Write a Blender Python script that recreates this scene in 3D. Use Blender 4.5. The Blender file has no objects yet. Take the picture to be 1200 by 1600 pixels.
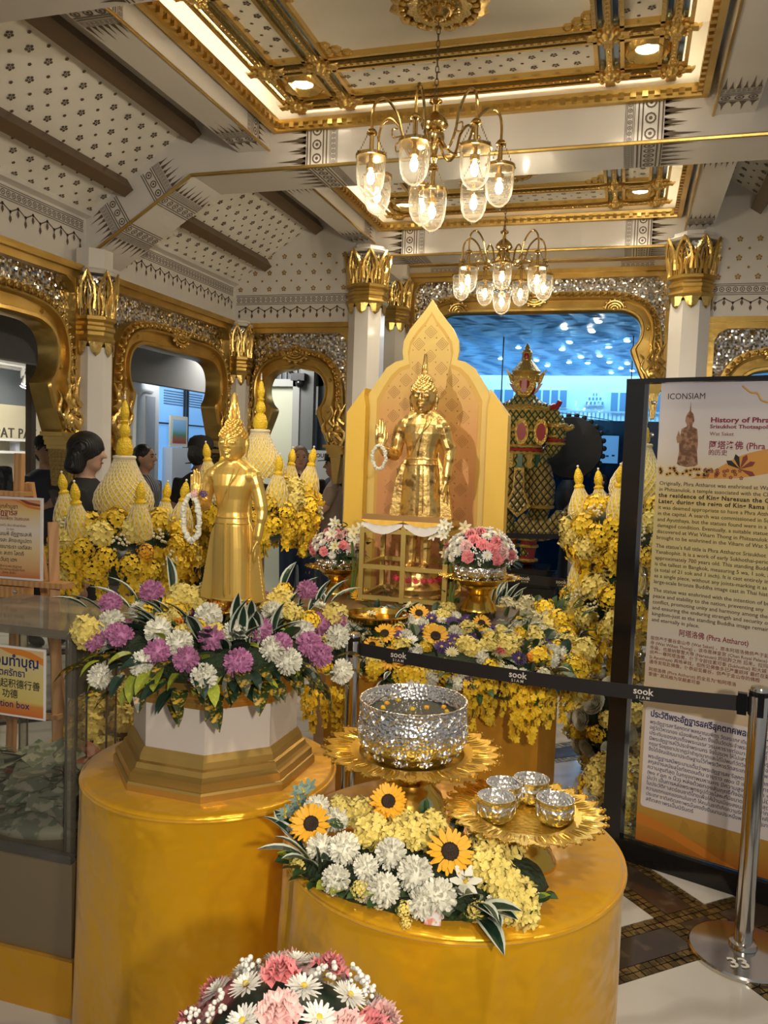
import bpy, bmesh, math, random
import numpy as np
from mathutils import Vector, Matrix, Euler
random.seed(7)
S = bpy.context.scene
COL = S.collection
PI = math.pi

# ------------------------------------------------------------------ camera
F_PX, YAW, PITCH, ROLL, EYE = 1270.75, 0.2873, 0.0694, 0.0347, 1.65
fw = Vector((-math.sin(YAW)*math.cos(PITCH), math.cos(YAW)*math.cos(PITCH), -math.sin(PITCH)))
r0 = Vector((math.cos(YAW), math.sin(YAW), 0)); u0 = r0.cross(fw)
rt = r0*math.cos(ROLL) + u0*math.sin(ROLL); up = rt.cross(fw)
cd = bpy.data.cameras.new('camera'); cam = bpy.data.objects.new('camera', cd); COL.objects.link(cam)
cd.sensor_fit = 'VERTICAL'; cd.sensor_height = 32.0; cd.lens = 32.0*F_PX/1600.0
cd.clip_start = 0.05; cd.clip_end = 200
cam.matrix_world = Matrix(((rt.x, up.x, -fw.x, 0), (rt.y, up.y, -fw.y, 0), (rt.z, up.z, -fw.z, EYE), (0, 0, 0, 1)))
S.camera = cam

# ------------------------------------------------------------------ world, lights, exposure
W = bpy.data.worlds.new('hall_ambient'); S.world = W; W.use_nodes = True
W.node_tree.nodes['Background'].inputs[0].default_value = (1.0, 0.97, 0.93, 1)
W.node_tree.nodes['Background'].inputs[1].default_value = 0.24
S.view_settings.view_transform = 'Standard'; S.view_settings.look = 'None'
S.view_settings.gamma = 1.0; S.view_settings.use_curve_mapping = False
S.view_settings.exposure = 0.08

def lamp(name, kind, loc, energy, col=(1, 1, 1), size=0.1, target=None, angle=None, blend=0.3, parent=None, size_y=None):
    d = bpy.data.lights.new(name, kind); d.energy = energy; d.color = col
    if kind == 'AREA':
        d.size = size
        if size_y: d.shape = 'RECTANGLE'; d.size_y = size_y
    else:
        d.shadow_soft_size = size
    if kind == 'SPOT':
        d.spot_size = angle or 1.2; d.spot_blend = blend
    o = bpy.data.objects.new(name, d); COL.objects.link(o); o.location = loc
    if target is not None:
        o.rotation_euler = (Vector(target)-Vector(loc)).to_track_quat('-Z', 'Y').to_euler()
    if parent: o.parent = parent
    return o
WARM = (1.0, 0.80, 0.55)
# spotlights of the hall behind the visitor (out of frame), aimed at the shrine
lamp('hall_spotlight', 'SPOT', (-1.8, -0.6, 2.7), 330, (1, 0.88, 0.70), 0.05, (-1.0, 4.1, 1.95), 0.62, 0.6)
lamp('hall_spotlight', 'SPOT', (0.9, -1.0, 2.2), 240, (1, 0.88, 0.72), 0.06, (-1.2, 3.6, 1.75), 1.2, 0.7)
lamp('hall_spotlight', 'SPOT', (0.4, 0.5, 3.4), 95, (1, 0.84, 0.62), 0.10, (-0.35, 1.85, 0.7), 0.9, 0.5)
# shop and street light beyond the openings, with added fill lamps
lamp('shop_light', 'AREA', (-5.5, 6.6, 2.42), 70, (1, 0.93, 0.8), 1.4, (-6.3, 7.2, 0.6))
lamp('street_daylight', 'AREA', (-1.0, 17.45, 4.6), 420, (0.72, 0.9, 1.0), 7.0, (-1.0, 18.0, 2.6), size_y=0.4)
lamp('added_ceiling_fill', 'AREA', (-1.0, 14.6, 0.12), 190, (0.68, 0.85, 1.0), 3.6, (-1.0, 14.6, 3))  # unseen lamp added to brighten the blue ceiling from below
lamp('added_lobby_fill', 'AREA', (-3.9, 7.7, 2.75), 26, (1, 0.97, 0.9), 0.6, (-3.9, 8.3, 0.8))  # added fill without a fitting, brightens the pale door panel
lamp('added_arcade_fill', 'AREA', (-5.0, 8.6, 2.75), 45, (0.95, 0.97, 1.0), 0.8, (-6.0, 9.3, 1.0))  # made-up lamp that lifts the whites behind the second side arch
lamp('hall_spotlight', 'SPOT', (0.25, -1.3, 2.7), 120, (1, 0.88, 0.70), 0.08, (-0.42, 1.45, 0.5), 0.42, 0.7)
lamp('added_hall_fill', 'AREA', (-1.0, 10.6, 3.38), 38, (0.75, 0.9, 1.0), 1.6, (-1.0, 10.6, 0))  # unseen area lamp added under the ceiling to brighten the hall

# ------------------------------------------------------------------ materials
MATS = {}
def mat(name, col, rough=0.5, metal=0.0, bump=None, mix=None, emit=None, spec=None, coat=0.0, sheen=0.0, trans=0.0, aniso=0.0, vary=None):
    """mix=(kind, scale, colour2, lo, hi); bump=(kind, scale, strength, distance)"""
    if name in MATS: return MATS[name]
    m = bpy.data.materials.new(name); m.use_nodes = True; MATS[name] = m
    nt = m.node_tree; N = nt.nodes; L = nt.links
    b = N['Principled BSDF']; I = b.inputs
    I['Base Color'].default_value = (*col, 1); I['Roughness'].default_value = rough; I['Metallic'].default_value = metal
    if coat: I['Coat Weight'].default_value = coat; I['Coat Roughness'].default_value = 0.08
    if sheen: I['Sheen Weight'].default_value = sheen
    if trans: I['Transmission Weight'].default_value = trans
    if aniso: I['Anisotropic'].default_value = aniso
    if spec is not None: I['Specular IOR Level'].default_value = spec
    tc = N.new('ShaderNodeTexCoord')
    def tex(kind, scale):
        if kind == 'noise':
            t = N.new('ShaderNodeTexNoise'); t.inputs['Scale'].default_value = scale; t.inputs['Detail'].default_value = 4
            o = t.outputs['Fac']
        elif kind == 'voronoi':
            t = N.new('ShaderNodeTexVoronoi'); t.inputs['Scale'].default_value = scale; o = t.outputs['Distance']
        elif kind == 'cell':
            t = N.new('ShaderNodeTexVoronoi'); t.inputs['Scale'].default_value = scale; o = t.outputs['Color']
        elif kind == 'wave':
            t = N.new('ShaderNodeTexWave'); t.inputs['Scale'].default_value = scale; t.inputs['Distortion'].default_value = 6; t.inputs['Detail'].default_value = 3
            o = t.outputs['Fac']
        elif kind == 'wavex':
            t = N.new('ShaderNodeTexWave'); t.inputs['Scale'].default_value = scale; t.inputs['Distortion'].default_value = 1.5
            o = t.outputs['Fac']
        L.new(tc.outputs['Object'], t.inputs['Vector']); return o
    if mix:
        k, sc, c2, lo, hi = mix
        r = N.new('ShaderNodeMapRange'); r.inputs['From Min'].default_value = lo; r.inputs['From Max'].default_value = hi
        L.new(tex(k, sc), r.inputs['Value'])
        x = N.new('ShaderNodeMix'); x.data_type = 'RGBA'
        x.inputs['A'].default_value = (*col, 1); x.inputs['B'].default_value = (*c2, 1)
        L.new(r.outputs['Result'], x.inputs['Factor']); L.new(x.outputs['Result'], I['Base Color'])
    if vary:                                    # every copy of a piece a little lighter or darker
        oi = N.new('ShaderNodeObjectInfo'); hs = N.new('ShaderNodeHueSaturation')
        r = N.new('ShaderNodeMapRange'); r.inputs['To Min'].default_value = 1-vary; r.inputs['To Max'].default_value = 1+vary
        L.new(oi.outputs['Random'], r.inputs['Value']); L.new(r.outputs['Result'], hs.inputs['Value'])
        src = I['Base Color'].links[0].from_socket if I['Base Color'].is_linked else None
        if src: L.new(src, hs.inputs['Color'])
        else: hs.inputs['Color'].default_value = (*col, 1)
        L.new(hs.outputs['Color'], I['Base Color'])
    if bump:
        k, sc, st, di = bump
        bn = N.new('ShaderNodeBump'); bn.inputs['Strength'].default_value = st; bn.inputs['Distance'].default_value = di
        L.new(tex(k, sc), bn.inputs['Height']); L.new(bn.outputs['Normal'], I['Normal'])
    if emit:
        I['Emission Color'].default_value = (*emit[0], 1); I['Emission Strength'].default_value = emit[1]
    return m
def clear(name, tint=(1, 1, 1), gloss=0.12, rough=0.02, haze=0.0):
    """thin clear sheet: see-through with a Fresnel reflection, optional milky share"""
    if name in MATS: return MATS[name]
    m = bpy.data.materials.new(name); m.use_nodes = True; MATS[name] = m
    N = m.node_tree.nodes; L = m.node_tree.links; N.clear()
    out = N.new('ShaderNodeOutputMaterial'); t = N.new('ShaderNodeBsdfTransparent'); g = N.new('ShaderNodeBsdfGlossy')
    t.inputs[0].default_value = (*tint, 1); g.inputs['Roughness'].default_value = rough
    fr = N.new('ShaderNodeLayerWeight'); fr.inputs['Blend'].default_value = gloss
    mx = N.new('ShaderNodeMixShader'); L.new(fr.outputs['Fresnel'], mx.inputs[0]); L.new(t.outputs[0], mx.inputs[1]); L.new(g.outputs[0], mx.inputs[2])
    last = mx
    if haze:
        d = N.new('ShaderNodeBsdfDiffuse'); d.inputs[0].default_value = (0.75, 0.72, 0.66, 1)
        m2 = N.new('ShaderNodeMixShader'); m2.inputs[0].default_value = haze
        L.new(mx.outputs[0], m2.inputs[1]); L.new(d.outputs[0], m2.inputs[2]); last = m2
    L.new(last.outputs[0], out.inputs[0]); return m

GOLD = mat('gilded_paint', (0.62, 0.42, 0.125), 0.30, 0.85, bump=('noise', 26, 0.12, 0.01), mix=('noise', 5, (0.46, 0.29, 0.07), 0.35, 0.7))
GOLDC = mat('carved_gilding', (0.70, 0.48, 0.15), 0.24, 0.9, bump=('noise', 60, 0.25, 0.01))
GOLDS = mat('polished_gold', (0.80, 0.50, 0.09), 0.2, 1.0, bump=('voronoi', 90, 0.06, 0.003))
GOLDB = mat('buddha_gold', (0.80, 0.53, 0.13), 0.33, 0.72)
GOLDLEAF = mat('patchy_gold_leaf', (0.84, 0.58, 0.20), 0.30, 0.85, bump=('noise', 60, 0.3, 0.006), mix=('noise', 24, (0.34, 0.20, 0.07), 0.52, 0.66))
BRASS = mat('chandelier_brass', (0.62, 0.43, 0.16), 0.18, 1.0)
DARKBRASS = mat('dark_brass_chain', (0.16, 0.11, 0.06), 0.4, 0.8)
SILVER = mat('hammered_silver', (0.84, 0.83, 0.81), 0.22, 1.0, bump=('voronoi', 110, 0.5, 0.005))
STEEL = mat('polished_steel', (0.62, 0.60, 0.57), 0.14, 1.0)
WHITE = mat('white_lacquer', (0.73, 0.70, 0.66), 0.32, 0.0, coat=0.25, mix=('noise', 1.2, (0.66, 0.63, 0.59), 0.3, 0.7))
CEILW = mat('ceiling_white', (0.82, 0.79, 0.71), 0.6)
STENCIL = mat('brown_stencil_paint', (0.115, 0.080, 0.050), 0.5)
STENGOLD = mat('ochre_stencil_paint', (0.36, 0.20, 0.035), 0.4, 0.3)
PURLIN = mat('brown_purlin', (0.125, 0.078, 0.038), 0.45, bump=('wave', 3, 0.2, 0.005))
BLACK = mat('black_matt', (0.012, 0.012, 0.014), 0.45)
BLACKG = mat('black_gloss', (0.01, 0.01, 0.011), 0.15)

# ------------------------------------------------------------------ mesh helpers
class MB:
    def __init__(s): s.v = []; s.f = []; s.mi = []
    def add(s, vs, fs, m=0):
        o = len(s.v); s.v += [tuple(v) for v in vs]; s.f += [tuple(i+o for i in f) for f in fs]; s.mi += [m]*len(fs); return s
    def box(s, a, b, m=0, M=None):
        x0, y0, z0 = a; x1, y1, z1 = b
        vs = [(x0,y0,z0),(x1,y0,z0),(x1,y1,z0),(x0,y1,z0),(x0,y0,z1),(x1,y0,z1),(x1,y1,z1),(x0,y1,z1)]
        if M is not None: vs = [M @ Vector(v) for v in vs]
        return s.add(vs, [(3,2,1,0),(4,5,6,7),(0,1,5,4),(1,2,6,5),(2,3,7,6),(3,0,4,7)], m)
    def lathe(s, prof, n=24, c=(0, 0, 0), m=0, sx=1, sy=1, lobes=None, a0=0.0):
        vs = []; k = len(prof)
        for j in range(n):
            a = 2*PI*j/n + a0
            for i, (r, z) in enumerate(prof):
                rr = r*(lobes(a, i) if lobes else 1)
                vs.append((c[0]+rr*math.cos(a)*sx, c[1]+rr*math.sin(a)*sy, c[2]+z))
        fs = []
        for j in range(n):
            j2 = (j+1) % n
            for i in range(k-1): fs.append((j*k+i, j2*k+i, j2*k+i+1, j*k+i+1))
        if prof[0][0] > 1e-5: fs.append(tuple(j*k for j in range(n-1, -1, -1)))
        if prof[-1][0] > 1e-5: fs.append(tuple(j*k+k-1 for j in range(n)))
        return s.add(vs, fs, m)
    def tube(s, pts, r, n=8, m=0, closed=False, flat=1.0):
        pts = [Vector(p) for p in pts]; k = len(pts); rs = r if isinstance(r, (list, tuple)) else [r]*k
        vs = []; nrm = None
        for i, p in enumerate(pts):
            if closed: t = pts[(i+1) % k]-pts[i-1]
            else: t = pts[min(i+1, k-1)]-pts[max(i-1, 0)]
            if t.length < 1e-9: t = Vector((0, 0, 1))
            t.normalize()
            if nrm is None:
                nrm = t.orthogonal().normalized()
            nrm = nrm - t*nrm.dot(t)
            if nrm.length < 1e-6: nrm = t.orthogonal()
            nrm.normalize(); bn = t.cross(nrm)
            for j in range(n):
                a = 2*PI*j/n; vs.append(p + (nrm*math.cos(a)+bn*math.sin(a)*flat)*rs[i])
        fs = []
        for i in range(k if closed else k-1):
            i2 = (i+1) % k
            for j in range(n): fs.append((i*n+j, i*n+(j+1) % n, i2*n+(j+1) % n, i2*n+j))
        if not closed: fs += [tuple(range(n-1, -1, -1)), tuple((k-1)*n+j for j in range(n))]
        return s.add(vs, fs, m)
    def ball(s, c, r, n=10, k=7, m=0, M=None):
        rx, ry, rz = r if isinstance(r, (list, tuple)) else (r, r, r)
        vs = []; fs = []
        for i in range(1, k):
            th = PI*i/k
            for j in range(n):
                a = 2*PI*j/n; vs.append(Vector((rx*math.sin(th)*math.cos(a), ry*math.sin(th)*math.sin(a), rz*math.cos(th))))
        vs += [Vector((0, 0, rz)), Vector((0, 0, -rz))]; T = len(vs)-2
        for i in range(k-2):
            for j in range(n): fs.append((i*n+j, (i+1)*n+j, (i+1)*n+(j+1) % n, i*n+(j+1) % n))
        for j in range(n):
            fs.append((T, j, (j+1) % n)); fs.append((T+1, (k-2)*n+(j+1) % n, (k-2)*n+j))
        if M is not None: vs = [M @ v for v in vs]
        c = Vector(c); return s.add([v+c for v in vs], fs, m)
    def prism(s, poly, fn0, fn1, m=0):
        """poly of 2-D points; fn0/fn1 map them to the two end faces"""
        n = len(poly); vs = [fn0(p) for p in poly]+[fn1(p) for p in poly]
        fs = [tuple(range(n-1, -1, -1)), tuple(range(n, 2*n))] + [(i, (i+1) % n, n+(i+1) % n, n+i) for i in range(n)]
        return s.add(vs, fs, m)
    def loft(s, rings, m=0, cap=True, closed=True):
        n = len(rings[0]); vs = [p for r in rings for p in r]; fs = []
        for i in range(len(rings)-1):
            for j in range(n if closed else n-1): fs.append((i*n+j, i*n+(j+1) % n, (i+1)*n+(j+1) % n, (i+1)*n+j))
        if cap and closed: fs += [tuple(range(n-1, -1, -1)), tuple((len(rings)-1)*n+j for j in range(n))]
        return s.add(vs, fs, m)
    def merge(s, o, M=None, m=None):
        return s.add([M @ Vector(v) for v in o.v] if M is not None else o.v, o.f, 0) if m is None else s.add([M @ Vector(v) for v in o.v] if M is not None else o.v, o.f, m)
    def mesh(s, name='mesh', smooth=True, ang=40):
        me = bpy.data.meshes.new(name); me.from_pydata(s.v, [], s.f)
        if any(s.mi): me.polygons.foreach_set('material_index', s.mi)
        fix(me)
        if smooth: shade(me, ang)
        return me
def fix(me):
    bm = bmesh.new(); bm.from_mesh(me); bmesh.ops.recalc_face_normals(bm, faces=bm.faces); bm.to_mesh(me); bm.free(); me.update()
def shade(me, ang=40):
    me.polygons.foreach_set('use_smooth', [True]*len(me.polygons))
    if ang < 179: me.set_sharp_from_angle(angle=math.radians(ang))
def obj(name, shape, material, parent=None, loc=(0, 0, 0), rot=(0, 0, 0), scale=(1, 1, 1), kind=None, label=None, smooth=True, ang=40):
    me = shape.mesh(name, smooth, ang) if isinstance(shape, MB) else shape
    if material is not None and len(me.materials) == 0:
        for x in (material if isinstance(material, (list, tuple)) else [material]): me.materials.append(x)
    o = bpy.data.objects.new(name, me); COL.objects.link(o)
    o.location = loc; o.rotation_euler = rot if not isinstance(rot, Matrix) else rot.to_euler(); o.scale = scale
    if parent is not None: o.parent = parent
    if kind: o['kind'] = kind
    if label: o['label'] = label
    return o
def thing(name, label, cat, loc=(0, 0, 0), rz=0.0, group=None, scale=1.0):
    o = bpy.data.objects.new(name, None); COL.objects.link(o); o.empty_display_size = 0.05
    o.location = loc; o.rotation_euler = (0, 0, rz); o.scale = (scale,)*3
    o['label'] = label; o['category'] = cat
    if group: o['group'] = group
    return o
def tag(o, label, cat, group=None, kind=None):
    o['label'] = label; o['category'] = cat
    if group: o['group'] = group
    if kind: o['kind'] = kind
    return o
def struct(name, shape=None, material=None, label=None, **k):
    if shape is None:
        o = bpy.data.objects.new(name, None); COL.objects.link(o)
    else: o = obj(name, shape, material, **k)
    o['kind'] = 'structure'
    if label: o['label'] = label
    return o
def copy_tree(o, parent=None):
    c = o.copy(); COL.objects.link(c); c.parent = parent
    for ch in o.children: copy_tree(ch, c)
    return c
SCRATCH = bpy.data.scenes.new('scratch')          # small scene for evaluating modifiers and lettering; removed at the end
def remesh(mb, voxel, smooth=4, sf=0.5, name='blob'):
    """weld overlapping closed shapes into one continuous skin"""
    me = mb.mesh(name, False); o = bpy.data.objects.new(name, me); SCRATCH.collection.objects.link(o)
    r = o.modifiers.new('r', 'REMESH'); r.mode = 'VOXEL'; r.voxel_size = voxel
    if smooth:
        q = o.modifiers.new('s', 'SMOOTH'); q.iterations = smooth; q.factor = sf
    SCRATCH.view_layers[0].update(); dg = SCRATCH.view_layers[0].depsgraph
    new = bpy.data.meshes.new_from_object(o.evaluated_get(dg)); new.name = name
    bpy.data.objects.remove(o); bpy.data.meshes.remove(me)
    new.polygons.foreach_set('use_smooth', [True]*len(new.polygons)); return new
def Tm(loc=(0, 0, 0), rot=(0, 0, 0), sc=(1, 1, 1)):
    return Matrix.LocRotScale(Vector(loc), Euler(rot), Vector(sc if isinstance(sc, (tuple, list)) else (sc,)*3))
def spline(pts, n=8, closed=False):
    """Catmull-Rom through pts"""
    P = [Vector(p) if len(p) == 3 else Vector((*p, 0)) for p in pts]; k = len(P); out = []
    for i in range(k if closed else k-1):
        if closed: p0, p1, p2, p3 = P[i-1], P[i], P[(i+1) % k], P[(i+2) % k]
        else: p0, p1, p2, p3 = P[max(i-1, 0)], P[i], P[i+1], P[min(i+2, k-1)]
        for j in range(n):
            t = j/n
            out.append(0.5*((2*p1)+(p2-p0)*t+(2*p0-5*p1+4*p2-p3)*t*t+(3*p1-p0-3*p2+p3)*t**3))
    if not closed: out.append(P[-1])
    return out
def resample(pts, n):
    pts = [Vector(p) for p in pts]; d = [0.0]
    for a, b in zip(pts, pts[1:]): d.append(d[-1]+(b-a).length)
    out = []; i = 0
    for k in range(n):
        t = d[-1]*k/(n-1)
        while i < len(pts)-2 and d[i+1] < t: i += 1
        s = d[i+1]-d[i]; out.append(pts[i].lerp(pts[i+1], (t-d[i])/s if s > 1e-9 else 0))
    return out
def text_mesh(body, size, align='LEFT', bold=0.0, spacing=1.0, extrude=0.0, shear=0.0):
    cu = bpy.data.curves.new('lettering', 'FONT'); cu.body = body; cu.size = size; cu.align_x = align
    cu.offset = bold; cu.space_character = spacing; cu.extrude = extrude; cu.resolution_u = 2; cu.shear = shear
    o = bpy.data.objects.new('lettering', cu); SCRATCH.collection.objects.link(o)
    SCRATCH.view_layers[0].update(); dg = SCRATCH.view_layers[0].depsgraph
    me = bpy.data.meshes.new_from_object(o.evaluated_get(dg)); bpy.data.objects.remove(o); bpy.data.curves.remove(cu)
    me.materials.clear(); return me
class Decal:
    """flat painted print on a plane: origin o, axes u, v; lies a hair above the surface"""
    def __init__(s, o, u, v, lift=0.0015, bend=None):
        s.o = Vector(o); s.u = Vector(u).normalized(); s.v = Vector(v).normalized(); s.n = s.u.cross(s.v)*lift; s.mb = MB()
    def poly(s, pts): s.mb.add([s.o+s.u*a+s.v*b+s.n for a, b in pts], [tuple(range(len(pts)))])
    def ngon(s, a, b, r, n=6, rot=0, ry=None):
        ry = ry or r; c, d = math.cos(rot), math.sin(rot)
        s.poly([(a+r*math.cos(2*PI*i/n)*c-ry*math.sin(2*PI*i/n)*d, b+r*math.cos(2*PI*i/n)*d+ry*math.sin(2*PI*i/n)*c) for i in range(n)])
    def rect(s, a0, b0, a1, b1): s.poly([(a0, b0), (a1, b0), (a1, b1), (a0, b1)])
    def ring(s, a, b, r, w, n=12):
        for i in range(n):
            t0, t1 = 2*PI*i/n, 2*PI*(i+1)/n
            s.poly([(a+r*math.cos(t0), b+r*math.sin(t0)), (a+r*math.cos(t1), b+r*math.sin(t1)), (a+(r-w)*math.cos(t1), b+(r-w)*math.sin(t1)), (a+(r-w)*math.cos(t0), b+(r-w)*math.sin(t0))])
    def flower(s, a, b, r, rot=PI/2):
        for i in range(5):
            t = rot+2*PI*i/5; s.ngon(a+0.62*r*math.cos(t), b+0.62*r*math.sin(t), r*0.36, 6, t)
        s.ngon(a, b, r*0.2, 6)
    def build(s, name, material, parent): return obj(name, s.mb, material, parent, kind='stuff', smooth=False)
    def chain(s, a0, a1, b, h):
        """band: lines, a row of circles, lines (height h, from b upward)"""
        for y in (0.0, 0.16, 0.78, 0.94):
            s.rect(a0, b+y*h, a1, b+(y+0.06)*h)
        n = max(1, round((a1-a0)/(0.58*h))); st = (a1-a0)/n
        for i in range(n):
            s.ring(a0+st*(i+0.5), b+0.5*h, 0.23*h, 0.07*h, 10); s.ngon(a0+st*(i+0.5), b+0.5*h, 0.08*h, 6)
    def tassels(s, a0, a1, b, h, st):
        n = max(1, round((a1-a0)/st)); st = (a1-a0)/n
        for i in range(n):
            a = a0+st*(i+0.5); lng = i % 2 == 0; L = h if lng else 0.62*h
            s.ngon(a, b-0.10*h if not lng else b-0.34*h, 0.075*h, 6)
            y0 = b-0.10*h if not lng else b-0.34*h
            for d in (-1, 1):
                x2 = a+d*st; y2 = b-0.34*h if not lng else b-0.10*h
                if a0 < x2 < a1 and d > 0: s.poly([(a, y0+0.03*h), (x2, y2+0.03*h), (x2, y2-0.03*h), (a, y0-0.03*h)])
            yb = y0-0.18*h if lng else y0-0.12*h
            s.poly([(a-0.012*h*2, y0), (a+0.012*h*2, y0), (a+0.02*h, yb), (a-0.02*h, yb)])
            s.poly([(a-0.05*h, yb), (a+0.05*h, yb), (a+0.085*h, yb-0.14*h), (a, yb-0.30*h), (a-0.085*h, yb-0.14*h)])
    def spikes(s, a0, a1, b, h, st):
        n = max(1, round((a1-a0)/st)); st = (a1-a0)/n
        for i in range(n):
            a = a0+st*(i+0.5); H = h*(1 if i % 2 == 0 else 0.62)
            s.poly([(a-st*0.36, b), (a+st*0.36, b), (a+st*0.13, b+H*0.35), (a, b+H), (a-st*0.13, b+H*0.35)])
# ------------------------------------------------------------------ floor
XC = -0.92                                       # axis of the room
def mx(x): return 2*XC-x
MARBLE = mat('white_marble', (0.62, 0.60, 0.56), 0.12, mix=('wave', 0.9, (0.50, 0.47, 0.43), 0.86, 1.0), coat=0.3, vary=0.03)
DMARBLE = mat('dark_brown_marble', (0.040, 0.028, 0.020), 0.16, mix=('noise', 9, (0.13, 0.095, 0.065), 0.52, 0.72), coat=0.3)
TESS = mat('gold_tessera', (0.26, 0.17, 0.055), 0.3, 0.5, vary=0.35)
GROUT = mat('floor_grout', (0.03, 0.024, 0.018), 0.7)
fl = struct('floor', MB().box((-9, -3, -0.10), (7, 20, -0.012)), GROUT, label='polished floor of white marble with dark marble bands')
# lattice of diagonal bands: crossing at (0.33,3.02); directions d1 (to lower right), d2 (to upper right)
FX = Vector((0.36, 3.03, 0)); d1 = Vector((0.665, -0.747, 0)).normalized(); d2 = Vector((0.747, 0.665, 0)).normalized()
PIT, BW, TW = 1.62, 0.13, 0.06                  # pitch, dark band, tessera border (each side)
def lat(a, b, z=0): q = FX+d1*a+d2*b; return (q.x, q.y, z)
tile_me = {}
def slab(a0, a1, b0, b1, name, m, z=0.0, gap=0.0012):
    key = (round(a1-a0, 3), round(b1-b0, 3), name)
    if key not in tile_me:
        A, B = (a1-a0)/2-gap, (b1-b0)/2-gap
        tile_me[key] = MB().box((-A, -B, -0.012), (A, B, 0)).mesh(name, False)
    c = lat((a0+a1)/2, (b0+b1)/2, z)
    return obj(name, tile_me[key], m, fl, c, (0, 0, math.atan2(d1.y, d1.x)))
def in_view(a, b):
    x, y, _ = lat(a, b); return 0.1 < y < 13 and -5.5 < x < 3.0 and not (y > 6 and (x < -4 or x > 3))
H2 = BW/2+TW
for i in range(-6, 6):
    for j in range(-6, 7):
        a0, b0 = i*PIT, j*PIT
        if not in_view(a0+PIT/2, b0+PIT/2): continue
        h = (PIT-2*H2)/2
        for p in range(2):
            for q in range(2):
                slab(a0+H2+p*h, a0+H2+(p+1)*h, b0+H2+q*h, b0+H2+(q+1)*h, 'marble_tile', MARBLE)
        slab(a0+H2, a0+PIT-H2, b0-BW/2, b0+BW/2, 'dark_marble_band', DMARBLE)
        slab(a0-BW/2, a0+BW/2, b0+H2, b0+PIT-H2, 'dark_marble_band', DMARBLE)
        slab(a0-BW/2, a0+BW/2, b0-BW/2, b0+BW/2, 'dark_marble_band', DMARBLE)
# tesserae edging the bands, close to the visitor
tm = MB()
cell = TW/2
def tess(a0, a1, b0, b1):
    na, nb = max(1, round((a1-a0)/cell)), max(1, round((b1-b0)/cell))
    for i in range(na):
        for j in range(nb):
            u0, u1 = a0+(a1-a0)*i/na+0.002, a0+(a1-a0)*(i+1)/na-0.002
            v0, v1 = b0+(b1-b0)*j/nb+0.002, b0+(b1-b0)*(j+1)/nb-0.002
            dz = random.uniform(-0.0015, 0.0005)
            tm.add([lat(u0, v0, dz), lat(u1, v0, dz+random.uniform(-.001, .001)), lat(u1, v1, dz), lat(u0, v1, dz+random.uniform(-.001, .001))], [(0, 1, 2, 3)])
for i in range(-3, 3):
    for j in range(-3, 4):
        a0, b0 = i*PIT, j*PIT
        x, y, _ = lat(a0, b0)
        if not (0.3 < y < 8 and -3.5 < x < 2.5): continue
        for sgn in (-1, 1):
            lo, hi = (-H2, -BW/2) if sgn < 0 else (BW/2, H2)
            tess(a0+H2, a0+PIT-H2, b0+lo, b0+hi); tess(a0+lo, a0+hi, b0+H2, b0+PIT-H2)
            tess(a0+lo, a0+hi, b0-BW/2, b0+BW/2); tess(a0-H2, a0+H2, b0+lo, b0+hi)
obj('tessera_border', tm, mat('gold_tesserae', (0.25, 0.165, 0.055), 0.3, 0.5, mix=('cell', 36, (0.09, 0.06, 0.02), 0.3, 0.7)), fl, kind='stuff', smooth=False)

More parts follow.
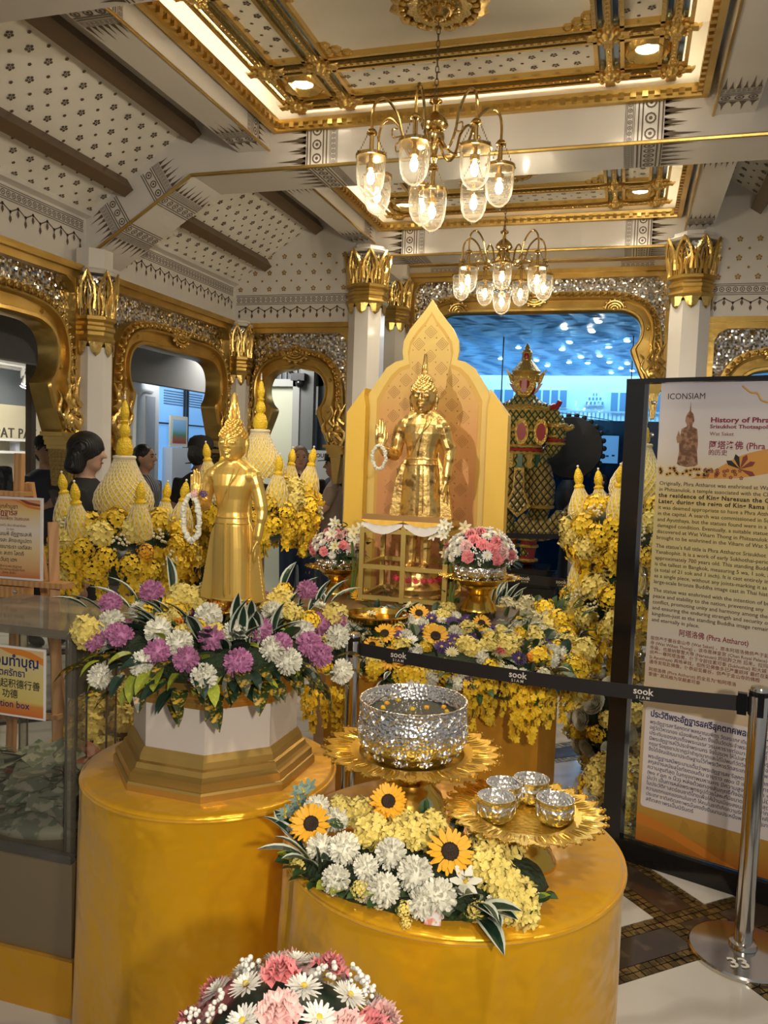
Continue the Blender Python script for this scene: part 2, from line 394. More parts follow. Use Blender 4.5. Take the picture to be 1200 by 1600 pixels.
# ------------------------------------------------------------------ ceiling: sloped panels, purlins, beams, coffers
ceil = struct('ceiling', None, label='white vaulted ceiling with boxed beams and gilded coffers')
BAYS = [(2.84, 4.64, 3.72), (5.02, 6.80, 5.90)]
SL = (3.888-3.147)/1.10                           # slope rise per metre
def slope_z(x): return 3.147+(x+3.47)*SL
for side in (0, 1):
    fx = (lambda x: x) if side == 0 else mx
    for (y0, y1, yc) in ((0.6, 4.66, 3.72), (5.02, 6.80, 5.90)):
        m = MB().prism([(-3.47, slope_z(-3.47)), (-2.30, slope_z(-2.30)), (-2.30, slope_z(-2.30)+0.04), (-3.47, slope_z(-3.47)+0.04)],
                       lambda p: (fx(p[0]), y0, p[1]), lambda p: (fx(p[0]), y1, p[1]))
        pan = obj('sloped_panel', m, CEILW, ceil, smooth=False)
        # scattered stencilled flowers: origin low edge, u = depth, v = up the slope
        vdir = Vector((1 if side == 0 else -1, 0, SL)).normalized()
        u = Vector((0, 1, 0)) if side == 1 else Vector((0, -1, 0))
        d = Decal((fx(-3.47), y0 if side == 1 else y1, slope_z(-3.47)-0.001), u, vdir, 0.002)
        if d.n.z > 0: d.n = -d.n
        Lv = 1.10*math.sqrt(1+SL*SL); k = 0; st = 0.135
        y = 0.05
        while y < (y1-y0)-0.03:
            x = 0.05 + (0.5*st if k % 2 else 0); q = 0
            while x < Lv-0.02:
                if k % 2 == 0: d.flower(y, x, 0.025)
                else: d.ngon(y, x, 0.0115, 5)
                x += st
            y += st*0.5; k += 1
        d.build('stencilled_flowers', STENCIL, pan)
        for xp, w, hgt in ((-2.72, 0.085, 0.10), (-3.19, 0.075, 0.085)):
            zc = slope_z(xp)
            m = MB(); ex = Vector((1, 0, SL)).normalized(); ez = Vector((-SL, 0, 1)).normalized()
            q = [Vector((xp, 0, zc))+ex*a+ez*b for a, b in ((-w/2, 0), (w/2, 0), (w/2, -hgt), (-w/2, -hgt))]
            m.prism([(v.x, v.z) for v in q], lambda p: (fx(p[0]), y0, p[1]), lambda p: (fx(p[0]), y1-0.03, p[1]))
            obj('purlin', m, PURLIN, ceil, smooth=False)
        # small white moulding at the foot of the slope
        x0 = -3.47
        m = MB().prism([(x0-0.01, 3.12), (x0+0.05, 3.135), (x0+0.035, 3.185), (x0-0.01, 3.17)], lambda p: (fx(p[0]), y0, p[1]), lambda p: (fx(p[0]), y1, p[1]))
        obj('slope_moulding', m, WHITE, ceil, smooth=False)
# transverse ribs (boxed beams following the slope)
def rib(y0, y1, name='cross_beam', both=True):
    lowz, kz, kx = 2.87, 3.355, -2.70
    P = [(-3.47, lowz), (kx, kz), (mx(kx), kz), (mx(-3.47), lowz), (mx(-3.47), 3.30), (mx(-2.6), 3.86), (-2.6, 3.86), (-3.47, 3.30)]
    o = obj(name, MB().prism(P, lambda p: (p[0], y0, p[1]), lambda p: (p[0], y1, p[1])), WHITE, ceil, smooth=False)
    e = 0.008
    for yy in (y0,):
        m = MB()
        q = [(-3.47, yy-e, lowz), (kx, yy-e, kz-e*0.3), (mx(kx), yy-e, kz-e*0.3), (mx(-3.47), yy-e, lowz)]
        for a, b in zip(q, q[1:]): m.tube([a, b], 0.011, 6)
        obj('gilded_edge', m, GOLD, o)
    d = Decal((0, y0, 0), (1, 0, 0), (0, 0, 1), 0.0)
    def face(o3, u, v, n): d = Decal(o3, u, v, 0.0); d.n = Vector(n)*0.0025; return d
    dec = []
    # on the flat part, front face: u runs down the face so that the band stands upright
    for x0, sg in ((-2.02, 1), (mx(-2.02), -1)):
        f = face((x0, y0, kz+0.005), (0, 0, 1), (sg, 0, 0), (0, -1, 0)); H = 0.24
        f.chain(0, H, 0.09, 0.13); f.chain(0, H, 0.235, 0.05); f.spikes(0, H, 0.085, -0.10, 0.030); f.spikes(0, H, 0.085, -0.19, 0.06); dec.append(f)
        f = face((x0, y0+0.01, kz), (0, 1, 0), (sg, 0, 0), (0, 0, -1)); H = (y1-y0)-0.02
        f.chain(0, H, 0.09, 0.13); f.chain(0, H, 0.235, 0.05); f.spikes(0, H, 0.085, -0.17, 0.06); dec.append(f)
    sl = Vector((kx+3.47, 0, kz-lowz)); Ln = sl.length; sl.normalize()
    for side in (0, 1):
        s2 = Vector((sl.x if side == 0 else -sl.x, 0, sl.z)); nv = Vector((-s2.z, 0, s2.x)) if side == 0 else Vector((s2.z, 0, -s2.x))
        o3 = Vector((-3.47 if side == 0 else mx(-3.47), y0, lowz))
        for off, sg in ((0.40, -1), (Ln-0.30, 1)):
            f = face(o3+s2*off, nv, s2*sg, (0, -1, 0)); H = 0.21
            f.chain(0.012, H, 0.0, 0.10); f.chain(0.012, H, 0.105, 0.04); f.spikes(0.012, H, 0.15, 0.11, 0.035); dec.append(f)
            b = face(o3+s2*off+Vector((0, 0.005, 0)), (0, 1, 0), s2*sg, nv*-1); H = y1-y0-0.01
            b.chain(0, H, 0.0, 0.10); b.chain(0, H, 0.105, 0.04); b.spikes(0, H, 0.15, 0.11, 0.045); dec.append(b)
    for f in dec: f.build('stencilled_band', STENCIL, o)
    return o
rib(2.44, 2.84); rib(4.64, 5.02); rib(6.80, 7.12)
# longitudinal beams beside the coffers
for side in (0, 1):
    fx = (lambda x: x) if side == 0 else mx
    for (y0, y1, yc) in BAYS:
        a, b = sorted((fx(-2.375), fx(-2.175)))
        o = obj('long_beam', MB().box((a, y0-0.02, 3.468), (b, y1+0.01, 3.80)), WHITE, ceil, smooth=False)
        xe = fx(-2.175); obj('gilded_edge', MB().tube([(xe, y0, 3.468), (xe, y1, 3.468)], 0.008, 6), GOLD, o)
        for ye, sg in ((y1-0.10, -1), (y0+0.10, 1)):
            f = Decal((a+0.006, ye, 3.468), (1, 0, 0), (0, sg, 0), 0.0); f.n = Vector((0, 0, -0.0025)); Wd = b-a-0.012
            f.chain(0, Wd, 0.05, 0.10); f.chain(0, Wd, 0.16, 0.04); f.spikes(0, Wd, 0.205, 0.13, 0.033); f.spikes(0, Wd, 0.05, -0.10, 0.05)
            f.build('stencilled_band', STENCIL, o)
            f = Decal((xe, ye, 3.478), (0, 0, 1), (0, sg, 0), 0.0); f.n = Vector((0.0025 if side == 0 else -0.0025, 0, 0))
            f.chain(0, 0.115, 0.05, 0.10); f.chain(0, 0.115, 0.16, 0.04); f.spikes(0, 0.115, 0.05, -0.10, 0.03); f.build('stencilled_band', STENCIL, o)
# coffers
COVE = mat('cove_led', (1, 0.86, 0.6), emit=((1.0, 0.86, 0.62), 22.0))
LIT = mat('downlight_disc', (1, 1, 1), emit=((1.0, 0.90, 0.72), 22.0))
BLUEG = mat('blue_mirror_strip', (0.20, 0.27, 0.36), 0.08, 0.9)
def coffer_panel_bar(parent, a, b, w=0.05, h=0.035):
    """carved gilded bar flanked by blue mirror strips; a,b endpoints (x,y)"""
    m = MB(); g = MB(); v = Vector((b[0]-a[0], b[1]-a[1], 0)); L = v.length; v.normalize(); n = Vector((-v.y, v.x, 0)); z = 3.69
    A = Vector((*a, z))
    def seg(off, wd, z0, z1, t): 
        q = [A+n*(off-wd/2), A+n*(off+wd/2), A+n*(off+wd/2)+v*L, A+n*(off-wd/2)+v*L]
        t.add([(p.x, p.y, z0) for p in q]+[(p.x, p.y, z1) for p in q], [(0, 1, 2, 3), (7, 6, 5, 4), (0, 4, 5, 1), (1, 5, 6, 2), (2, 6, 7, 3), (3, 7, 4, 0)])
    seg(0, w*0.55, z-h, z, m); seg(-w*1.25, w*0.4, z-h*0.8, z, m); seg(w*1.25, w*0.4, z-h*0.8, z, m)
    k = int(L/0.035)
    for i in range(k):
        p = A+v*((i+0.5)*L/k); m.ball((p.x, p.y, z-h), (0.010, 0.010, 0.006), 5, 4)
    o = obj('gilded_bar', m, GOLDC, parent, ang=30)
    seg(-w*0.68, w*0.45, z-h*0.3, z-0.001, g); seg(w*0.68, w*0.45, z-h*0.3, z-0.001, g)
    obj('mirror_strip', g, BLUEG, o, smooth=False)
boss_me = None
def boss(parent, x, y, s=0.075):
    global boss_me
    if boss_me is None:
        m = MB().lathe([(0, -0.9), (0.30, -0.82), (0.42, -0.6), (0.55, -0.5), (0.62, -0.3), (0.9, -0.2), (1.0, 0)], 24, lobes=lambda a, i: 1+0.22*math.cos(8*a)*(i >= 2))
        for i in range(8):
            t = 2*PI*i/8; m.ball((0.75*math.cos(t), 0.75*math.sin(t), -0.42), (0.2, 0.2, 0.22), 6, 5)
        for i in range(4):
            t = PI/2*i
            for q in (-0.22, 0, 0.22):
                m.tube([(0.8*math.cos(t+q), 0.8*math.sin(t+q), -0.3), (1.25*math.cos(t+q*0.8), 1.25*math.sin(t+q*0.8), -0.36), (1.5*math.cos(t+q*0.5), 1.5*math.sin(t+q*0.5), -0.1)], [0.16, 0.15, 0.03], 6)
        boss_me = m.mesh('carved_boss'); 
    return obj('carved_boss', boss_me, GOLDC, parent, (x, y, 3.675), (0, 0, 0), (s, s, s*0.75))
def coffer(y0, y1, yc):
    c = obj('coffer', MB().box((-2.16, y0, 3.94), (mx(-2.16), y1, 3.98)), CEILW, ceil, smooth=False)
    X0, X1, Y0, Y1 = -2.134, mx(-2.134), yc-0.90, y1-0.005
    w = MB()
    for a, b in (((X0-.02, Y0, 3.64), (X0, Y1, 3.95)), ((X1, Y0, 3.64), (X1+.02, Y1, 3.95)), ((X0, Y1, 3.64), (X1, Y1+.02, 3.95)), ((X0, Y0-.02, 3.64), (X1, Y0, 3.95))): w.box(a, b)
    obj('cove_wall', w, CEILW, c, smooth=False)
    # moulding with beads
    m = MB(); prof = [(-0.012, 3.56), (0.02, 3.565), (0.025, 3.59), (0.04, 3.60), (0.045, 3.622), (0.0, 3.63), (-0.012, 3.63)]
    rings = [[(X0+d, Y0+d, z) for d, z in prof], [(X1-d, Y0+d, z) for d, z in prof], [(X1-d, Y1-d, z) for d, z in prof], [(X0+d, Y1-d, z) for d, z in prof]]
    rings.append(rings[0]); m.loft(rings, cap=False)
    for (ax, ay), (bx, by) in (((X0, Y0), (X0, Y1)), ((X0, Y1), (X1, Y1)), ((X1, Y1), (X1, Y0))):
        L = math.hypot(bx-ax, by-ay); k = int(L/0.06); nx, ny = (by-ay)/L, -(bx-ax)/L
        for i in range(1, k):
            t = i/k; cxx, cyy = ax+(bx-ax)*t+nx*0.032, ay+(by-ay)*t+ny*0.032
            m.box((cxx-0.014, cyy-0.014, 3.575), (cxx+0.014, cyy+0.014, 3.603))
    obj('coffer_moulding', m, GOLD, c, ang=30)
    # floating inner panel with light in the gap
    PX0, PX1, PY0, PY1 = -1.985, mx(-1.985), yc-0.81, yc+0.83
    p = obj('coffer_panel', MB().box((PX0, PY0, 3.69), (PX1, PY1, 3.72)), CEILW, c, smooth=False)
    e = MB(); k = 0.02
    for a, b in (((PX0-0.006, PY0, 3.702), (PX0, PY1, 3.716)), ((PX1, PY0, 3.702), (PX1+0.006, PY1, 3.716)), ((PX0, PY0-0.006, 3.702), (PX1, PY0, 3.716)), ((PX0, PY1, 3.702), (PX1, PY1+0.006, 3.716))): e.box(a, b)
    obj('cove_light', e, COVE, c, smooth=False)
    GX = [PX0+0.03, -1.65, mx(-1.65), PX1-0.03]; GY = [PY0+0.03, yc-0.38, yc+0.38, PY1-0.03]
    for x in GX: coffer_panel_bar(p, (x, PY0), (x, PY1))
    for y in GY: coffer_panel_bar(p, (PX0, y), (PX1, y))
    for i, x in enumerate(GX):
        for j, y in enumerate(GY): boss(p, x, y)
    for x in (-1.50, mx(-1.50)):
        for y in (yc+0.22, yc-0.22):
            sx = 1 if x < XC else -1; sy = -1 if y > yc else 1
            m = MB()
            for i, (a, b) in enumerate(((0, 0), (1, 0), (2, 0), (0, 1), (0, 2), (1, 1))):
                m.ball((a*0.045*sx, b*0.045*-sy*-1, 0), (0.032, 0.032, 0.02), 6, 5)
            obj('corner_spray', m, GOLDC, p, (x-0.06*sx, yc+(0.31 if y > yc else -0.31), 3.685))
    # stencil flowers in the long fields
    d = Decal((0, 0, 3.69), (1, 0, 0), (0, 1, 0), 0.0); d.n = Vector((0, 0, -0.002))
    for (x0, x1, y0_, y1_) in ((-1.56, mx(-1.56), yc+0.46, PY1-0.10), (-1.56, mx(-1.56), PY0+0.10, yc-0.46), (PX0+0.1, -1.73, yc-0.32, yc+0.32), (mx(-1.73), PX1-0.1, yc-0.32, yc+0.32)):
        k = 0; y = y0_
        while y <= y1_+1e-6:
            x = x0+(0.055 if k % 2 else 0)
            while x <= x1:
                if k % 2 == 0: d.flower(x, y, 0.021)
                else: d.ngon(x, y, 0.010, 5)
                x += 0.11
            y += 0.055; k += 1
    d.build('stencilled_flowers', STENCIL, p)
    # medallion
    m = MB().lathe([(0, -0.06), (0.03, -0.058), (0.05, -0.035), (0.09, -0.03), (0.10, -0.015), (0.145, -0.02), (0.155, -0.005), (0.20, -0.012), (0.225, 0)], 48,
                   lobes=lambda a, i: 1+0.06*math.cos(12*a)*(i >= 5)+0.05*math.cos(24*a)*(i in (3, 4)))
    for i in range(24):
        t = 2*PI*i/24; m.ball((0.17*math.cos(t), 0.17*math.sin(t), -0.018), (0.018, 0.018, 0.012), 6, 5)
    for i in range(16):
        t = 2*PI*i/16; m.ball((0.075*math.cos(t), 0.075*math.sin(t), -0.036), (0.013, 0.013, 0.01), 6, 5)
    obj('ceiling_medallion', m, GOLDC, p, (XC, yc, 3.69))
    # downlights in the corner fields
    for x in (-1.83, mx(-1.83)):
        for y in (yc+0.60, yc-0.60):
            r = MB().lathe([(0.055, -0.004), (0.062, -0.012), (0.085, -0.016), (0.10, -0.03), (0.12, -0.012), (0.13, 0)], 32, lobes=lambda a, i: 1+0.05*math.cos(12*a)*(i >= 3))
            # open ring: drop the caps
            r.f = [f for f in r.f if len(f) == 4]; r.mi = [0]*len(r.f)
            ro = obj('downlight_ring', r, GOLDC, p, (x, y, 3.689))
            obj('downlight_lens', MB().lathe([(0, -0.006), (0.05, -0.006), (0.058, -0.002)], 24), LIT, ro)
            lamp('downlight', 'SPOT', (x, y, 3.66), 38, (1, 0.88, 0.68), 0.05, (x, y, 0), 1.9, 0.6)
    return c
for b in BAYS: coffer(*b)
# third, shallow coffer over the back recess
c3 = obj('recess_ceiling', MB().box((-2.6, 7.12, 3.94), (mx(-2.6), 8.3, 3.98)), CEILW, ceil, smooth=False)
m = MB()
for z, y0 in ((3.60, 7.86), (3.53, 7.90)):
    m.box((-2.2, y0, z), (mx(-2.2), y0+0.10, z+0.06))
obj('coffer_moulding', m, GOLD, c3, smooth=False)
obj('cove_light', MB().box((-2.1, 7.90, 3.665), (mx(-2.1), 7.94, 3.675)), COVE, c3, smooth=False)
obj('recess_side', MB().box((-2.42, 7.12, 3.35), (-2.2, 8.0, 3.95)).box((mx(-2.2), 7.12, 3.35), (mx(-2.42), 8.0, 3.95)), WHITE, c3, smooth=False)

# ------------------------------------------------------------------ walls above the arches
def frieze(name, P, U, length, z0, z1, n, label, flowers_to=None, blank=()):
    """wall strip from z0 up to z1, with ochre border and tassels"""
    P = Vector(P); U = Vector(U).normalized(); n = Vector(n)
    b = [P, P+U*length, P+U*length-n*0.12, P-n*0.12]
    o = struct(name, MB().prism([(v.x, v.y) for v in b], lambda p: (p[0], p[1], z0), lambda p: (p[0], p[1], z1)), WHITE, label=label, smooth=False)
    return o
def frieze_print(parent, P, U, n, length, zb, skip=None, h=0.085, top=None):
    d = Decal((P[0], P[1], zb), U, (0, 0, 1), 0.0); d.n = Vector(n)*0.003
    d.chain(0.02, length-0.02, 0, h); d.tassels(0.02, length-0.02, -0.012, 0.135, 0.062)
    d.build('stencilled_border', STENCIL, parent)
    if top:
        d = Decal((P[0], P[1], zb), U, (0, 0, 1), 0.0); d.n = Vector(n)*0.003
        y = h+0.05; k = 0
        while y < top:
            x = 0.06+(0.07 if k % 2 else 0)
            while x < length-0.03:
                if k % 2 == 0: d.flower(x, y, 0.024)
                else: d.ngon(x, y, 0.011, 5)
                x += 0.14
            y += 0.07; k += 1
        d.build('stencilled_flowers', STENGOLD, parent)
wl = frieze('wall_left', (-3.47, 0.4, 0), (0, 1, 0), 6.35, 2.78, 3.16, (1, 0, 0), 'white frieze wall over the gilded side arches')
frieze_print(wl, (-3.47, 4.63), (0, -1, 0), (1, 0, 0), 2.6, 3.03, h=0.075)
frieze_print(wl, (-3.47, 6.74), (0, -1, 0), (1, 0, 0), 1.70, 3.03, h=0.075)
wb = frieze('wall_back', (-3.47, 6.75, 0), (1, 0, 0), 1.14, 2.78, 3.9, (0, -1, 0), 'white frieze wall with stencilled border beside the back column')
frieze_print(wb, (-3.47, 6.75), (1, 0, 0), (0, -1, 0), 1.10, 2.955, top=0.42)
wb2 = frieze('wall_right', (0.49, 6.75, 0), (1, 0, 0), 1.14, 2.78, 3.9, (0, -1, 0), 'white frieze wall with stencilled border beyond the poster stand')
frieze_print(wb2, (0.53, 6.75), (1, 0, 0), (0, -1, 0), 1.10, 2.955, top=0.42)
wc = struct('wall_recess', MB().box((-2.6, 8.05, 3.44), (mx(-2.6), 8.17, 3.95)), WHITE, label='white band over the wide back arch', smooth=False)
d = Decal((-2.1, 8.05, 3.46), (1, 0, 0), (0, 0, 1), 0.0); d.n = Vector((0, -0.003, 0)); d.chain(0.12, 0.42, 0, 0.075); d.chain(1.95, 2.25, 0, 0.075); d.build('stencilled_border', STENCIL, wc)

# ------------------------------------------------------------------ gilded arches
MOSAIC = None
def mosaic():
    m = bpy.data.materials.new('mirror_mosaic'); m.use_nodes = True; N = m.node_tree.nodes; L = m.node_tree.links; b = N['Principled BSDF']
    tc = N.new('ShaderNodeTexCoord'); mp = N.new('ShaderNodeMapping'); mp.inputs['Rotation'].default_value = (0, 0, PI/4)
    v = N.new('ShaderNodeTexVoronoi'); v.inputs['Scale'].default_value = 70; v.inputs['Randomness'].default_value = 0.35
    L.new(tc.outputs['Object'], v.inputs['Vector'])
    b.inputs['Metallic'].default_value = 1.0; b.inputs['Roughness'].default_value = 0.12
    cr = N.new('ShaderNodeMix'); cr.data_type = 'RGBA'; cr.inputs['A'].default_value = (0.40, 0.37, 0.33, 1); cr.inputs['B'].default_value = (0.85, 0.82, 0.76, 1)
    sp = N.new('ShaderNodeSeparateColor'); L.new(v.outputs['Color'], sp.inputs[0]); L.new(sp.outputs[0], cr.inputs['Factor']); L.new(cr.outputs['Result'], b.inputs['Base Color'])
    # every chip tilts its own way
    g = N.new('ShaderNodeNewGeometry'); sub = N.new('ShaderNodeVectorMath'); sub.operation = 'SUBTRACT'; sub.inputs[1].default_value = (0.5, 0.5, 0.5)
    sc = N.new('ShaderNodeVectorMath'); sc.operation = 'SCALE'; sc.inputs['Scale'].default_value = 0.55
    ad = N.new('ShaderNodeVectorMath'); ad.operation = 'ADD'; nm = N.new('ShaderNodeVectorMath'); nm.operation = 'NORMALIZE'
    L.new(v.outputs['Color'], sub.inputs[0]); L.new(sub.outputs[0], sc.inputs[0]); L.new(sc.outputs[0], ad.inputs[0]); L.new(g.outputs['Normal'], ad.inputs[1]); L.new(ad.outputs[0], nm.inputs[0])
    L.new(nm.outputs[0], b.inputs['Normal']); return m
MOSAIC = mosaic()
scroll_me = None
def scroll_mesh():
    m = MB(); pts = []; rad = []
    for i in range(11):
        t = i/10; a = 0.3+t*5.0; r = 0.5*(1-0.80*t); pts.append((r*math.cos(a), -0.28-0.25*t, r*math.sin(a))); rad.append(0.20-0.07*t)
    m.tube(pts, rad, 6); m.ball((0, -0.4, 0), 0.16, 6, 5)
    m.tube([(-0.5, -0.2, -0.45), (-0.6, -0.35, 0.1), (-0.35, -0.3, 0.62)], [0.05, 0.16, 0.04], 6)
    return m.mesh('leaf_scroll')
def arch(name, label, width, dz=0.0, tail=True, sc=1.0, crest=1):
    """gilded horseshoe arch hung between two columns; local x along the wall, -y to the room, z up; x=0 at its middle"""
    global scroll_me
    t = thing(name, label, 'arch'); w2 = width/2
    inn = [(.15, 1.72), (.20, 1.84), (.255, 1.98), (.262, 2.03), (.225, 2.07), (.195, 2.14), (.19, 2.23), (.225, 2.315), (.30, 2.365), (.42, 2.385)]
    out = [(.015, 1.72), (-.005, 1.84), (.0, 2.0), (.01, 2.1), (.025, 2.22), (.06, 2.35), (.13, 2.46), (.23, 2.525), (.36, 2.56), (.5, 2.575)]
    def half(c, zc): 
        p = [(w2-d*sc if d*sc < w2 else 0.0, z) for d, z in c if d*sc < w2-0.02]; return p+[(0.0, zc)]
    I = spline(half(inn, 2.385 if width > 1.3 else 2.40), 5); O = spline(half(out, 2.58 if width > 1.3 else 2.60), 5)
    I = [Vector((p.x, 0, p.y+dz)) for p in I]; O = [Vector((p.x, 0, p.y+dz)) for p in O]
    n = 46; I = resample(I, n); O = resample(O, n)
    I = I+[Vector((-p.x, 0, p.z)) for p in reversed(I[:-1])]; O = O+[Vector((-p.x, 0, p.z)) for p in reversed(O[:-1])]
    sec = [(0.0, 0.10), (0.0, -0.035), (0.05, -0.05), (0.16, -0.05), (0.20, -0.025), (0.56, -0.02), (0.60, -0.06), (0.66, -0.065), (0.70, -0.03), (0.98, -0.03), (1.0, 0.0), (1.0, 0.10)]
    rings = [[(a.lerp(b, f)+Vector((0, y, 0))) for f, y in sec] for a, b in zip(I, O)]
    obj('arch_frame', MB().loft(rings, cap=True), GOLD, t, ang=35)
    if scroll_me is None: scroll_me = scroll_mesh()
    mid = [a.lerp(b, 0.85) for a, b in zip(I, O)]
    Ltot = sum((b-a).length for a, b in zip(mid, mid[1:])); k = int(Ltot/(0.062*max(1, sc*0.9))); mm = resample(mid, k*2+1)
    for i in range(k):
        p = mm[2*i+1]; tg = mm[2*i+2]-mm[2*i]; a = math.atan2(tg.z, tg.x); fl_ = 1 if p.x > 0 else -1
        obj('leaf_scroll', scroll_me, GOLDC, t, (p.x, -0.02, p.z), (0, -a, 0), (0.044*-fl_*sc, 0.085, 0.045*sc))
    # lower curls and the ribbed tails
    for sg in (1, -1):
        m = MB()
        ex = w2
        for (pts, r) in (([(.02, 1.72), (-.02, 1.82), (.05, 1.90), (.03, 1.99), (-.015, 2.08)], .022), ([(.05, 1.73), (.09, 1.80), (.04, 1.86), (.09, 1.93), (.07, 2.03)], .02),
                         ([(.13, 1.75), (.15, 1.82), (.10, 1.86), (.13, 1.93)], .016), ([(.10, 1.74), (.06, 1.78), (.10, 1.83), (.14, 1.79)], .014)):
            q = spline([(sg*(ex-a), -0.055, z+dz) for a, z in pts], 6); m.tube(q, [r*(1-0.75*(i/(len(q)-1))**2) for i in range(len(q))], 7)
        for (pts, r) in (([(.01, 1.76), (.06, 1.80), (.11, 1.78), (.13, 1.84), (.09, 1.89)], .026), ([(-.01, 1.90), (.045, 1.95), (.03, 2.02), (.06, 2.09)], .022), ([(.15, 1.80), (.19, 1.86), (.17, 1.93), (.20, 1.98)], .014), ([(.08, 1.88), (.13, 1.93), (.10, 2.00), (.12, 2.06)], .018)):
            q = spline([(sg*(ex-a), -0.06, z+dz) for a, z in pts], 6); m.tube(q, [r*(1-0.75*(i/(len(q)-1))**2) for i in range(len(q))], 7)
        m.ball((sg*(ex-.08), -0.05, 1.80+dz), (.05, .035, .055), 8, 6); m.ball((sg*(ex-.05), -0.06, 1.86+dz), (.03, .03, .03), 8, 6)
        obj('flame_curl', m, GOLDC, t)
        # stepped foot + tapering ribbed tail
        m = MB()
        for z0, z1, a0, a1 in ((1.70, 1.725, -.01, .18), (1.675, 1.70, .0, .15), (1.645, 1.675, -.01, .14), (1.62, 1.645, .01, .12)):
            xs = sorted((sg*(ex-a0), sg*(ex-a1))); m.box((xs[0], -0.07, z0+dz), (xs[1], 0.09, z1+dz))
        obj('stepped_foot', m, GOLD, t, smooth=False)
        if tail:
            m = MB(); K = 9
            for i in range(K):
                f = i/K; z1 = 1.62-0.235*f; z0 = z1-0.235/K*0.96; aL = .015+.03*f; aR = .115-.03*f
                xs = sorted((sg*(ex-aL), sg*(ex-aR)))
                m.prism([(xs[0], z1), (xs[1], z1), (xs[1]-0.006, z0), (xs[0]+0.006, z0)], lambda p: (p[0], -0.05, p[1]+dz), lambda p: (p[0], 0.08, p[1]+dz))
            obj('ribbed_tail', m, GOLDC, t, smooth=False)
        # small bosses on the band
        for fz in (0.33, 0.62):
            a = I[int(fz*(n-1))]; b = O[int(fz*(n-1))]; p = a.lerp(b, 0.38)
            m = MB(); m.lathe([(0, -0.9), (0.5, -0.7), (0.6, -0.3), (1, 0)], 4); m.ball((0, 0, -0.9), 0.35, 6, 5)
            obj('diamond_boss', m, GOLDC, t, (p.x*sg, -0.02, p.z), (-PI/2, 0, 0), (0.026, 0.026, 0.022), smooth=False)
    # crest ornaments hanging on the upper band
    xs = [0] if crest == 1 else [0, w2*0.62, -w2*0.62]
    for x in xs:
        m = MB()
        for q, r in ((0.085, 0.012), (0.058, 0.011), (0.034, 0.010)):
            m.tube([(q*math.cos(a), -0.03, q*0.9*math.sin(a)) for a in [PI+PI*i/10 for i in range(11)]] if x == 0 else [(q*math.cos(a), -0.03, q*0.9*math.sin(a)) for a in [PI*i/10 for i in range(11)]], r, 6)
        m.ball((0, -0.03, 0), (0.02, 0.015, 0.02), 8, 6)
        for i in range(7):
            a = PI+PI*(i+0.5)/7 if x == 0 else PI*(i+0.5)/7; m.ball((0.10*math.cos(a), -0.03, 0.092*math.sin(a)), (0.014, 0.012, 0.014), 6, 5)
        obj('crest_ornament', m, GOLDC, t, (x, -0.02, 2.53+dz if x == 0 else 2.40+dz), (0, 0, 0), (1.3 if x == 0 else 1, 1, 1.0))
    # mosaic spandrel with clipped corners + rectangular gilded border
    top = 2.70+dz; ew = w2+0.0; c = 0.09
    poly = [(p.x, p.z) for p in O if p.z > 2.0+dz]
    poly = [(ew, poly[0][1])]+poly+[(-ew, poly[0][1]), (-ew, top-c), (-ew+c*0.35, top-c*0.35), (-ew+c, top), (ew-c, top), (ew-c*0.35, top-c*0.35), (ew, top-c)]
    obj('mirror_mosaic_spandrel', MB().prism(poly, lambda p: (p[0], 0.03, p[1]), lambda p: (p[0], 0.06, p[1])), MOSAIC, t, smooth=False)
    m = MB(); b = 0.045
    m.box((-ew-b, -0.03, top), (ew+b, 0.08, top+0.045)).box((-ew-b, -0.06, top+0.045), (ew+b, 0.08, top+0.085))
    for sg in (-1, 1):
        xs = sorted((sg*ew, sg*(ew+b))); m.box((xs[0], -0.03, 1.30+dz if tail else 2.0+dz), (xs[1], 0.08, top))
        m.prism([(sg*ew, top), (sg*(ew-c), top), (sg*(ew-c*0.35), top-c*0.35), (sg*ew, top-c)], lambda p: (p[0], -0.025, p[1]), lambda p: (p[0], 0.035, p[1]))
    obj('gilded_border', m, GOLD, t, smooth=False)
    return t
a = arch('gilded_arch', 'gilded horseshoe arch at the far left, framing the shop shelves', 1.72); a.location = (-3.42, 3.58, 0); a.rotation_euler.z = PI/2
a = arch('gilded_arch', 'wide gilded arch on the side wall framing a blue shop window', 1.70); a.location = (-3.42, 5.68, 0); a.rotation_euler.z = PI/2
a = arch('gilded_arch', 'narrow round gilded arch on the back wall beside the corner', 0.94, crest=1); a.location = (-2.845, 6.75, 0)
a = arch('gilded_arch', 'gilded arch on the back wall partly hidden by the poster stand', 0.94, crest=1); a.location = (1.06, 6.75, 0)
a = arch('gilded_arch', 'widest gilded arch, behind the hanging lamps, framing the guardian statue', 2.40, dz=0.69, sc=1.12, crest=3); a.location = (-0.93, 8.05, 0)

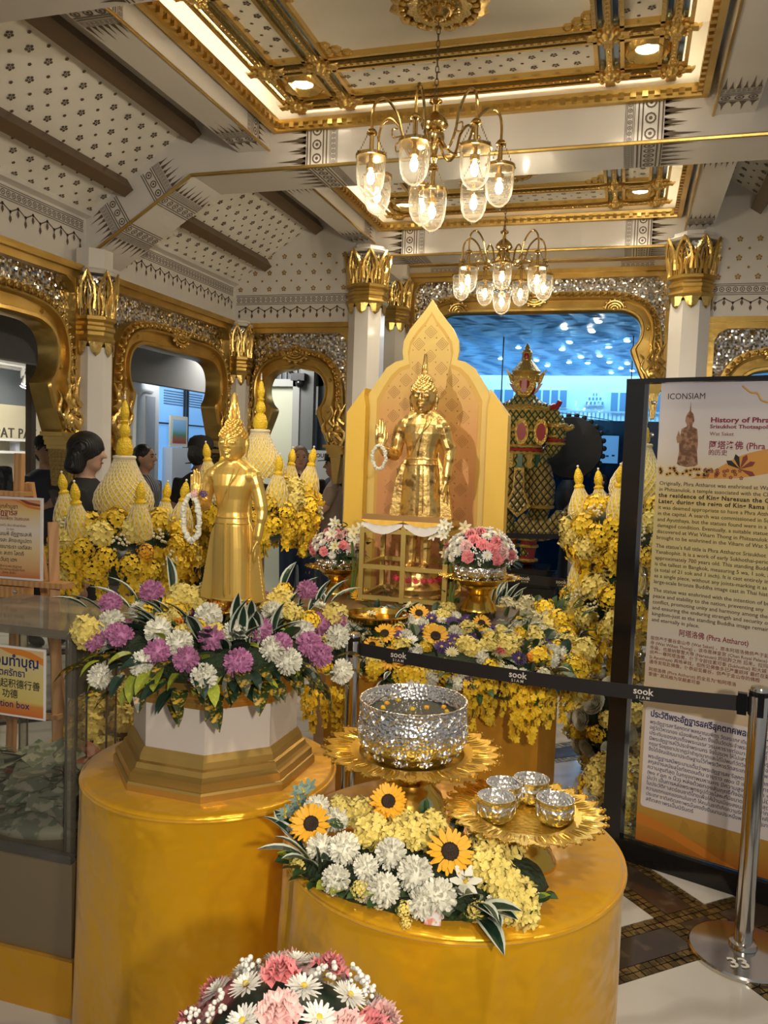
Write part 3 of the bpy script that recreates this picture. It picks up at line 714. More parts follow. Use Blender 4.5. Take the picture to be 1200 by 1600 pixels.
# ------------------------------------------------------------------ columns
def column(name, label, loc, r, cap0, cap1, top, rz=PI/8):
    """octagonal white shaft, gilded lotus capital with two tiers of pointed petals"""
    t = thing(name, label, 'column', loc)
    obj('shaft', MB().lathe([(r*1.0, 0.0), (r*1.0, cap0+0.06)], 8, a0=rz), WHITE, t, smooth=False)
    obj('plinth', MB().lathe([(r*1.25, 0.0), (r*1.25, 0.10), (r*1.12, 0.14), (r*1.12, 0.2), (r*1.02, 0.24)], 8, a0=rz), WHITE, t, smooth=False)
    h = cap1-cap0
    # hanging leaves
    m = MB()
    for i in range(8):
        a = rz+PI/8+2*PI*i/8; c = r*math.cos(PI/8)*1.03; wd = r*math.sin(PI/8)*1.02
        ux, uy = -math.sin(a), math.cos(a); nx, ny = math.cos(a), math.sin(a)
        P = lambda s, z, o: (nx*(c+o)+ux*s, ny*(c+o)+uy*s, z)
        z1 = cap0+0.17*h; z0 = cap0
        m.add([P(-wd, z1, 0.006), P(wd, z1, 0.006), P(wd*0.55, z0+0.05*h, 0.006), P(0, z0, 0.004), P(-wd*0.55, z0+0.05*h, 0.006), P(0, z1, 0.022), P(0, z0+0.04*h, 0.016),
               ], [(0, 5, 6, 4), (5, 1, 2, 6), (4, 6, 3), (6, 2, 3)])
    obj('hanging_leaves', m, GOLDC, t, smooth=False)
    obj('collar', MB().lathe([(r*1.02, cap0+0.15*h), (r*1.12, cap0+0.17*h), (r*1.18, cap0+0.21*h), (r*1.07, cap0+0.25*h), (r*1.07, cap0+0.29*h), (r*1.16, cap0+0.31*h), (r*1.16, cap0+0.35*h), (r*1.05, cap0+0.37*h), (r*1.05, cap0+0.40*h), (r*1.2, cap0+0.43*h), (r*1.2, cap0+0.47*h), (r*0.95, cap0+0.49*h)], 8, a0=rz), GOLD, t, smooth=False)
    obj('mirror_core', MB().lathe([(r*0.98, cap0+0.46*h), (r*1.0, cap0+0.7*h), (r*1.18, cap0+0.93*h)], 8, a0=rz), MOSAIC, t, smooth=False)
    pet = []
    for tier, (z0, z1, f, off) in enumerate(((0.47, 0.80, 0.92, 0.5), (0.55, 1.0, 1.0, 0.0))):
        for i in range(8):
            a = rz+2*PI*(i+off)/8
            m = MB(); wd = r*0.36*f
            def P(s, q):
                z = cap0+(z0+(z1-z0)*q)*h; o = r*(1.04+0.30*max(0, (z-cap0)/h-0.6)/0.4*0.8)
                return Vector((math.cos(a)*o-math.sin(a)*s, math.sin(a)*o+math.cos(a)*s, z))
            L = [P(-wd*0.8, 0), P(-wd, 0.35), P(-wd*0.85, 0.62), P(-wd*0.25, 0.88), P(0, 1.0)]; R = [P(wd*0.25, 0.88), P(wd*0.85, 0.62), P(wd, 0.35), P(wd*0.8, 0)]
            m.tube(L+R, [r*0.095]*4+[r*0.06]+[r*0.095]*4, 5)
            m.tube([P(-wd*0.38, 0.02), P(-wd*0.46, 0.36), P(-wd*0.30, 0.58), P(0, 0.74), P(wd*0.30, 0.58), P(wd*0.46, 0.36), P(wd*0.38, 0.02)], r*0.045, 5)
            m.tube([P(0, 0), P(0, 0.5)], [r*0.05, r*0.02], 5)
            m.tube([P(0, 0.86), P(0, 1.0)], [r*0.10, r*0.02], 5)
            obj('lotus_petal', m, GOLDC, t, ang=50)
    if top > cap1: obj('abacus', MB().lathe([(r*1.15, cap1-0.03*h), (r*1.25, cap1), (r*1.0, cap1+0.02), (r, top)], 8, a0=rz), WHITE, t, smooth=False)
    return t
column('column', 'white octagonal column with gilded capital between the two side arches', (-3.38, 4.60, 0), 0.122, 2.22, 2.76, 2.90)
column('column', 'slim column with gilded capital in the corner behind the golden statue', (-3.38, 6.66, 0), 0.11, 2.22, 2.76, 2.79)
column('column', 'tall octagonal column with gilded capital beside the yellow arched backdrop', (-2.20, 6.72, 0), 0.155, 2.83, 3.36, 3.40)
column('column', 'inner column with gilded capital set back in the wide arch recess', (-2.30, 7.90, 0), 0.14, 2.86, 3.40, 3.6)
column('column', 'tall octagonal column with gilded capital above the poster stand', (0.40, 6.72, 0), 0.155, 2.83, 3.36, 3.40)
column('column', 'dim recessed column with gilded capital behind the poster stand', (0.46, 7.90, 0), 0.14, 2.86, 3.40, 3.6)
# ------------------------------------------------------------------ flowers and leaves (unit size, shared meshes)
def fib(n, lo=-1.0):
    g = PI*(3-math.sqrt(5)); out = []
    for i in range(n):
        z = 1-(1-lo)*(i+0.5)/n; r = math.sqrt(max(0, 1-z*z)); out.append(Vector((r*math.cos(g*i), r*math.sin(g*i), z)))
    return out
def frame_of(n):
    n = Vector(n).normalized(); t = n.orthogonal().normalized(); return n, t, n.cross(t)
FR = random.Random(11)
def petal(m, base, d, up_, L, w, curl, idx=0, cup=0.0):
    """petal from base along d, bending towards up_"""
    d = Vector(d).normalized(); up_ = Vector(up_).normalized(); s = d.cross(up_).normalized()
    b = Vector(base); mid = b+d*L*0.55+up_*curl*0.45*L; tip = b+d*L+up_*curl*L
    m.add([b-s*w*0.35, b+s*w*0.35, mid+s*w+up_*cup*w, mid-s*w+up_*cup*w, tip+s*w*0.35, tip-s*w*0.35], [(0, 1, 2, 3), (3, 2, 4, 5)], idx)
def f_mum():
    m = MB().ball((0, 0, 0.0), 0.70, 8, 6)
    for n in fib(190, -0.6):
        n2, t, b = frame_of(n+Vector((FR.uniform(-.1, .1), FR.uniform(-.1, .1), 0))); a = FR.uniform(0, 6.28)
        L = FR.uniform(0.34, 0.42); petal(m, n2*0.60, n2+Vector((0, 0, 0.12)), t*math.cos(a)+b*math.sin(a), L, 0.115, 0.38, 0, 0.3)
    return m.mesh('mum')
def f_carnation():
    m = MB()
    for k in range(6):
        R = 0.98-0.13*k; z = 0.05+0.13*k; n = 30; vs = [(0, 0, z*0.55)]; ph = FR.uniform(0, 6)
        for j in range(n):
            a = 2*PI*j/n; r = R*(0.45+0.06*math.sin(5*a+ph)); vs.append((r*math.cos(a), r*math.sin(a), z*0.9+0.05*math.sin(7*a+ph)))
        for j in range(n):
            a = 2*PI*j/n; r = R*(1+0.10*math.sin(6*a+ph)+FR.uniform(-.07, .07)); zz = z+0.16*math.sin(9*a+ph*2)+(0.08 if j % 2 else -0.06)
            vs.append((r*math.cos(a), r*math.sin(a), zz))
        fs = [(0, 1+j, 1+(j+1) % n) for j in range(n)]+[(1+j, 1+n+j, 1+n+(j+1) % n, 1+(j+1) % n) for j in range(n)]
        m.add(vs, fs)
    return m.mesh('carnation', True, 180)
def f_daisy():
    m = MB()
    for ring, (k, L, z, cu) in enumerate(((16, 0.75, 0.0, 0.12), (14, 0.65, 0.08, 0.3), (10, 0.5, 0.14, 0.55), (8, 0.36, 0.18, 0.8))):
        for j in range(k):
            a = 2*PI*(j+0.5*ring)/k+FR.uniform(-.08, .08); petal(m, (0.22*math.cos(a)*(1-0.2*ring), 0.22*math.sin(a)*(1-0.2*ring), z), (math.cos(a), math.sin(a), 0), (0, 0, 1), L, 0.10, cu, 0, 0.2)
    m.ball((0, 0, 0.2), (0.17, 0.17, 0.12), 8, 5, 1)
    return m.mesh('daisy')
def f_sun():
    m = MB()
    for ring, (k, L, z, cu) in enumerate(((15, 0.68, 0.0, 0.10), (14, 0.60, 0.05, 0.22))):
        for j in range(k):
            a = 2*PI*(j+0.5*ring)/k+FR.uniform(-.08, .08)
            petal(m, (0.34*math.cos(a), 0.34*math.sin(a), z), (math.cos(a), math.sin(a), FR.uniform(-.1, .15)), (0, 0, 1), L, 0.125, cu*FR.uniform(0.4, 1.3), 0, -0.2)
    return m.mesh('sunflower')
def f_disc():
    m = MB().lathe([(0, 0.06), (0.15, 0.08), (0.28, 0.14), (0.38, 0.10), (0.40, 0.0)], 20)
    for n in fib(60, 0.0):
        m.ball((n.x*0.36, n.y*0.36, 0.08+0.05*(n.x*n.x+n.y*n.y)), (0.035, 0.035, 0.05), 4, 3)
    return m.mesh('seed_disc')
def floret(m, c, n, s, k=4, idx=0):
    n, t, b = frame_of(n); a0 = FR.uniform(0, 6.28)
    for j in range(k):
        a = a0+2*PI*j/k; petal(m, Vector(c), t*math.cos(a)+b*math.sin(a)+n*0.15, n, s, s*0.42, 0.18, idx, 0.2)
def f_hydrangea():
    m = MB().ball((0, 0, 0), 0.62, 8, 6)
    for n in fib(52, -0.35): floret(m, n*FR.uniform(0.60, 1.0), n+Vector((FR.uniform(-.5, .5), FR.uniform(-.5, .5), FR.uniform(-.3, .5))), FR.uniform(0.24, 0.36))
    return m.mesh('hydrangea')
def f_rose():
    m = MB()
    for k, (R, z0, z1, n) in enumerate(((0.16, 0.2, 0.80, 2), (0.30, 0.1, 0.80, 3), (0.46, 0.0, 0.78, 3), (0.62, -0.05, 0.72, 4), (0.80, -0.1, 0.62, 5), (0.98, -0.15, 0.42, 6))):
        for j in range(n):
            a0 = 2*PI*j/n+0.6*k; span = 2*PI/n*1.25; rows = []
            for i in range(4):
                f = i/3; rr = R*(0.35+0.65*f**0.6)+(0.14*R if i == 3 else 0)
                rows.append([(rr*math.cos(a0+span*(q/5-0.5)), rr*math.sin(a0+span*(q/5-0.5)), z0+(z1-z0)*f-(0.12 if q in (0, 5) and i >= 2 else 0)) for q in range(6)])
            m.loft(rows, cap=False, closed=False)
    return m.mesh('rose', True, 180)
def f_lily():
    m = MB()
    for j in range(6):
        a = PI/3*j; petal(m, (0, 0, 0), (math.cos(a), math.sin(a), 0.35), (0, 0, 1), 1.0, 0.24, 0.02, 0, 0.25)
    for j in range(5):
        a = 1.25*j; m.tube([(0, 0, 0.1), (0.16*math.cos(a), 0.16*math.sin(a), 0.5)], 0.03, 4, 1)
    m.ball((0, 0, 0.15), 0.12, 6, 5, 1)
    return m.mesh('lily')
def f_breath():
    m = MB()
    for i in range(16):
        a = FR.uniform(0, 6.28); r = FR.uniform(0.1, 0.9); h = FR.uniform(0.3, 1.0)
        m.ball((r*math.cos(a), r*math.sin(a), h), FR.uniform(0.11, 0.17), 6, 5)
    return m.mesh('baby_breath')
def f_strand(n=70, L=1.0, R=0.16, s=0.085):
    """hanging spray of little orchid florets, from z=0 down"""
    m = MB(); m.tube([(0, 0, 0), (0.02, 0, -L*0.5), (0, 0.01, -L)], 0.012, 5, 1)
    for i in range(n):
        f = (i+0.5)/n; a = FR.uniform(0, 6.28); r = R*(1-0.55*f)*FR.uniform(0.35, 1.0)
        d = Vector((math.cos(a), math.sin(a), FR.uniform(-0.5, 0.6))); floret(m, (r*math.cos(a), r*math.sin(a), -L*f), d, s*(1-0.25*f)*FR.uniform(0.8, 1.15), 5)
    return m.mesh('orchid_spray')
def f_clump(n=46, s=0.22):
    m = MB()
    for v in fib(n, -0.4):
        q = v*FR.uniform(0.55, 1.0); floret(m, q, v, s*FR.uniform(0.8, 1.2), 5)
    return m.mesh('orchid_clump')
def f_leaf(L=1.0, w=0.16, bend=-0.35, k=6, edge=True):
    m = MB(); cols = 5
    vs = []
    for i in range(k+1):
        f = i/k; ww = w*math.sin(PI*min(1, 0.06+0.94*f))**0.7*(1-0.15*f) if i < k else 0.004
        z = 0.25*f+bend*f*f
        for c in (-1, -0.62, 0, 0.62, 1): vs.append((f*L, c*ww, z*L+abs(c)*ww*0.35))
    fs = []; mi = []
    for i in range(k):
        for c in range(4):
            o = i*5+c; fs.append((o, o+5, o+6, o+1)); mi.append(1 if (edge and c in (0, 3)) else 0)
    for f_, i_ in zip(fs, mi): m.add([vs[q] for q in f_], [(0, 1, 2, 3)], i_)
    return m.mesh('leaf', True, 180)
def f_fern():
    m = MB(); m.tube([(0, 0, 0), (0.5, 0, 0.12), (1, 0, -0.05)], 0.012, 4)
    for i in range(11):
        f = (i+1)/12; z = 0.24*f-0.28*f*f
        for sg in (-1, 1):
            L = 0.30*(1-f*0.8); m.add([(f, 0, z), (f+L*0.55, sg*L*0.75, z-0.02), (f+L*0.6, sg*L, z-0.05), (f+L*0.2, sg*L*0.75, z-0.02)], [(0, 1, 2, 3)])
    return m.mesh('fern_frond')
FM = {'mum': f_mum(), 'carnation': f_carnation(), 'daisy': f_daisy(), 'sunflower': f_sun(), 'seed_disc': f_disc(), 'hydrangea': f_hydrangea(), 'rose': f_rose(), 'lily': f_lily(),
      'breath': f_breath(), 'strand': f_strand(), 'strand2': f_strand(60, 1.0, 0.22, 0.11), 'clump': f_clump(), 'leaf': f_leaf(), 'croton': f_leaf(1.0, 0.26, -0.55, 5, False), 'round': f_leaf(1.0, 0.36, -0.2, 4, False), 'fern': f_fern()}
def petalmat(n, c, **k): return mat(n, c, 0.55, sheen=0.15, vary=k.get('vary', 0.1))
PM = {'white': petalmat('white_petal', (0.74, 0.73, 0.62)), 'cream': petalmat('cream_petal', (0.72, 0.66, 0.40)), 'purple': petalmat('mauve_petal', (0.44, 0.16, 0.33)),
      'violet': petalmat('violet_petal', (0.075, 0.03, 0.18)), 'yellow': petalmat('yellow_orchid_petal', (0.83, 0.56, 0.015), vary=0.2), 'paleyellow': petalmat('pale_yellow_petal', (0.74, 0.60, 0.15)),
      'gold': petalmat('sunflower_petal', (0.86, 0.43, 0.012)), 'orange': petalmat('marigold_petal', (0.86, 0.30, 0.01)), 'pink': petalmat('pink_petal', (0.80, 0.25, 0.27)), 'palepink': petalmat('pale_pink_petal', (0.82, 0.50, 0.48)),
      'hotpink': petalmat('hot_pink_petal', (0.75, 0.06, 0.10)), 'teal': petalmat('dusty_teal_petal', (0.22, 0.36, 0.32)), 'snow': petalmat('snow_petal', (0.82, 0.81, 0.76))}
LEAFG = mat('leaf_green', (0.035, 0.075, 0.022), 0.4, vary=0.3); LEAFD = mat('leaf_dark', (0.012, 0.035, 0.020), 0.35, vary=0.2)
LEAFW = mat('leaf_pale_edge', (0.60, 0.66, 0.55), 0.45); STEMG = mat('stem_green', (0.10, 0.16, 0.03), 0.5)
CROTON = mat('croton_leaf', (0.025, 0.045, 0.012), 0.35, mix=('noise', 9, (0.50, 0.30, 0.03), 0.52, 0.68), vary=0.3)
CROTON2 = mat('croton_leaf_light', (0.28, 0.36, 0.04), 0.35, mix=('noise', 12, (0.55, 0.42, 0.05), 0.5, 0.7), vary=0.2)
SEED = mat('sunflower_seed', (0.030, 0.014, 0.006), 0.8); YCENT = mat('yellow_stamen', (0.70, 0.50, 0.04), 0.6)
def vmesh(kind, colour):
    """one mesh per kind and colour, so that copies share it"""
    key = (kind, colour)
    if key not in FM:
        me = FM[kind].copy(); FM[key] = me
        if colour in PM: me.materials.append(PM[colour])
        else: me.materials.append({'green': LEAFG, 'dark': LEAFD, 'croton': CROTON, 'croton2': CROTON2}[colour])
        if kind == 'leaf': me.materials.append(LEAFW if colour != 'green' else LEAFG)
        if kind in ('daisy', 'lily'): me.materials.append(YCENT)
        if kind.startswith('strand'): me.materials.append(STEMG)
    return FM[key]
PARTNAME = {'mum': 'pompon_flower', 'carnation': 'carnation', 'daisy': 'daisy', 'sunflower': 'sunflower', 'hydrangea': 'hydrangea', 'rose': 'rose', 'lily': 'lily', 'breath': 'baby_breath',
            'strand': 'orchid_spray', 'strand2': 'orchid_spray', 'clump': 'orchid_clump', 'leaf': 'striped_leaf', 'croton': 'croton_leaf', 'round': 'green_leaf', 'fern': 'fern_frond'}
AR = random.Random(3)
def put(parent, kind, colour, p, n=(0, 0, 1), s=0.03, spin=None, name=None):
    """a flower facing n, or a leaf growing along n, at p (parent space)"""
    n = Vector(n).normalized(); spin = AR.uniform(0, 6.28) if spin is None else spin
    if kind in ('leaf', 'croton', 'round', 'fern'):
        side = n.cross(Vector((0, 0, 1)))
        if side.length < 0.05: side = Vector((math.cos(spin), math.sin(spin), 0))
        side.normalize(); upv = side.cross(n)
        R = Matrix((n, -side, upv)).transposed()
        if AR.random() < 0.5: R = R @ Matrix.Rotation(AR.uniform(-0.5, 0.5), 3, 'X')
    elif kind.startswith('strand'):
        R = Matrix.Rotation(spin, 3, 'Z')
        tilt = Vector((n.x, n.y, 0))
        if tilt.length > 0.01: R = Matrix.Rotation(0.12, 3, Vector((-tilt.y, tilt.x, 0)).normalized()) @ R
    else:
        R = n.to_track_quat('Z', 'Y').to_matrix() @ Matrix.Rotation(spin, 3, 'Z')
    o = obj(name or PARTNAME[kind], vmesh(kind, colour), None, parent, p, R.to_euler(), (s, s, s))
    if kind == 'sunflower':
        if len(FM['seed_disc'].materials) == 0: FM['seed_disc'].materials.append(SEED)
        obj('seed_disc', FM['seed_disc'], None, o)
    return o
# ------------------------------------------------------------------ satin covered round tables
SATIN = mat('gold_satin', (0.80, 0.42, 0.005), 0.27, 0.40, bump=('noise', 2.6, 0.6, 0.10), sheen=0.2, mix=('noise', 2.2, (0.70, 0.35, 0.004), 0.35, 0.7))
def round_table(name, label, loc, r, h, seed, pleats):
    t = thing(name, label, 'table', loc); rg = random.Random(seed)
    ph = [rg.uniform(0, 6.28) for _ in range(4)]
    def lob(a, i):
        f = max(0, i-3)/10
        w = 0.022*f*(math.sin(3*a+ph[0])+0.7*math.sin(7*a+ph[1])+0.4*math.sin(13*a+ph[2]))
        for pa, dp in pleats:
            d = (a-pa+PI) % (2*PI)-PI; w += (-dp*math.exp(-(d/0.035)**2)+dp*0.55*math.exp(-((d-0.11)/0.05)**2)+dp*0.45*math.exp(-((d+0.12)/0.06)**2))*min(1, max(0, i-2)/4)
        return 1+w
    prof = [(0.0, h), (r*0.6, h), (r*0.965, h), (r*0.99, h-0.006), (r, h-0.02)]+[(r*(1+0.035*k/9), h-0.02-(h-0.025)*(k+1)/10) for k in range(10)]
    m = MB().lathe(prof, 120, lobes=lob); m.f = [f for f in m.f if len(f) < 30]; m.mi = [0]*len(m.f)
    obj('satin_cloth', m, SATIN, t, ang=75)
    # seam piping round the top edge
    obj('edge_piping', MB().tube([(r*1.0*math.cos(2*PI*i/80), r*1.0*math.sin(2*PI*i/80), h-0.012) for i in range(80)], 0.0045, 6, closed=True), SATIN, t)
    return t
TL = (-1.10, 2.06); TR = (-0.349, 1.845)
round_table('round_table', 'gold satin covered round table under the octagonal pedestal', (*TL, 0), 0.355, 0.75, 1, [(-2.4, 0.03)])
round_table('round_table', 'nearest gold satin covered round table carrying the silver water bowl', (*TR, 0), 0.395, 0.75, 5, [(-2.45, 0.07), (-1.05, 0.02)])

# ------------------------------------------------------------------ octagonal pedestal
PC = (-1.095, 2.07); A8 = math.radians(-69)
ped = thing('octagonal_pedestal', 'white octagonal pedestal with gold stepped mouldings', 'pedestal', (*PC, 0.75))
obj('base_moulding', MB().lathe([(0.287, 0.0), (0.287, 0.018), (0.283, 0.024), (0.279, 0.026), (0.277, 0.046), (0.270, 0.050), (0.262, 0.056), (0.258, 0.070), (0.250, 0.074), (0.246, 0.090), (0.236, 0.106)], 8, a0=A8), mat('gold_moulding', (0.58, 0.37, 0.10), 0.28, 0.75), ped, smooth=False)
for i in range(8):
    a, b = A8+2*PI*i/8, A8+2*PI*(i+1)/8; m = MB()
    P = lambda q, r, z: (r*math.cos(q), r*math.sin(q), z)
    m.add([P(a, .232, .10), P(b, .232, .10), P(b, .232, .235), P(a, .232, .235), P(a, .20, .10), P(b, .20, .10), P(b, .20, .235), P(a, .20, .235)], [(0, 1, 2, 3), (4, 7, 6, 5), (0, 4, 5, 1), (3, 2, 6, 7)])
    obj('white_panel', m, mat('white_gloss_panel', (0.66, 0.61, 0.56), 0.18, coat=0.3), ped, smooth=False)
obj('top_moulding', MB().lathe([(0.22, 0.226), (0.236, 0.226), (0.240, 0.238), (0.249, 0.244), (0.252, 0.256), (0.264, 0.264), (0.270, 0.280), (0.272, 0.314), (0.0, 0.315)], 8, a0=A8), MATS['gold_moulding'], ped, smooth=False)

# ------------------------------------------------------------------ standing Buddha images
def hand_shape(m, wrist, d, palm_n, L, side=1, curl=0.15):
    """hand from wrist along d, palm facing palm_n: palm and five fingers"""
    d = Vector(d).normalized(); pn = Vector(palm_n); pn = (pn-d*pn.dot(d)).normalized(); s = d.cross(pn).normalized()*side; w = Vector(wrist)
    R = Matrix((s, pn, d)).transposed()
    m.ball(w+d*L*0.27, (L*0.21, L*0.10, L*0.30), 10, 7, M=R.to_4x4())
    for k, (off, ln, b) in enumerate(((-0.155, 0.44, 0.50), (-0.05, 0.52, 0.53), (0.055, 0.48, 0.53), (0.155, 0.36, 0.48))):
        a = w+d*L*b+s*L*off; e = a+d*L*ln*0.5+s*L*off*0.06; f = a+d*L*ln+s*L*off*0.0+pn*L*curl*0.5
        m.tube([a-d*L*0.12, a, e+pn*L*curl*0.1, f], [L*0.057, L*0.057, L*0.052, L*0.038], 7)
    a = w+d*L*0.12-s*L*0.14; m.tube([a, a+d*L*0.2-s*L*0.13+pn*L*0.05, a+d*L*0.42-s*L*0.15+pn*L*0.08], [L*0.07, L*0.06, L*0.04], 7)
def buddha(name, label, loc, Ht, material, rings, K, rz=0.0, vox=0.0030, smooth=1):
    t = thing(name, label, 'statue', loc, rz, scale=Ht)
    b = MB()
    def ell(hw, hd, yc, z, n=28): return [(hw*math.cos(2*PI*i/n), yc+hd*math.sin(2*PI*i/n), z) for i in range(n)]
    b.loft([ell(w, d, y, z) for z, w, d, y in rings])
    hc = K['head']; hr = K['headr']                       # head centre height, half width
    b.ball((0, -0.004, hc), (hr*0.98, hr*1.08, hr*1.30), 20, 14)
    b.ball((0, -hr*0.25, hc-hr*0.62), (hr*0.72, hr*0.72, hr*0.70), 14, 10)
    b.tube([(0, 0.004, rings[-1][0]-0.03), (0, 0.0, hc-hr*0.6)], [hr*0.62, hr*0.55], 12)
    # face: brow ridge, nose, lips, eyelids, chin
    fy = -hr*1.10
    b.tube([(0, fy-0.002, hc+hr*0.22), (0, fy-hr*0.16, hc-hr*0.22), (0, fy-hr*0.22, hc-hr*0.34)], [hr*0.09, hr*0.13, hr*0.19], 8)
    for sx in (-1, 1):
        b.ball((sx*hr*0.37, fy+hr*0.10, hc-hr*0.02), (hr*0.27, hr*0.16, hr*0.13), 10, 7)
        b.tube([(sx*hr*0.08, fy+hr*0.02, hc+hr*0.20), (sx*hr*0.36, fy+hr*0.06, hc+hr*0.32), (sx*hr*0.68, fy+hr*0.34, hc+hr*0.18)], hr*0.075, 6)
        b.tube([(sx*hr*0.95, 0.0, hc+hr*0.22), (sx*hr*1.04, 0.0, hc-hr*0.1), (sx*hr*0.98, 0.0, hc-hr*0.75), (sx*hr*0.94, 0.0, hc-hr*1.02)], [hr*0.12, hr*0.17, hr*0.10, hr*0.09], 8)
    b.ball((0, fy+hr*0.06, hc-hr*0.60), (hr*0.28, hr*0.15, hr*0.07), 10, 7); b.ball((0, fy+hr*0.06, hc-hr*0.76), (hr*0.22, hr*0.15, hr*0.07), 10, 7)
    b.ball((0, fy+hr*0.26, hc-hr*1.02), (hr*0.25, hr*0.2, hr*0.2), 10, 7)
    sh = K['shoulder']; sw = K['sw']
    for sx in (-1, 1): b.tube([(sx*0.022, 0.004, sh+0.022), (sx*sw*0.55, 0.002, sh-0.004), (sx*sw*0.98, 0.0, sh-0.038)], [0.026, 0.031, 0.024], 10)
    for sx in (-1, 1): b.ball((sx*sw*0.74, 0.0, sh-0.036), (sw*0.42, 0.042, 0.038), 12, 9)
    # hanging arm (viewer's right)
    b.tube(spline([(sw*0.90, 0.0, sh-0.042), (sw*1.08, 0.004, sh-0.11), (sw*1.24, 0.0, K['elb']), (sw*1.20, -0.012, (K['elb']+K['wr'])/2), (sw*1.14, -0.02, K['wr'])], 4), [0.034]*3+[0.031]*5+[0.027]*3+[0.022]*4+[0.017]*2, 12)
    hand_shape(b, (sw*1.14, -0.02, K['wr']+0.005), (0.02, -0.08, -1), (-1, 0, 0), 0.088, 1, 0.1)
    # raised arm (viewer's left)
    ex, ey, ez = K['elbow']; hx, hy, hz = K['hand']
    b.tube(spline([(-sw*0.90, 0.0, sh-0.042), (-sw*1.06, 0.0, (sh+ez)/2), (ex, ey, ez)], 4), [0.036]*3+[0.034]*3+[0.030]*3, 12)
    b.tube(spline([(ex, ey, ez), ((ex+hx)/2, (ey+hy)/2-0.01, (ez+hz)/2-0.012), (hx, hy, hz)], 4), [0.031]*3+[0.026]*3+[0.019]*3, 12)
    hand_shape(b, (hx, hy, hz-0.008), (0.0, 0.05, 1), (0, -1, 0), K.get('hl', 0.105), -1, 0.12)
    # robe falling behind as a broad flat cape
    cp = K['cape']; poly = [Vector((x, 0, z)) for x, z in cp]
    n = len(poly); b.add([(v.x, 0.012, v.z) for v in poly]+[(v.x, 0.040, v.z) for v in poly], [tuple(range(n)), tuple(range(2*n-1, n-1, -1))]+[(i, n+i, n+(i+1) % n, (i+1) % n) for i in range(n)])
    # feet and shins
    for sx in (-1, 1):
        b.tube([(sx*0.035, 0.0, K['hem']+0.03), (sx*0.034, 0.0, 0.03)], [0.032, 0.024], 10)
        b.ball((sx*0.036, -0.028, 0.016), (0.022, 0.055, 0.018), 10, 7)
        for q in range(5): b.tube([(sx*(0.020+0.008*q), -0.06, 0.012), (sx*(0.020+0.008*q), -0.092+0.004*q, 0.010)], 0.0048, 5)
    body = remesh(b, vox, smooth, 0.5, 'figure'); obj('figure', body, material, t)
    # garment edges: sash, belt, front pleat, hem
    bz = K['belt']
    def surf(z, a):
        for (z0, w0, d0, y0), (z1, w1, d1, y1) in zip(rings, rings[1:]):
            if z0 <= z <= z1:
                f = (z-z0)/(z1-z0); return Vector(((w0+(w1-w0)*f)*math.cos(a), (y0+(y1-y0)*f)+(d0+(d1-d0)*f)*math.sin(a), z))
        return Vector((rings[-1][1]*math.cos(a), rings[-1][2]*math.sin(a), z))
    m = MB()
    for dz, rr in ((0.012, 0.0055), (-0.014, 0.0055)): m.tube([surf(bz+dz, 2*PI*i/40)*1.0 for i in range(40)], rr, 6, closed=True)
    obj('belt', m, material, t)
    m = MB(); q = [surf(bz-0.014+(K['hem']+0.01-bz)*i/8, -PI/2+dx)+Vector((0, -0.003, 0)) for dx in (0,) for i in range(9)]
    m.tube(q, 0.008, 6); 
    m2 = [surf(bz-0.014+(K['hem']+0.01-bz)*i/8, -PI/2+0.28)+Vector((0, -0.001, 0)) for i in range(9)]; m.tube(m2, 0.003, 5)
    obj('front_pleat', m, material, t)
    m = MB(); z1 = K['shoulder']-0.005; z0 = bz+0.015
    q = [surf(z1+(z0-z1)*f, -PI/2+(0.62-1.35*f))+Vector((0, -0.002, 0)) for f in [i/12 for i in range(13)]]; m.tube(q, 0.0045, 6)
    q = [surf(z1+(z0-z1)*f, -PI/2+(0.30-0.42*f))+Vector((0, -0.002, 0)) for f in [i/12 for i in range(13)]]; m.tube(q, 0.004, 6)
    obj('sash', m, material, t)
    m = MB(); q = [surf(K['hem']+0.006, 2*PI*i/40) for i in range(40)]; m.tube(q, 0.005, 6, closed=True); obj('robe_hem', m, material, t)
    # curls, topknot and flame
    m = MB()
    for v in fib(230, -0.9):
        p = Vector((v.x*hr*1.0, v.y*hr*1.10-0.004, v.z*hr*1.30+hc))
        if p.z < hc+hr*0.42 and p.y < -hr*0.05+ (hc-p.z)*0.3: continue
        if p.z < hc-hr*0.55: continue
        m.ball(p, hr*0.115, 6, 5)
    zt = hc+hr*1.16
    for v in fib(60, 0.0): m.ball((v.x*hr*0.60, v.y*hr*0.60, zt+v.z*hr*0.50), hr*0.10, 6, 5)
    m.ball((0, 0, zt), (hr*0.58, hr*0.58, hr*0.48), 14, 9)
    obj('hair_curls', m, material, t)
    z0 = zt+hr*0.40; H = 1.0-z0
    sf = K.get('spire', 1.0); prof = [(hr*0.30, 0), (hr*0.36*sf, H*0.10), (hr*0.34*sf, H*0.22), (hr*0.30*sf, H*0.42), (hr*0.24*sf, H*0.66), (hr*0.18*sf, H*0.90), (hr*0.10*sf, H*0.98), (0.0, H)]
    m = MB().lathe(prof, 20, (0, 0, z0), lobes=lambda a, i: 1+0.16*math.cos(8*a)*(1 if i < 5 else 0))
    for k in range(5):
        zz = z0+H*(0.05+0.15*k); rr = hr*(0.36-0.055*k)*sf
        for j in range(8): a = 2*PI*(j+0.5*(k % 2))/8; m.tube([(rr*math.cos(a), rr*math.sin(a), zz), (rr*1.12*math.cos(a), rr*1.12*math.sin(a), zz+H*0.10), (rr*0.8*math.cos(a), rr*0.8*math.sin(a), zz+H*0.2)], [hr*0.05, hr*0.05, 0.001], 5)
    obj('flame_finial', m, material, t)
    return t
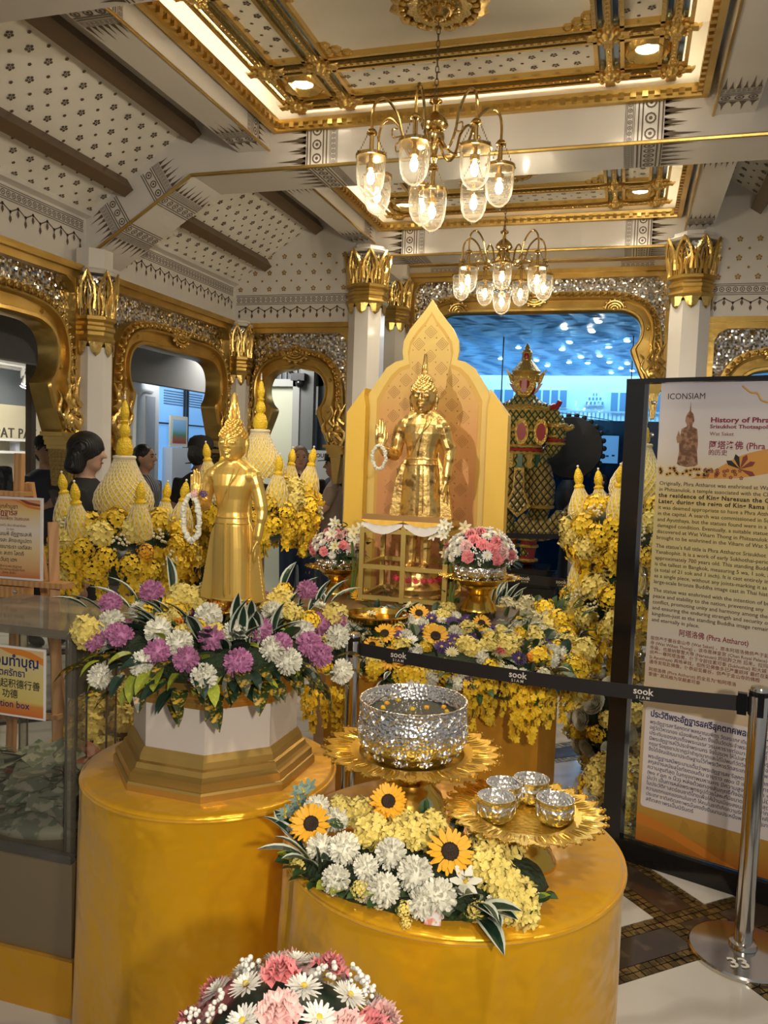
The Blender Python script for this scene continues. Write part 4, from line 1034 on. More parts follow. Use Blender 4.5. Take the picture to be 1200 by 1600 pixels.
ringsL = [(.055, .090, .060, .004), (.16, .088, .062, .004), (.30, .087, .066, .004), (.40, .080, .064, .0), (.46, .070, .056, .0), (.52, .078, .060, .0), (.58, .098, .068, .0), (.63, .108, .062, .002), (.662, .085, .046, .004), (.685, .040, .036, .004), (.70, .034, .034, .004)]
KL = dict(head=.775, headr=.065, shoulder=.662, sw=.118, elb=.47, wr=.325, elbow=(-.140, .0, .485), hand=(-.120, -.125, .530), belt=.425, hem=.055, hl=.125,
          cape=[(-.075, .60), (-.082, .42), (-.115, .36), (-.165, .055), (-.12, .045), (.12, .045), (.165, .055), (.118, .34), (.082, .42), (.075, .60)])
buddha('standing_buddha', 'smooth bright gold standing Buddha on the octagonal pedestal', (-1.052, 2.06, 1.195), 0.615, GOLDB, ringsL, KL, 0.0)
ringsM = [(.24, .095, .058, .004), (.34, .090, .060, .004), (.44, .084, .060, .0), (.52, .070, .056, .0), (.57, .076, .060, .0), (.63, .094, .066, .0), (.67, .100, .060, .002), (.695, .080, .046, .004), (.715, .040, .036, .004), (.73, .034, .034, .004)]
KM = dict(spire=0.62, head=.797, headr=.060, shoulder=.70, sw=.106, elb=.55, wr=.40, elbow=(-.125, -.01, .53), hand=(-.165, -.13, .565), belt=.50, hem=.24, hl=.125,
          cape=[(-.07, .66), (-.076, .52), (-.12, .46), (-.155, .235), (-.11, .225), (.11, .225), (.150, .235), (.125, .42), (.08, .52), (.07, .66)])
buddha('standing_buddha', 'rough gold-leafed standing Buddha before the yellow arched backdrop', (-1.03, 4.15, 1.06), 1.13, GOLDLEAF, ringsM, KM, 0.0, 0.0030)
# jasmine garlands on the raised hands
def garland(label, loc, r, L, nb, s):
    t = thing('jasmine_garland', label, 'garland', loc)
    pts = [Vector((r*math.sin(2*PI*i/24), -0.004*math.cos(2*PI*i/24), -L/2+L/2*math.cos(2*PI*i/24))) for i in range(24)]
    obj('thread', MB().tube(pts, s*0.25, 5, closed=True), mat('garland_thread', (0.7, 0.68, 0.6), 0.7), t)
    q = resample(pts+[pts[0]], nb+1)[:-1]; bm_ = MB(); bm_.ball((0, 0, 0), (s, s, s*1.25), 7, 6); bm_.ball((s*0.5, -s*0.6, -s*0.3), s*0.7, 6, 5); me = bm_.mesh('jasmine_bud')
    for i, p in enumerate(q): obj('jasmine_bud', me, PM['white'], t, p+Vector((AR.uniform(-.3, .3)*s, AR.uniform(-.4, .2)*s, 0)), (AR.uniform(0, 3), AR.uniform(0, 3), 0))
    return t
g1 = garland('white jasmine garland hung over the hand of the smooth gold Buddha', (-1.126, 1.965, 1.525), 0.024, 0.125, 34, 0.0072)
for dx, c in ((0.012, 'palepink'), (0.04, 'violet')): put(g1, 'clump', c, (dx, -0.008, 0.004), (0, -1, 0), 0.012)
garland('small white bead garland on the hand of the gold-leafed Buddha', (-1.215, 3.99, 1.70), 0.035, 0.12, 26, 0.009)

# ------------------------------------------------------------------ flower list placing
def place_list(parent, lst, rnd=0.0):
    for kind, colour, L in lst:
        for (x, y, z, a, b, c, s) in L:
            n = Vector((a, b, c))
            if kind in ('leaf', 'croton', 'round', 'fern'):
                n = Vector((a*1.2, b*1.2, c*0.35)).normalized()+Vector((AR.uniform(-.5, .5), AR.uniform(-.5, .5), AR.uniform(-.05, .45)))
                if kind == 'croton': n += Vector((0, 0, -0.5))
            else: n = n+Vector((AR.uniform(-.15, .15)+0.08, AR.uniform(-.15, .15)-0.35, AR.uniform(-.05, .15)))
            if kind == 'sunflower': n += Vector((0.2, -0.55, 0))
            if kind == 'sunflower': q = n.normalized()*0.03; x, y, z = x+q.x, y+q.y, z+q.z
            put(parent, kind, colour, (x, y, z), n, s*AR.uniform(0.93, 1.07)*(rnd or 1.0))
RING_FLOWERS = [
('mum','purple',[(-0.2,-0.183,0.388,-0.42,-0.39,0.82,0.033),(-0.305,-0.148,0.36,-0.72,-0.35,0.61,0.033),(-0.032,-0.276,0.383,-0.07,-0.6,0.8,0.033),(0.053,-0.281,0.376,0.12,-0.64,0.76,0.033),(0.08,-0.203,0.416,0.14,-0.36,0.92,0.033),(0.174,-0.236,0.37,0.41,-0.56,0.72,0.033),(0.165,-0.099,0.426,0.27,-0.16,0.95,0.033),(0.229,0.181,0.393,0.45,0.36,0.82,0.033),(0.281,-0.027,0.379,0.63,-0.06,0.78,0.033),(0.309,-0.013,0.352,0.81,-0.03,0.58,0.033),(-0.234,0.016,0.476,-0.28,0.02,0.96,0.033),(-0.316,-0.068,0.449,-0.42,-0.09,0.9,0.033),(0.171,0.221,0.483,0.19,0.25,0.95,0.033),(0.275,0.202,0.407,0.47,0.34,0.81,0.033)]),
('mum','white',[(-0.295,-0.091,0.402,-0.54,-0.17,0.83,0.033),(-0.079,-0.196,0.419,-0.14,-0.34,0.93,0.033),(0.013,-0.096,0.448,0.02,-0.14,0.99,0.033),(0.123,-0.152,0.425,0.21,-0.26,0.94,0.033),(0.011,-0.242,0.405,0.02,-0.46,0.89,0.033),(0.111,-0.295,0.342,0.31,-0.82,0.48,0.033),(0.226,-0.145,0.389,0.47,-0.3,0.83,0.033),(0.269,-0.139,0.36,0.67,-0.35,0.65,0.033),(0.292,0.169,0.363,0.67,0.39,0.63,0.033),(0.244,0.018,0.404,0.47,0.03,0.88,0.033),(-0.059,-0.299,0.357,-0.15,-0.77,0.62,0.033),(-0.244,-0.21,0.282,-0.72,-0.62,-0.31,0.033),(0.127,0.07,0.439,0.2,0.11,0.97,0.033),(-0.291,-0.119,0.373,-0.65,-0.27,0.71,0.033),(-0.093,0.111,0.483,-0.11,0.13,0.99,0.033),(0.335,0.089,0.285,0.93,0.25,-0.26,0.033)]),
('hydrangea','paleyellow',[(-0.333,-0.149,0.382,-0.65,-0.29,0.7,0.04),(-0.122,0.077,0.453,-0.17,0.11,0.98,0.04),(-0.166,0.054,0.46,-0.22,0.07,0.97,0.04),(0.265,0.207,0.416,0.43,0.33,0.84,0.04)]),
('clump','orange',[(-0.072,0.105,0.452,-0.1,0.15,0.98,0.035),(-0.037,0.129,0.463,-0.05,0.17,0.98,0.035),(-0.001,0.14,0.453,-0.0,0.2,0.98,0.035),(-0.002,0.017,0.455,-0.0,0.02,1.0,0.035),(0.025,0.039,0.453,0.04,0.06,1.0,0.035)]),
('hydrangea','paleyellow',[(0.1,0.183,0.454,0.14,0.25,0.96,0.035),(0.078,0.162,0.434,0.12,0.26,0.96,0.035),(0.012,0.161,0.48,0.01,0.19,0.98,0.035)]),
('daisy','white',[(0.063,0.004,0.452,0.09,0.01,1.0,0.028),(0.224,0.211,0.438,0.32,0.3,0.9,0.028),(-0.254,-0.026,0.437,-0.38,-0.04,0.92,0.028)]),
('clump','yellow',[(-0.184,0.029,0.441,-0.28,0.04,0.96,0.025),(-0.144,0.059,0.446,-0.21,0.09,0.97,0.025),(-0.233,-0.021,0.423,-0.39,-0.03,0.92,0.025),(0.107,0.2,0.482,0.12,0.23,0.96,0.025)]),
]
RING_LEAVES = [
('leaf','dark',[(-0.331,-0.08,0.425,-0.45,-0.11,0.89,0.11),(-0.37,-0.106,0.44,-0.45,-0.13,0.88,0.11),(-0.291,-0.033,0.442,-0.37,-0.04,0.93,0.11),(-0.268,-0.007,0.454,-0.33,-0.01,0.95,0.11),(-0.276,-0.03,0.428,-0.38,-0.04,0.92,0.11),(-0.193,0.057,0.472,-0.22,0.07,0.97,0.11),(-0.196,0.023,0.419,-0.3,0.04,0.95,0.11),(-0.212,0.022,0.432,-0.3,0.03,0.95,0.11),(-0.127,-0.011,0.395,-0.24,-0.02,0.97,0.11),(-0.14,0.04,0.392,-0.27,0.08,0.96,0.11),(-0.06,-0.059,0.404,-0.11,-0.11,0.99,0.11),(0.001,0.013,0.41,0.0,0.02,1.0,0.11),(-0.001,0.077,0.405,-0.0,0.14,0.99,0.11),(0.028,0.133,0.397,0.05,0.25,0.97,0.11),(0.106,0.156,0.385,0.21,0.31,0.93,0.11),(0.122,0.172,0.399,0.21,0.3,0.93,0.11),(0.129,0.207,0.453,0.16,0.25,0.95,0.11),(0.155,0.204,0.433,0.21,0.28,0.94,0.11),(0.185,0.21,0.427,0.26,0.29,0.92,0.11),(0.205,0.22,0.435,0.27,0.29,0.92,0.11),(0.225,0.229,0.442,0.28,0.29,0.91,0.11),(0.096,0.208,0.48,0.1,0.22,0.97,0.11),(0.245,0.238,0.45,0.29,0.29,0.91,0.11)]),
('croton','croton',[(-0.245,-0.099,0.331,-0.7,-0.28,0.66,0.085),(-0.134,-0.173,0.359,-0.32,-0.42,0.85,0.085),(-0.076,-0.261,0.301,-0.26,-0.91,0.33,0.085),(-0.022,-0.267,0.309,-0.07,-0.9,0.43,0.085),(0.037,-0.271,0.292,0.13,-0.97,0.19,0.085),(0.082,-0.254,0.311,0.27,-0.84,0.46,0.085),(0.126,-0.244,0.288,0.45,-0.88,0.13,0.085),(0.152,-0.217,0.315,0.49,-0.7,0.51,0.085),(0.179,-0.175,0.334,0.52,-0.51,0.69,0.085),(0.224,-0.15,0.306,0.76,-0.51,0.4,0.085),(0.2,-0.004,0.369,0.45,-0.01,0.89,0.085),(0.155,0.153,0.361,0.37,0.36,0.86,0.085),(0.263,-0.047,0.311,0.87,-0.16,0.46,0.085),(0.269,0.048,0.267,0.96,0.17,-0.21,0.085),(0.282,0.093,0.271,0.94,0.31,-0.13,0.085),(0.302,0.119,0.289,0.92,0.36,0.12,0.085),(-0.218,-0.192,0.254,-0.69,-0.61,-0.38,0.085),(-0.304,-0.182,0.31,-0.8,-0.48,0.35,0.085),(-0.306,-0.2,0.3,-0.81,-0.53,0.24,0.085),(-0.289,-0.148,0.324,-0.76,-0.39,0.52,0.085),(-0.195,-0.192,0.243,-0.61,-0.6,-0.52,0.085),(0.199,-0.185,0.3,0.69,-0.65,0.31,0.085),(0.306,0.145,0.312,0.83,0.4,0.39,0.085),(0.225,-0.108,0.335,0.64,-0.31,0.7,0.085),(-0.217,-0.093,0.347,-0.57,-0.24,0.78,0.085),(0.277,0.049,0.24,0.83,0.15,-0.54,0.085),(0.01,-0.273,0.263,0.04,-0.96,-0.26,0.085),(0.12,-0.246,0.269,0.43,-0.89,-0.17,0.085)]),
('croton','croton2',[(-0.282,-0.164,0.308,-0.81,-0.47,0.35,0.06),(-0.146,-0.231,0.292,-0.52,-0.83,0.19,0.06),(-0.132,-0.241,0.276,-0.48,-0.88,-0.06,0.06),(0.12,-0.222,0.332,0.35,-0.65,0.68,0.06),(0.162,0.047,0.383,0.33,0.1,0.94,0.06),(0.188,0.039,0.373,0.41,0.09,0.91,0.06),(0.131,-0.123,0.378,0.28,-0.26,0.93,0.06),(0.204,-0.168,0.315,0.66,-0.55,0.51,0.06),(0.265,-0.051,0.306,0.9,-0.17,0.39,0.06),(0.306,0.089,0.264,0.94,0.27,-0.22,0.06),(-0.024,-0.242,0.341,-0.07,-0.66,0.74,0.06),(0.176,-0.21,0.291,0.63,-0.75,0.18,0.06),(-0.281,-0.149,0.318,-0.78,-0.41,0.47,0.06),(-0.195,-0.102,0.358,-0.47,-0.25,0.84,0.06)]),
('round','green',[(0.073,-0.202,0.361,0.17,-0.48,0.86,0.04),(-0.017,-0.242,0.341,-0.05,-0.66,0.75,0.04),(0.139,-0.095,0.383,0.28,-0.19,0.94,0.04),(0.257,0.001,0.326,0.78,0.0,0.63,0.04),(0.096,-0.153,0.378,0.2,-0.32,0.92,0.04),(0.291,0.165,0.335,0.7,0.4,0.59,0.04),(-0.233,-0.057,0.359,-0.55,-0.13,0.83,0.04)]),
]
FRONT_FLOWERS = [
('mum','white',[(-0.294,-0.128,0.079,-0.3,0.32,0.9,0.033),(-0.243,-0.136,0.064,-0.28,0.34,0.9,0.033),(-0.235,-0.261,0.06,-0.29,-0.22,0.93,0.033),(-0.177,-0.271,0.072,-0.18,-0.24,0.95,0.033),(-0.17,-0.34,0.04,-0.21,-0.64,0.74,0.033),(-0.115,-0.316,0.065,-0.1,-0.43,0.9,0.028),(-0.073,-0.279,0.082,-0.04,-0.24,0.97,0.033),(-0.065,-0.353,0.046,-0.04,-0.65,0.76,0.033),(-0.012,-0.315,0.069,0.04,-0.41,0.91,0.037),(0.042,-0.345,0.046,0.13,-0.63,0.77,0.037),(0.015,-0.36,0.037,0.09,-0.73,0.68,0.033)]),
('sunflower','gold',[(-0.293,-0.163,0.047,-0.43,0.27,0.86,0.044),(0.04,-0.253,0.083,0.1,-0.14,0.98,0.05),(-0.136,-0.098,0.088,-0.1,0.4,0.91,0.04)]),
('hydrangea','paleyellow',[(-0.138,-0.209,0.084,-0.12,0.02,0.99,0.042),(-0.195,-0.114,0.079,-0.18,0.37,0.91,0.036),(-0.042,-0.189,0.089,-0.0,0.09,1.0,0.042),(-0.094,-0.114,0.069,-0.07,0.42,0.91,0.034),(-0.024,-0.102,0.075,0.02,0.43,0.9,0.034),(-0.088,-0.227,0.088,-0.06,-0.04,1.0,0.03),(0.116,-0.181,0.072,0.21,0.15,0.97,0.042),(0.145,-0.124,0.05,0.3,0.45,0.84,0.042),(0.153,-0.264,0.059,0.3,-0.23,0.93,0.045),(0.185,-0.283,0.04,0.41,-0.39,0.82,0.045),(0.117,-0.254,0.071,0.22,-0.17,0.96,0.04),(0.203,-0.294,0.021,0.54,-0.54,0.65,0.034),(-0.243,-0.114,0.085,-0.23,0.35,0.91,0.03),(0.081,-0.114,0.06,0.18,0.45,0.87,0.03),(0.177,-0.303,0.032,0.42,-0.53,0.74,0.04)]),
('lily','white',[(0.086,-0.302,0.063,0.18,-0.39,0.91,0.035)]),
('lily','teal',[(-0.361,-0.151,0.068,-0.41,0.26,0.87,0.026),(-0.336,-0.111,0.103,-0.28,0.31,0.91,0.026),(-0.341,-0.124,0.09,-0.32,0.3,0.9,0.026),(-0.357,-0.16,0.059,-0.45,0.24,0.86,0.026)]),
('clump','paleyellow',[(-0.018,-0.372,0.025,0.04,-0.83,0.56,0.018),(-0.009,-0.381,0.004,0.06,-0.96,0.29,0.014),(-0.114,-0.355,0.038,-0.12,-0.7,0.7,0.02)]),
]
FRONT_LEAVES = [
('leaf','dark',[(-0.271,-0.249,0.023,-0.46,-0.22,0.86,0.12),(-0.299,-0.195,0.012,-0.64,0.16,0.75,0.12),(-0.31,-0.186,0.018,-0.57,0.2,0.8,0.12),(-0.245,-0.28,0.024,-0.38,-0.4,0.83,0.13),(-0.228,-0.291,0.026,-0.33,-0.44,0.83,0.12),(0.109,-0.327,0.015,0.29,-0.7,0.65,0.13),(0.12,-0.325,0.01,0.33,-0.73,0.59,0.14),(0.129,-0.314,0.018,0.33,-0.62,0.71,0.12),(0.14,-0.313,0.013,0.37,-0.65,0.66,0.11),(0.102,-0.317,0.025,0.24,-0.57,0.79,0.12),(0.117,-0.311,0.025,0.28,-0.54,0.79,0.12),(0.072,-0.314,0.035,0.17,-0.48,0.86,0.1),(0.11,-0.304,0.031,0.24,-0.47,0.85,0.12)]),
('round','green',[(-0.129,-0.326,0.032,-0.14,-0.55,0.82,0.035),(-0.12,-0.335,0.027,-0.13,-0.63,0.77,0.035),(-0.02,-0.334,0.033,0.03,-0.57,0.82,0.035),(-0.041,-0.322,0.041,-0.0,-0.48,0.88,0.035),(-0.06,-0.063,0.079,-0.02,0.42,0.91,0.035),(0.024,-0.083,0.062,0.07,0.44,0.9,0.035),(0.033,-0.093,0.055,0.08,0.45,0.89,0.035),(0.025,-0.307,0.045,0.09,-0.4,0.91,0.035),(0.04,-0.273,0.055,0.1,-0.23,0.97,0.035),(-0.054,-0.3,0.051,-0.02,-0.35,0.94,0.035),(-0.307,-0.128,0.053,-0.31,0.32,0.9,0.035),(-0.341,-0.162,0.035,-0.45,0.26,0.86,0.035),(0.07,-0.151,0.049,0.14,0.27,0.95,0.035),(-0.047,-0.061,0.081,-0.01,0.42,0.91,0.035)]),
('fern','green',[(0.024,-0.083,0.062,0.07,0.44,0.9,0.06),(0.071,-0.192,0.057,0.14,0.09,0.99,0.06),(-0.155,-0.321,0.03,-0.18,-0.54,0.82,0.06)]),
]
BED_FLOWERS = [
('sunflower','gold',[(-0.465,0.227,0.878,-0.23,0.11,0.97,0.052),(-0.066,-0.113,0.886,-0.03,-0.05,1.0,0.052),(0.24,-0.141,0.871,0.12,-0.07,0.99,0.042),(0.081,-0.394,0.848,0.04,-0.22,0.97,0.06),(-0.061,-0.595,0.783,-0.04,-0.43,0.9,0.055),(-0.14,-0.409,0.841,-0.08,-0.23,0.97,0.05),(-0.17,-0.501,0.811,-0.11,-0.32,0.94,0.04)]),
('daisy','violet',[(-0.183,0.307,0.861,-0.1,0.16,0.98,0.042),(0.006,-0.14,0.885,0.0,-0.07,1.0,0.042),(0.009,-0.305,0.867,0.0,-0.16,0.99,0.042),(0.124,-0.176,0.879,0.06,-0.09,0.99,0.042),(0.163,-0.129,0.879,0.08,-0.06,0.99,0.042),(0.203,-0.014,0.88,0.1,-0.01,0.99,0.042),(0.29,-0.164,0.862,0.15,-0.09,0.98,0.042),(0.356,-0.046,0.857,0.19,-0.02,0.98,0.042),(0.153,-0.418,0.837,0.09,-0.24,0.97,0.042),(0.163,-0.361,0.849,0.09,-0.2,0.98,0.042),(0.244,-0.272,0.856,0.13,-0.15,0.98,0.042),(0.024,-0.599,0.782,0.02,-0.43,0.9,0.042),(-0.175,-0.556,0.79,-0.12,-0.39,0.91,0.042),(0.539,-0.067,0.806,0.35,-0.04,0.94,0.042),(-0.071,-0.403,0.846,-0.04,-0.22,0.97,0.042),(0.447,-0.362,0.793,0.31,-0.25,0.92,0.042),(0.105,-0.142,0.882,0.05,-0.07,1.0,0.042),(0.126,-0.451,0.831,0.07,-0.27,0.96,0.042),(-0.361,-0.183,0.847,-0.2,-0.1,0.97,0.042),(-0.003,-0.563,0.798,-0.0,-0.38,0.93,0.042),(0.236,-0.323,0.848,0.13,-0.18,0.98,0.042),(0.16,-0.052,0.883,0.08,-0.03,1.0,0.042)]),
('mum','white',[(-0.094,-0.189,0.879,-0.05,-0.09,0.99,0.036),(0.154,-0.291,0.863,0.08,-0.15,0.98,0.036),(0.288,-0.223,0.856,0.16,-0.12,0.98,0.036),(0.38,-0.17,0.845,0.21,-0.1,0.97,0.036),(0.413,0.132,0.84,0.24,0.08,0.97,0.036),(0.383,0.024,0.852,0.21,0.01,0.98,0.036),(0.25,-0.606,0.751,0.21,-0.5,0.84,0.036),(0.126,-0.65,0.747,0.11,-0.55,0.83,0.036),(0.553,0.047,0.802,0.37,0.03,0.93,0.036),(0.585,0.193,0.774,0.44,0.14,0.89,0.036),(0.574,-0.128,0.788,0.4,-0.09,0.91,0.036),(0.611,-0.078,0.774,0.46,-0.06,0.89,0.036),(0.578,-0.231,0.771,0.44,-0.17,0.88,0.036),(0.405,0.369,0.841,0.23,0.21,0.95,0.036),(0.226,-0.641,0.734,0.2,-0.58,0.79,0.036),(0.276,0.419,0.902,0.12,0.19,0.97,0.036),(-0.215,-0.639,0.738,-0.19,-0.56,0.8,0.036),(0.431,-0.478,0.759,0.35,-0.38,0.86,0.036),(0.482,-0.453,0.747,0.41,-0.38,0.83,0.036),(0.56,-0.378,0.737,0.5,-0.34,0.8,0.036),(-0.272,0.273,0.852,-0.15,0.15,0.98,0.036)]),
('hydrangea','paleyellow',[(0.045,-0.098,0.887,0.02,-0.05,1.0,0.05),(0.195,-0.233,0.867,0.1,-0.12,0.99,0.05),(0.323,-0.294,0.839,0.18,-0.17,0.97,0.05),(0.255,-0.417,0.825,0.15,-0.25,0.96,0.05),(0.217,-0.4,0.834,0.13,-0.23,0.96,0.05),(0.405,-0.224,0.832,0.24,-0.13,0.96,0.05),(0.492,-0.077,0.822,0.3,-0.05,0.95,0.05),(0.462,-0.025,0.832,0.27,-0.01,0.96,0.05),(0.396,-0.321,0.818,0.25,-0.2,0.95,0.05),(0.035,0.063,0.889,0.02,0.03,1.0,0.05),(0.311,-0.358,0.829,0.19,-0.21,0.96,0.05),(0.368,-0.288,0.831,0.22,-0.17,0.96,0.05),(-0.114,-0.605,0.774,-0.08,-0.45,0.89,0.05),(0.101,-0.619,0.768,0.08,-0.47,0.88,0.05),(0.259,0.365,0.842,0.15,0.21,0.97,0.05),(0.314,0.36,0.834,0.18,0.21,0.96,0.05)]),
('hydrangea','cream',[(0.349,0.386,0.86,0.18,0.2,0.96,0.05),(0.433,0.36,0.831,0.25,0.21,0.95,0.05),(0.488,0.34,0.814,0.3,0.21,0.93,0.05),(0.383,0.419,0.898,0.17,0.19,0.97,0.05),(0.293,0.401,0.879,0.14,0.19,0.97,0.05),(0.494,0.386,0.859,0.25,0.2,0.95,0.05)]),
('clump','yellow',[(0.537,0.355,0.829,0.31,0.2,0.93,0.06),(0.595,0.296,0.78,0.42,0.21,0.88,0.06),(0.638,0.244,0.743,0.55,0.21,0.81,0.06),(0.677,0.012,0.736,0.6,0.01,0.8,0.06),(0.562,0.367,0.842,0.31,0.2,0.93,0.06),(0.525,-0.271,0.786,0.37,-0.19,0.91,0.06),(0.663,-0.142,0.735,0.59,-0.13,0.8,0.06),(0.067,-0.652,0.751,0.06,-0.54,0.84,0.06),(0.185,-0.607,0.764,0.14,-0.47,0.87,0.06),(0.036,-0.658,0.749,0.03,-0.55,0.83,0.06),(0.697,-0.12,0.71,0.7,-0.12,0.7,0.06),(0.478,0.406,0.881,0.23,0.19,0.95,0.06)]),
('carnation','hotpink',[(0.364,-0.366,0.816,0.23,-0.23,0.95,0.028)]),
('clump','orange',[(0.5,-0.299,0.79,0.35,-0.21,0.91,0.035),(-0.098,-0.35,0.856,-0.05,-0.19,0.98,0.035),(0.406,-0.149,0.84,0.23,-0.09,0.97,0.025),(-0.285,-0.058,0.869,-0.15,-0.03,0.99,0.03)]),
('daisy','cream',[(0.496,-0.114,0.818,0.31,-0.07,0.95,0.04),(0.534,-0.137,0.803,0.35,-0.09,0.93,0.04),(-0.14,-0.29,0.864,-0.07,-0.15,0.99,0.04),(0.359,-0.374,0.815,0.23,-0.24,0.95,0.04),(0.289,-0.42,0.818,0.18,-0.26,0.95,0.04)]),
]
